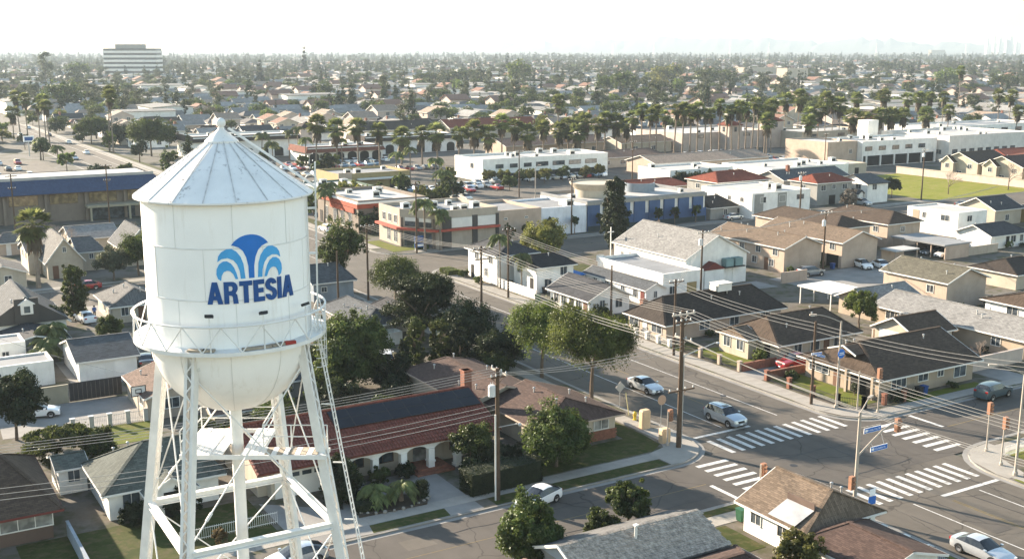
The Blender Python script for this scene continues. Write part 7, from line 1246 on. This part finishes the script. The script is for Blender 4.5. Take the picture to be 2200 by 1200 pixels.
TP = [(far_proto(201,8,4.2,L_OLIVE,'round'),'olive round'),(far_proto(202,9,3.6,L_OLIVE,'round'),'deep-green round'),(far_proto(203,14,3.2,L_DARK,'cone'),'dark conical'),(far_proto(204,7,3.8,L_BRIGHT,'round'),'bright green round'),(far_proto(205,14,3.6,L_GREY,'tall'),'tall grey-green'),(far_proto(206,6,3.4,L_YEL,'round'),'yellow-green round'),(far_proto(207,12,1.8,L_DARK,'cone'),'slim dark'),(far_proto(208,7,4,L_PINK,'round',40,20,.7),'leafless brown')]
tcells = []
for i in range(4200):
    dep = math.sqrt(rnd.uniform(225**2,700**2)); px = rnd.uniform(-40,2240); X = (px-1100)/2450*dep; u = X*math.cos(R(31))+dep*math.sin(R(31)); vv = dep*math.cos(R(31))-X*math.sin(R(31))
    if taken(u,vv,2) or any(abs(u-c[1]) < 8.5 and abs(vv-c[2]) < 7.5 for c in near): continue
    if any((u-q[0])**2+(vv-q[1])**2 < 60 for q in tcells): continue
    tcells.append((u,vv,px,dep))
    if len(tcells) >= 215: break
big = [(1115,190,128,30,3),(1298,212,160,22,1),(1338,215,150,30,1),(1430,185,138,40,5),(1420,208,168,26,5),(1455,206,170,22,3),(1530,190,145,46,0),(1560,188,152,30,0),(2035,190,146,34,3),(2155,198,158,34,1),(2090,204,178,36,0),(945,228,188,28,1),(1000,188,148,54,1),(920,186,152,36,0),(885,268,196,16,2),(985,206,170,16,3),(950,262,232,50,0),(1045,268,238,40,0),(1790,180,160,36,0),(680,218,172,20,2),(700,222,176,22,1),(800,262,226,14,1),(760,268,240,36,0),(170,182,132,30,1),(140,240,170,52,0),(1900,160,130,24,1),(1850,190,166,30,0),(1020,238,222,16,1),(500,262,244,50,0),(350,150,124,22,2),(560,186,134,12,6),(655,160,106,10,6),(690,186,142,6,6),(100,190,110,20,4),(1090,160,118,8,6),(1680,215,186,24,0),(1720,240,205,30,1),(1195,262,228,36,0),(1430,245,222,24,0),(1350,248,226,22,1)]
tl = [(*gpt(px,b_),px,None,k,b_,t_,r_) for px,b_,t_,r_,k in big]
allT = [(u,vv,px,None,rnd.choices(range(8),[5,4,1.2,3,1,1.6,1.2,1])[0],None,None,None) for u,vv,px,dep in tcells]+tl
cnt = {}
for u, vv, px, _, k, b_, t_, r_ in sorted(allT,key=lambda q: q[2]):
    ar = next((a[2] for a in AREAS if px < a[1]),AREAS[-1][2]); bg_ = 'large ' if b_ else ''; key = (ar,k,bg_); cnt[key] = cnt.get(key,0)+1
    t = thing('tree','%s%s tree, %s such from the left %s' % (bg_,TP[k][1],ORDW[min(cnt[key]-1,39)],ar),'tree',(u,vv,.08),rnd.uniform(0,6.28),'suburban trees'); (cm,tm) = TP[k][0]; link('crown',cm,t); link('trunk',tm,t)
    if b_:
        dep = pxof(u,vv,0)[2]; hh = (b_-t_)/2450*dep; rr = r_/2450*dep; H0 = (8,9,14,7,15,6,12,7)[k]; R0 = (5.2,4.6,3.3,4.8,4.2,4.4,1.9,5)[k]; t.scale = (rr/R0,rr/R0,hh/(H0*1.0))
    else: s = rnd.uniform(.6,1.15); t.scale = (s,s,s*rnd.uniform(.85,1.2))
# ---- far masses: houses and trees that nobody can count, instanced on points
def scatter(name, pts, rot, scl, idx, meshes, label, cat):
    col = bpy.data.collections.new(name+'_source')
    for i, ms in enumerate(meshes):
        o = bpy.data.objects.new('%s_%02d' % (name,i), ms); col.objects.link(o)
    me = bpy.data.meshes.new(name); n = len(pts); me.vertices.add(n); me.vertices.foreach_set('co',np.asarray(pts,np.float32).ravel())
    for nm, dat, ty in (('rotz',rot,'FLOAT'),('scl',scl,'FLOAT_VECTOR'),('idx',idx,'INT')):
        a = me.attributes.new(nm,ty,'POINT'); arr = np.asarray(dat,np.int32 if ty == 'INT' else np.float32); a.data.foreach_set('vector' if ty == 'FLOAT_VECTOR' else 'value',arr.ravel())
    ob = link(name,me); ob['kind'] = 'stuff'; setp(ob,label,cat)
    ng = bpy.data.node_groups.new(name,'GeometryNodeTree'); ng.interface.new_socket('Geometry',in_out='INPUT',socket_type='NodeSocketGeometry'); ng.interface.new_socket('Geometry',in_out='OUTPUT',socket_type='NodeSocketGeometry'); N = ng.nodes; gi = N.new('NodeGroupInput'); go = N.new('NodeGroupOutput'); m2 = N.new('GeometryNodeMeshToPoints'); ci = N.new('GeometryNodeCollectionInfo'); ci.inputs['Collection'].default_value = col; ci.inputs['Separate Children'].default_value = True; ci.inputs['Reset Children'].default_value = True; ip = N.new('GeometryNodeInstanceOnPoints'); ip.inputs['Pick Instance'].default_value = True
    def attr(nm,ty): a = N.new('GeometryNodeInputNamedAttribute'); a.data_type = ty; a.inputs['Name'].default_value = nm; return a.outputs[0]
    cx = N.new('ShaderNodeCombineXYZ'); er = N.new('FunctionNodeEulerToRotation'); Lk = ng.links; Lk.new(attr('rotz','FLOAT'),cx.inputs[2]); Lk.new(cx.outputs[0],er.inputs[0]); Lk.new(gi.outputs[0],m2.inputs[0]); Lk.new(m2.outputs[0],ip.inputs['Points']); Lk.new(ci.outputs[0],ip.inputs['Instance']); Lk.new(attr('idx','INT'),ip.inputs['Instance Index']); Lk.new(er.outputs[0],ip.inputs['Rotation']); Lk.new(attr('scl','FLOAT_VECTOR'),ip.inputs['Scale']); Lk.new(ip.outputs[0],go.inputs[0]); md = ob.modifiers.new('scatter','NODES'); md.node_group = ng; return ob
def joined_house(w_, d_, ze, zr, wall, roof, hip):
    B = MB().box(-w_/2,w_/2,-d_/2,d_/2,0,ze); nw = len(B.f); vs_, fs_, _, _ = roof_geo(-w_/2,w_/2,-d_/2,d_/2,ze,zr,.6,hip,hip,.2); B.add(vs_,fs_); nr = len(B.f)
    if not hip: B.add([(-w_/2,-d_/2,ze),(-w_/2,d_/2,ze),(-w_/2,0,zr-.05),(w_/2,-d_/2,ze),(w_/2,d_/2,ze),(w_/2,0,zr-.05)],[(0,1,2),(3,5,4)])
    ng_ = len(B.f)
    for s in (-1,1):
        for xx in (-.3,.05,.32): B.box(xx*w_-.8,xx*w_+.8,s*d_/2-.06,s*d_/2+.06,1.0,2.2)
        B.box(s*w_/2-.06,s*w_/2+.06,-1.4,.4,1.0,2.2)
    me = B.mesh('far_house'); [me.materials.append(m_) for m_ in (wall,rmat(roof),M_GLASS)]; me.polygons.foreach_set('material_index',[0]*nw+[1]*(nr-nw)+[0]*(ng_-nr)+[2]*(len(B.f)-ng_)); return me
HM = [joined_house(11,8,3.2,4.9,W_WHITE,'hazelit_grey',0),joined_house(12,9,3.2,4.8,W_WHITE,'hazelit_dark',2.6),joined_house(10,9,5.6,7.6,W_PINK,'hazelit_terra',0),joined_house(11,8,3.2,4.8,W_WHITE,'ltgrey',0),joined_house(14,9,3.2,4.8,W_WHITE,'hazelit_tan',2.5),joined_house(26,16,5.6,6.2,W_WHITE,'ltgrey',0)]
fh = [c for c in farh]; n = len(fh); rng = np.random.default_rng(5)
scatter('far_houses',[(c[1],c[2],-.02) for c in fh],rng.choice([0,math.pi/2,math.pi],n),rng.uniform(.9,1.35,(n,1))*np.ones((1,3)),rng.choice(6,n,p=[.28,.18,.08,.24,.16,.06]),HM,'hazy mass of distant suburban houses below the horizon','houses')
def joined_tree(pair, lm):
    cm, tm = pair; V = np.zeros(len(cm.vertices)*3,np.float32); cm.vertices.foreach_get('co',V); me = cm.copy(); return me
pts, rot, scl, idx = [], [], [], []
for i in range(19000):
    dep = 640*math.exp(rng.uniform(0,math.log(5600/640))); px = rng.uniform(-60,2260); X = (px-1100)/2450*dep; u = X*math.cos(R(31))+dep*math.sin(R(31)); vv = dep*math.cos(R(31))-X*math.sin(R(31))
    if 64 < u < 86: continue
    if rng.random() < (.75 if dep < 1000 else .5 if dep < 1500 else .15 if dep < 2000 else .0): continue
    if math.sin(u*.011+1.3)*math.sin(vv*.009+.4)+.55*math.sin(u*.031+vv*.017) < rng.uniform(-1.15,.35): continue
    s = rng.uniform(.45,1.1)*(1+.4*min(1,dep/3500)); pts.append((u,vv,-.1)); rot.append(rng.uniform(0,6.28)); scl.append((s,s,s*rng.uniform(.85,1.2))); idx.append(int(rng.choice(8,p=[.18,.20,.15,.09,.15,.07,.10,.06])))
scatter('far_trees',pts,rot,scl,idx,[p[0][0] for p in TP],'far-off wooded mass of trees fading toward the horizon','trees')
# landmark office, park school building, pylons, hills, towers on the skyline
u, v = gpt(225,172); dep = pxof(u,v)[2]; k_ = dep/2450
ob = thing('office_tower','pale seven-storey office block alone on the hazy horizon','office',(u,v,0),-R(31)); ORG[ob] = Vector((0,0,0)); Wd = 115*k_; Hh = 66*k_; fl = 7
for i in range(fl): MB().box(0,Wd,0,22,i*Hh/fl,i*Hh/fl+Hh/fl*.52).build('concrete_band',W_WHITE,ob); MB().box(.5,Wd-.5,.5,21.5,i*Hh/fl+Hh/fl*.52,(i+1)*Hh/fl).build('glass_band',MATS['window_glass'],ob)
MB().box(Wd*.22,Wd*.72,3,18,Hh,Hh+9*k_).build('penthouse',W_GREY,ob)
for i, (px, b_, t_, w_, lab) in enumerate(((1600,170,146,100,'long pale school building beyond the green trees'),(1690,178,148,56,'pale block with blue lean-to roof beside the school'),(2000,122,108,40,'small pale building on the right horizon'))):
    u, v = gpt(px,b_); k_ = pxof(u,v)[2]/2450; ORG_ = flatb(lab,(u,u+w_*k_*1.1,v,v+16),(b_-t_)*k_,W_CREAM,'school_building','building',.5,[('S',u+8+10*j,5,1.5,3.5) for j in range(int(w_*k_*1.1/10)-1)],[],2,z0=0)
for i, (px, t_) in enumerate(((655,92),(790,98),(895,92),(1036,94),(1312,96),(1398,92),(1558,92),(1640,94),(1866,96),(2054,98))):
    X = (px-1100)/2450*4300; u = X*math.cos(R(31))+4300*math.sin(R(31)); v = 4300*math.cos(R(31))-X*math.sin(R(31)); hgt = 36+(108-t_)/2450*4300*.9; t = thing('transmission_tower','faint lattice pylon on the horizon, %s from the left' % ORDW[i],'pylon',(u,v,0),0,'horizon pylons'); ORG[t] = Vector((0,0,0)); mb = MB()
    for a, b in ((-3.5,-3.5),(3.5,-3.5),(3.5,3.5),(-3.5,3.5)): mb.tube((a,b,0),(a*.15,b*.15,hgt),.4,.25,4)
    for z_ in (.72,.82,.92): mb.bar((-6,0,hgt*z_),(6,0,hgt*z_),.5,.5)
    mb.build('lattice',M_GALV,t)
rg = np.random.default_rng(9); hp = []; nn = 160
def ridge(name, dist, p0, p1, hmax, seed, m_):
    rg = np.random.default_rng(seed); X0, X1 = p0, p1; n = 120; prof = np.zeros(n)
    for o_ in range(1,7): prof += np.interp(np.linspace(0,1,n),np.linspace(0,1,3*2**o_),rg.uniform(0,1,3*2**o_))/1.7**o_
    prof = prof/prof.max()*hmax; env = np.minimum(1,np.minimum(np.linspace(0,5,n),np.linspace(5,0,n))); mb = MB(); V = []
    for i in range(n):
        px = X0+(X1-X0)*i/(n-1)
        for j, (dd, hf) in enumerate(((0,0),(500,.55),(1000,1),(1900,.5),(2600,0))):
            D = dist+dd; X = (px-1100)/2450*D; V.append((X*math.cos(R(31))+D*math.sin(R(31)),D*math.cos(R(31))-X*math.sin(R(31)),-5+prof[i]*env[i]*hf*(1+.1*rg.normal())))
    mb.add(V,[(i*5+j,(i+1)*5+j,(i+1)*5+j+1,i*5+j+1) for i in range(n-1) for j in range(4)]); struct(name,mb,m_)
ridge('hills',10800,700,2500,150,3,mat('hill_scrub',(.13,.13,.10),.95,.3,.002,.02))
for i, (px, w_, t_) in enumerate(((2098,6,84),(2112,5,78),(2124,7,82),(2138,5,86),(2146,8,80),(2160,6,90),(2176,8,74),(2190,7,84))):
    X = (px-1100)/2450*7600; u = X*math.cos(R(31))+7600*math.sin(R(31)); v = 7600*math.cos(R(31))-X*math.sin(R(31)); hgt = 36+(106-t_)/2450*7600; t = thing('skyscraper','faint downtown tower on the right horizon, %s from the left' % ORDW[i],'skyscraper',(u,v,0),0,'downtown skyline'); ORG[t] = Vector((0,0,0)); ww = w_/2450*7600/2; MB().box(-ww,ww,-ww,ww,0,hgt*.86).box(-ww*.75,ww*.75,-ww*.75,ww*.75,hgt*.86,hgt).build('tower_block',W_WHITE,t)  # white walls put extra haze fading into the colour of these towers
# ---- air: one closed box of pale haze
hz = MB().box(-7500,13500,-2500,14500,-8,170).build('haze',None,None); hz['kind'] = 'stuff'; hz['label'] = 'pale bluish haze over the suburb'; hz['category'] = 'haze'
mh = bpy.data.materials.new('haze'); mh.use_nodes = True; t = mh.node_tree; t.nodes.clear(); o_ = t.nodes.new('ShaderNodeOutputMaterial'); pv = t.nodes.new('ShaderNodeVolumePrincipled'); pv.inputs['Color'].default_value = (.42,.50,.57,1); pv.inputs['Density'].default_value = .00014; pv.inputs['Anisotropy'].default_value = .15; t.links.new(pv.outputs[0],o_.inputs['Volume']); hz.data.materials.append(mh)
bpy.context.view_layer.update()
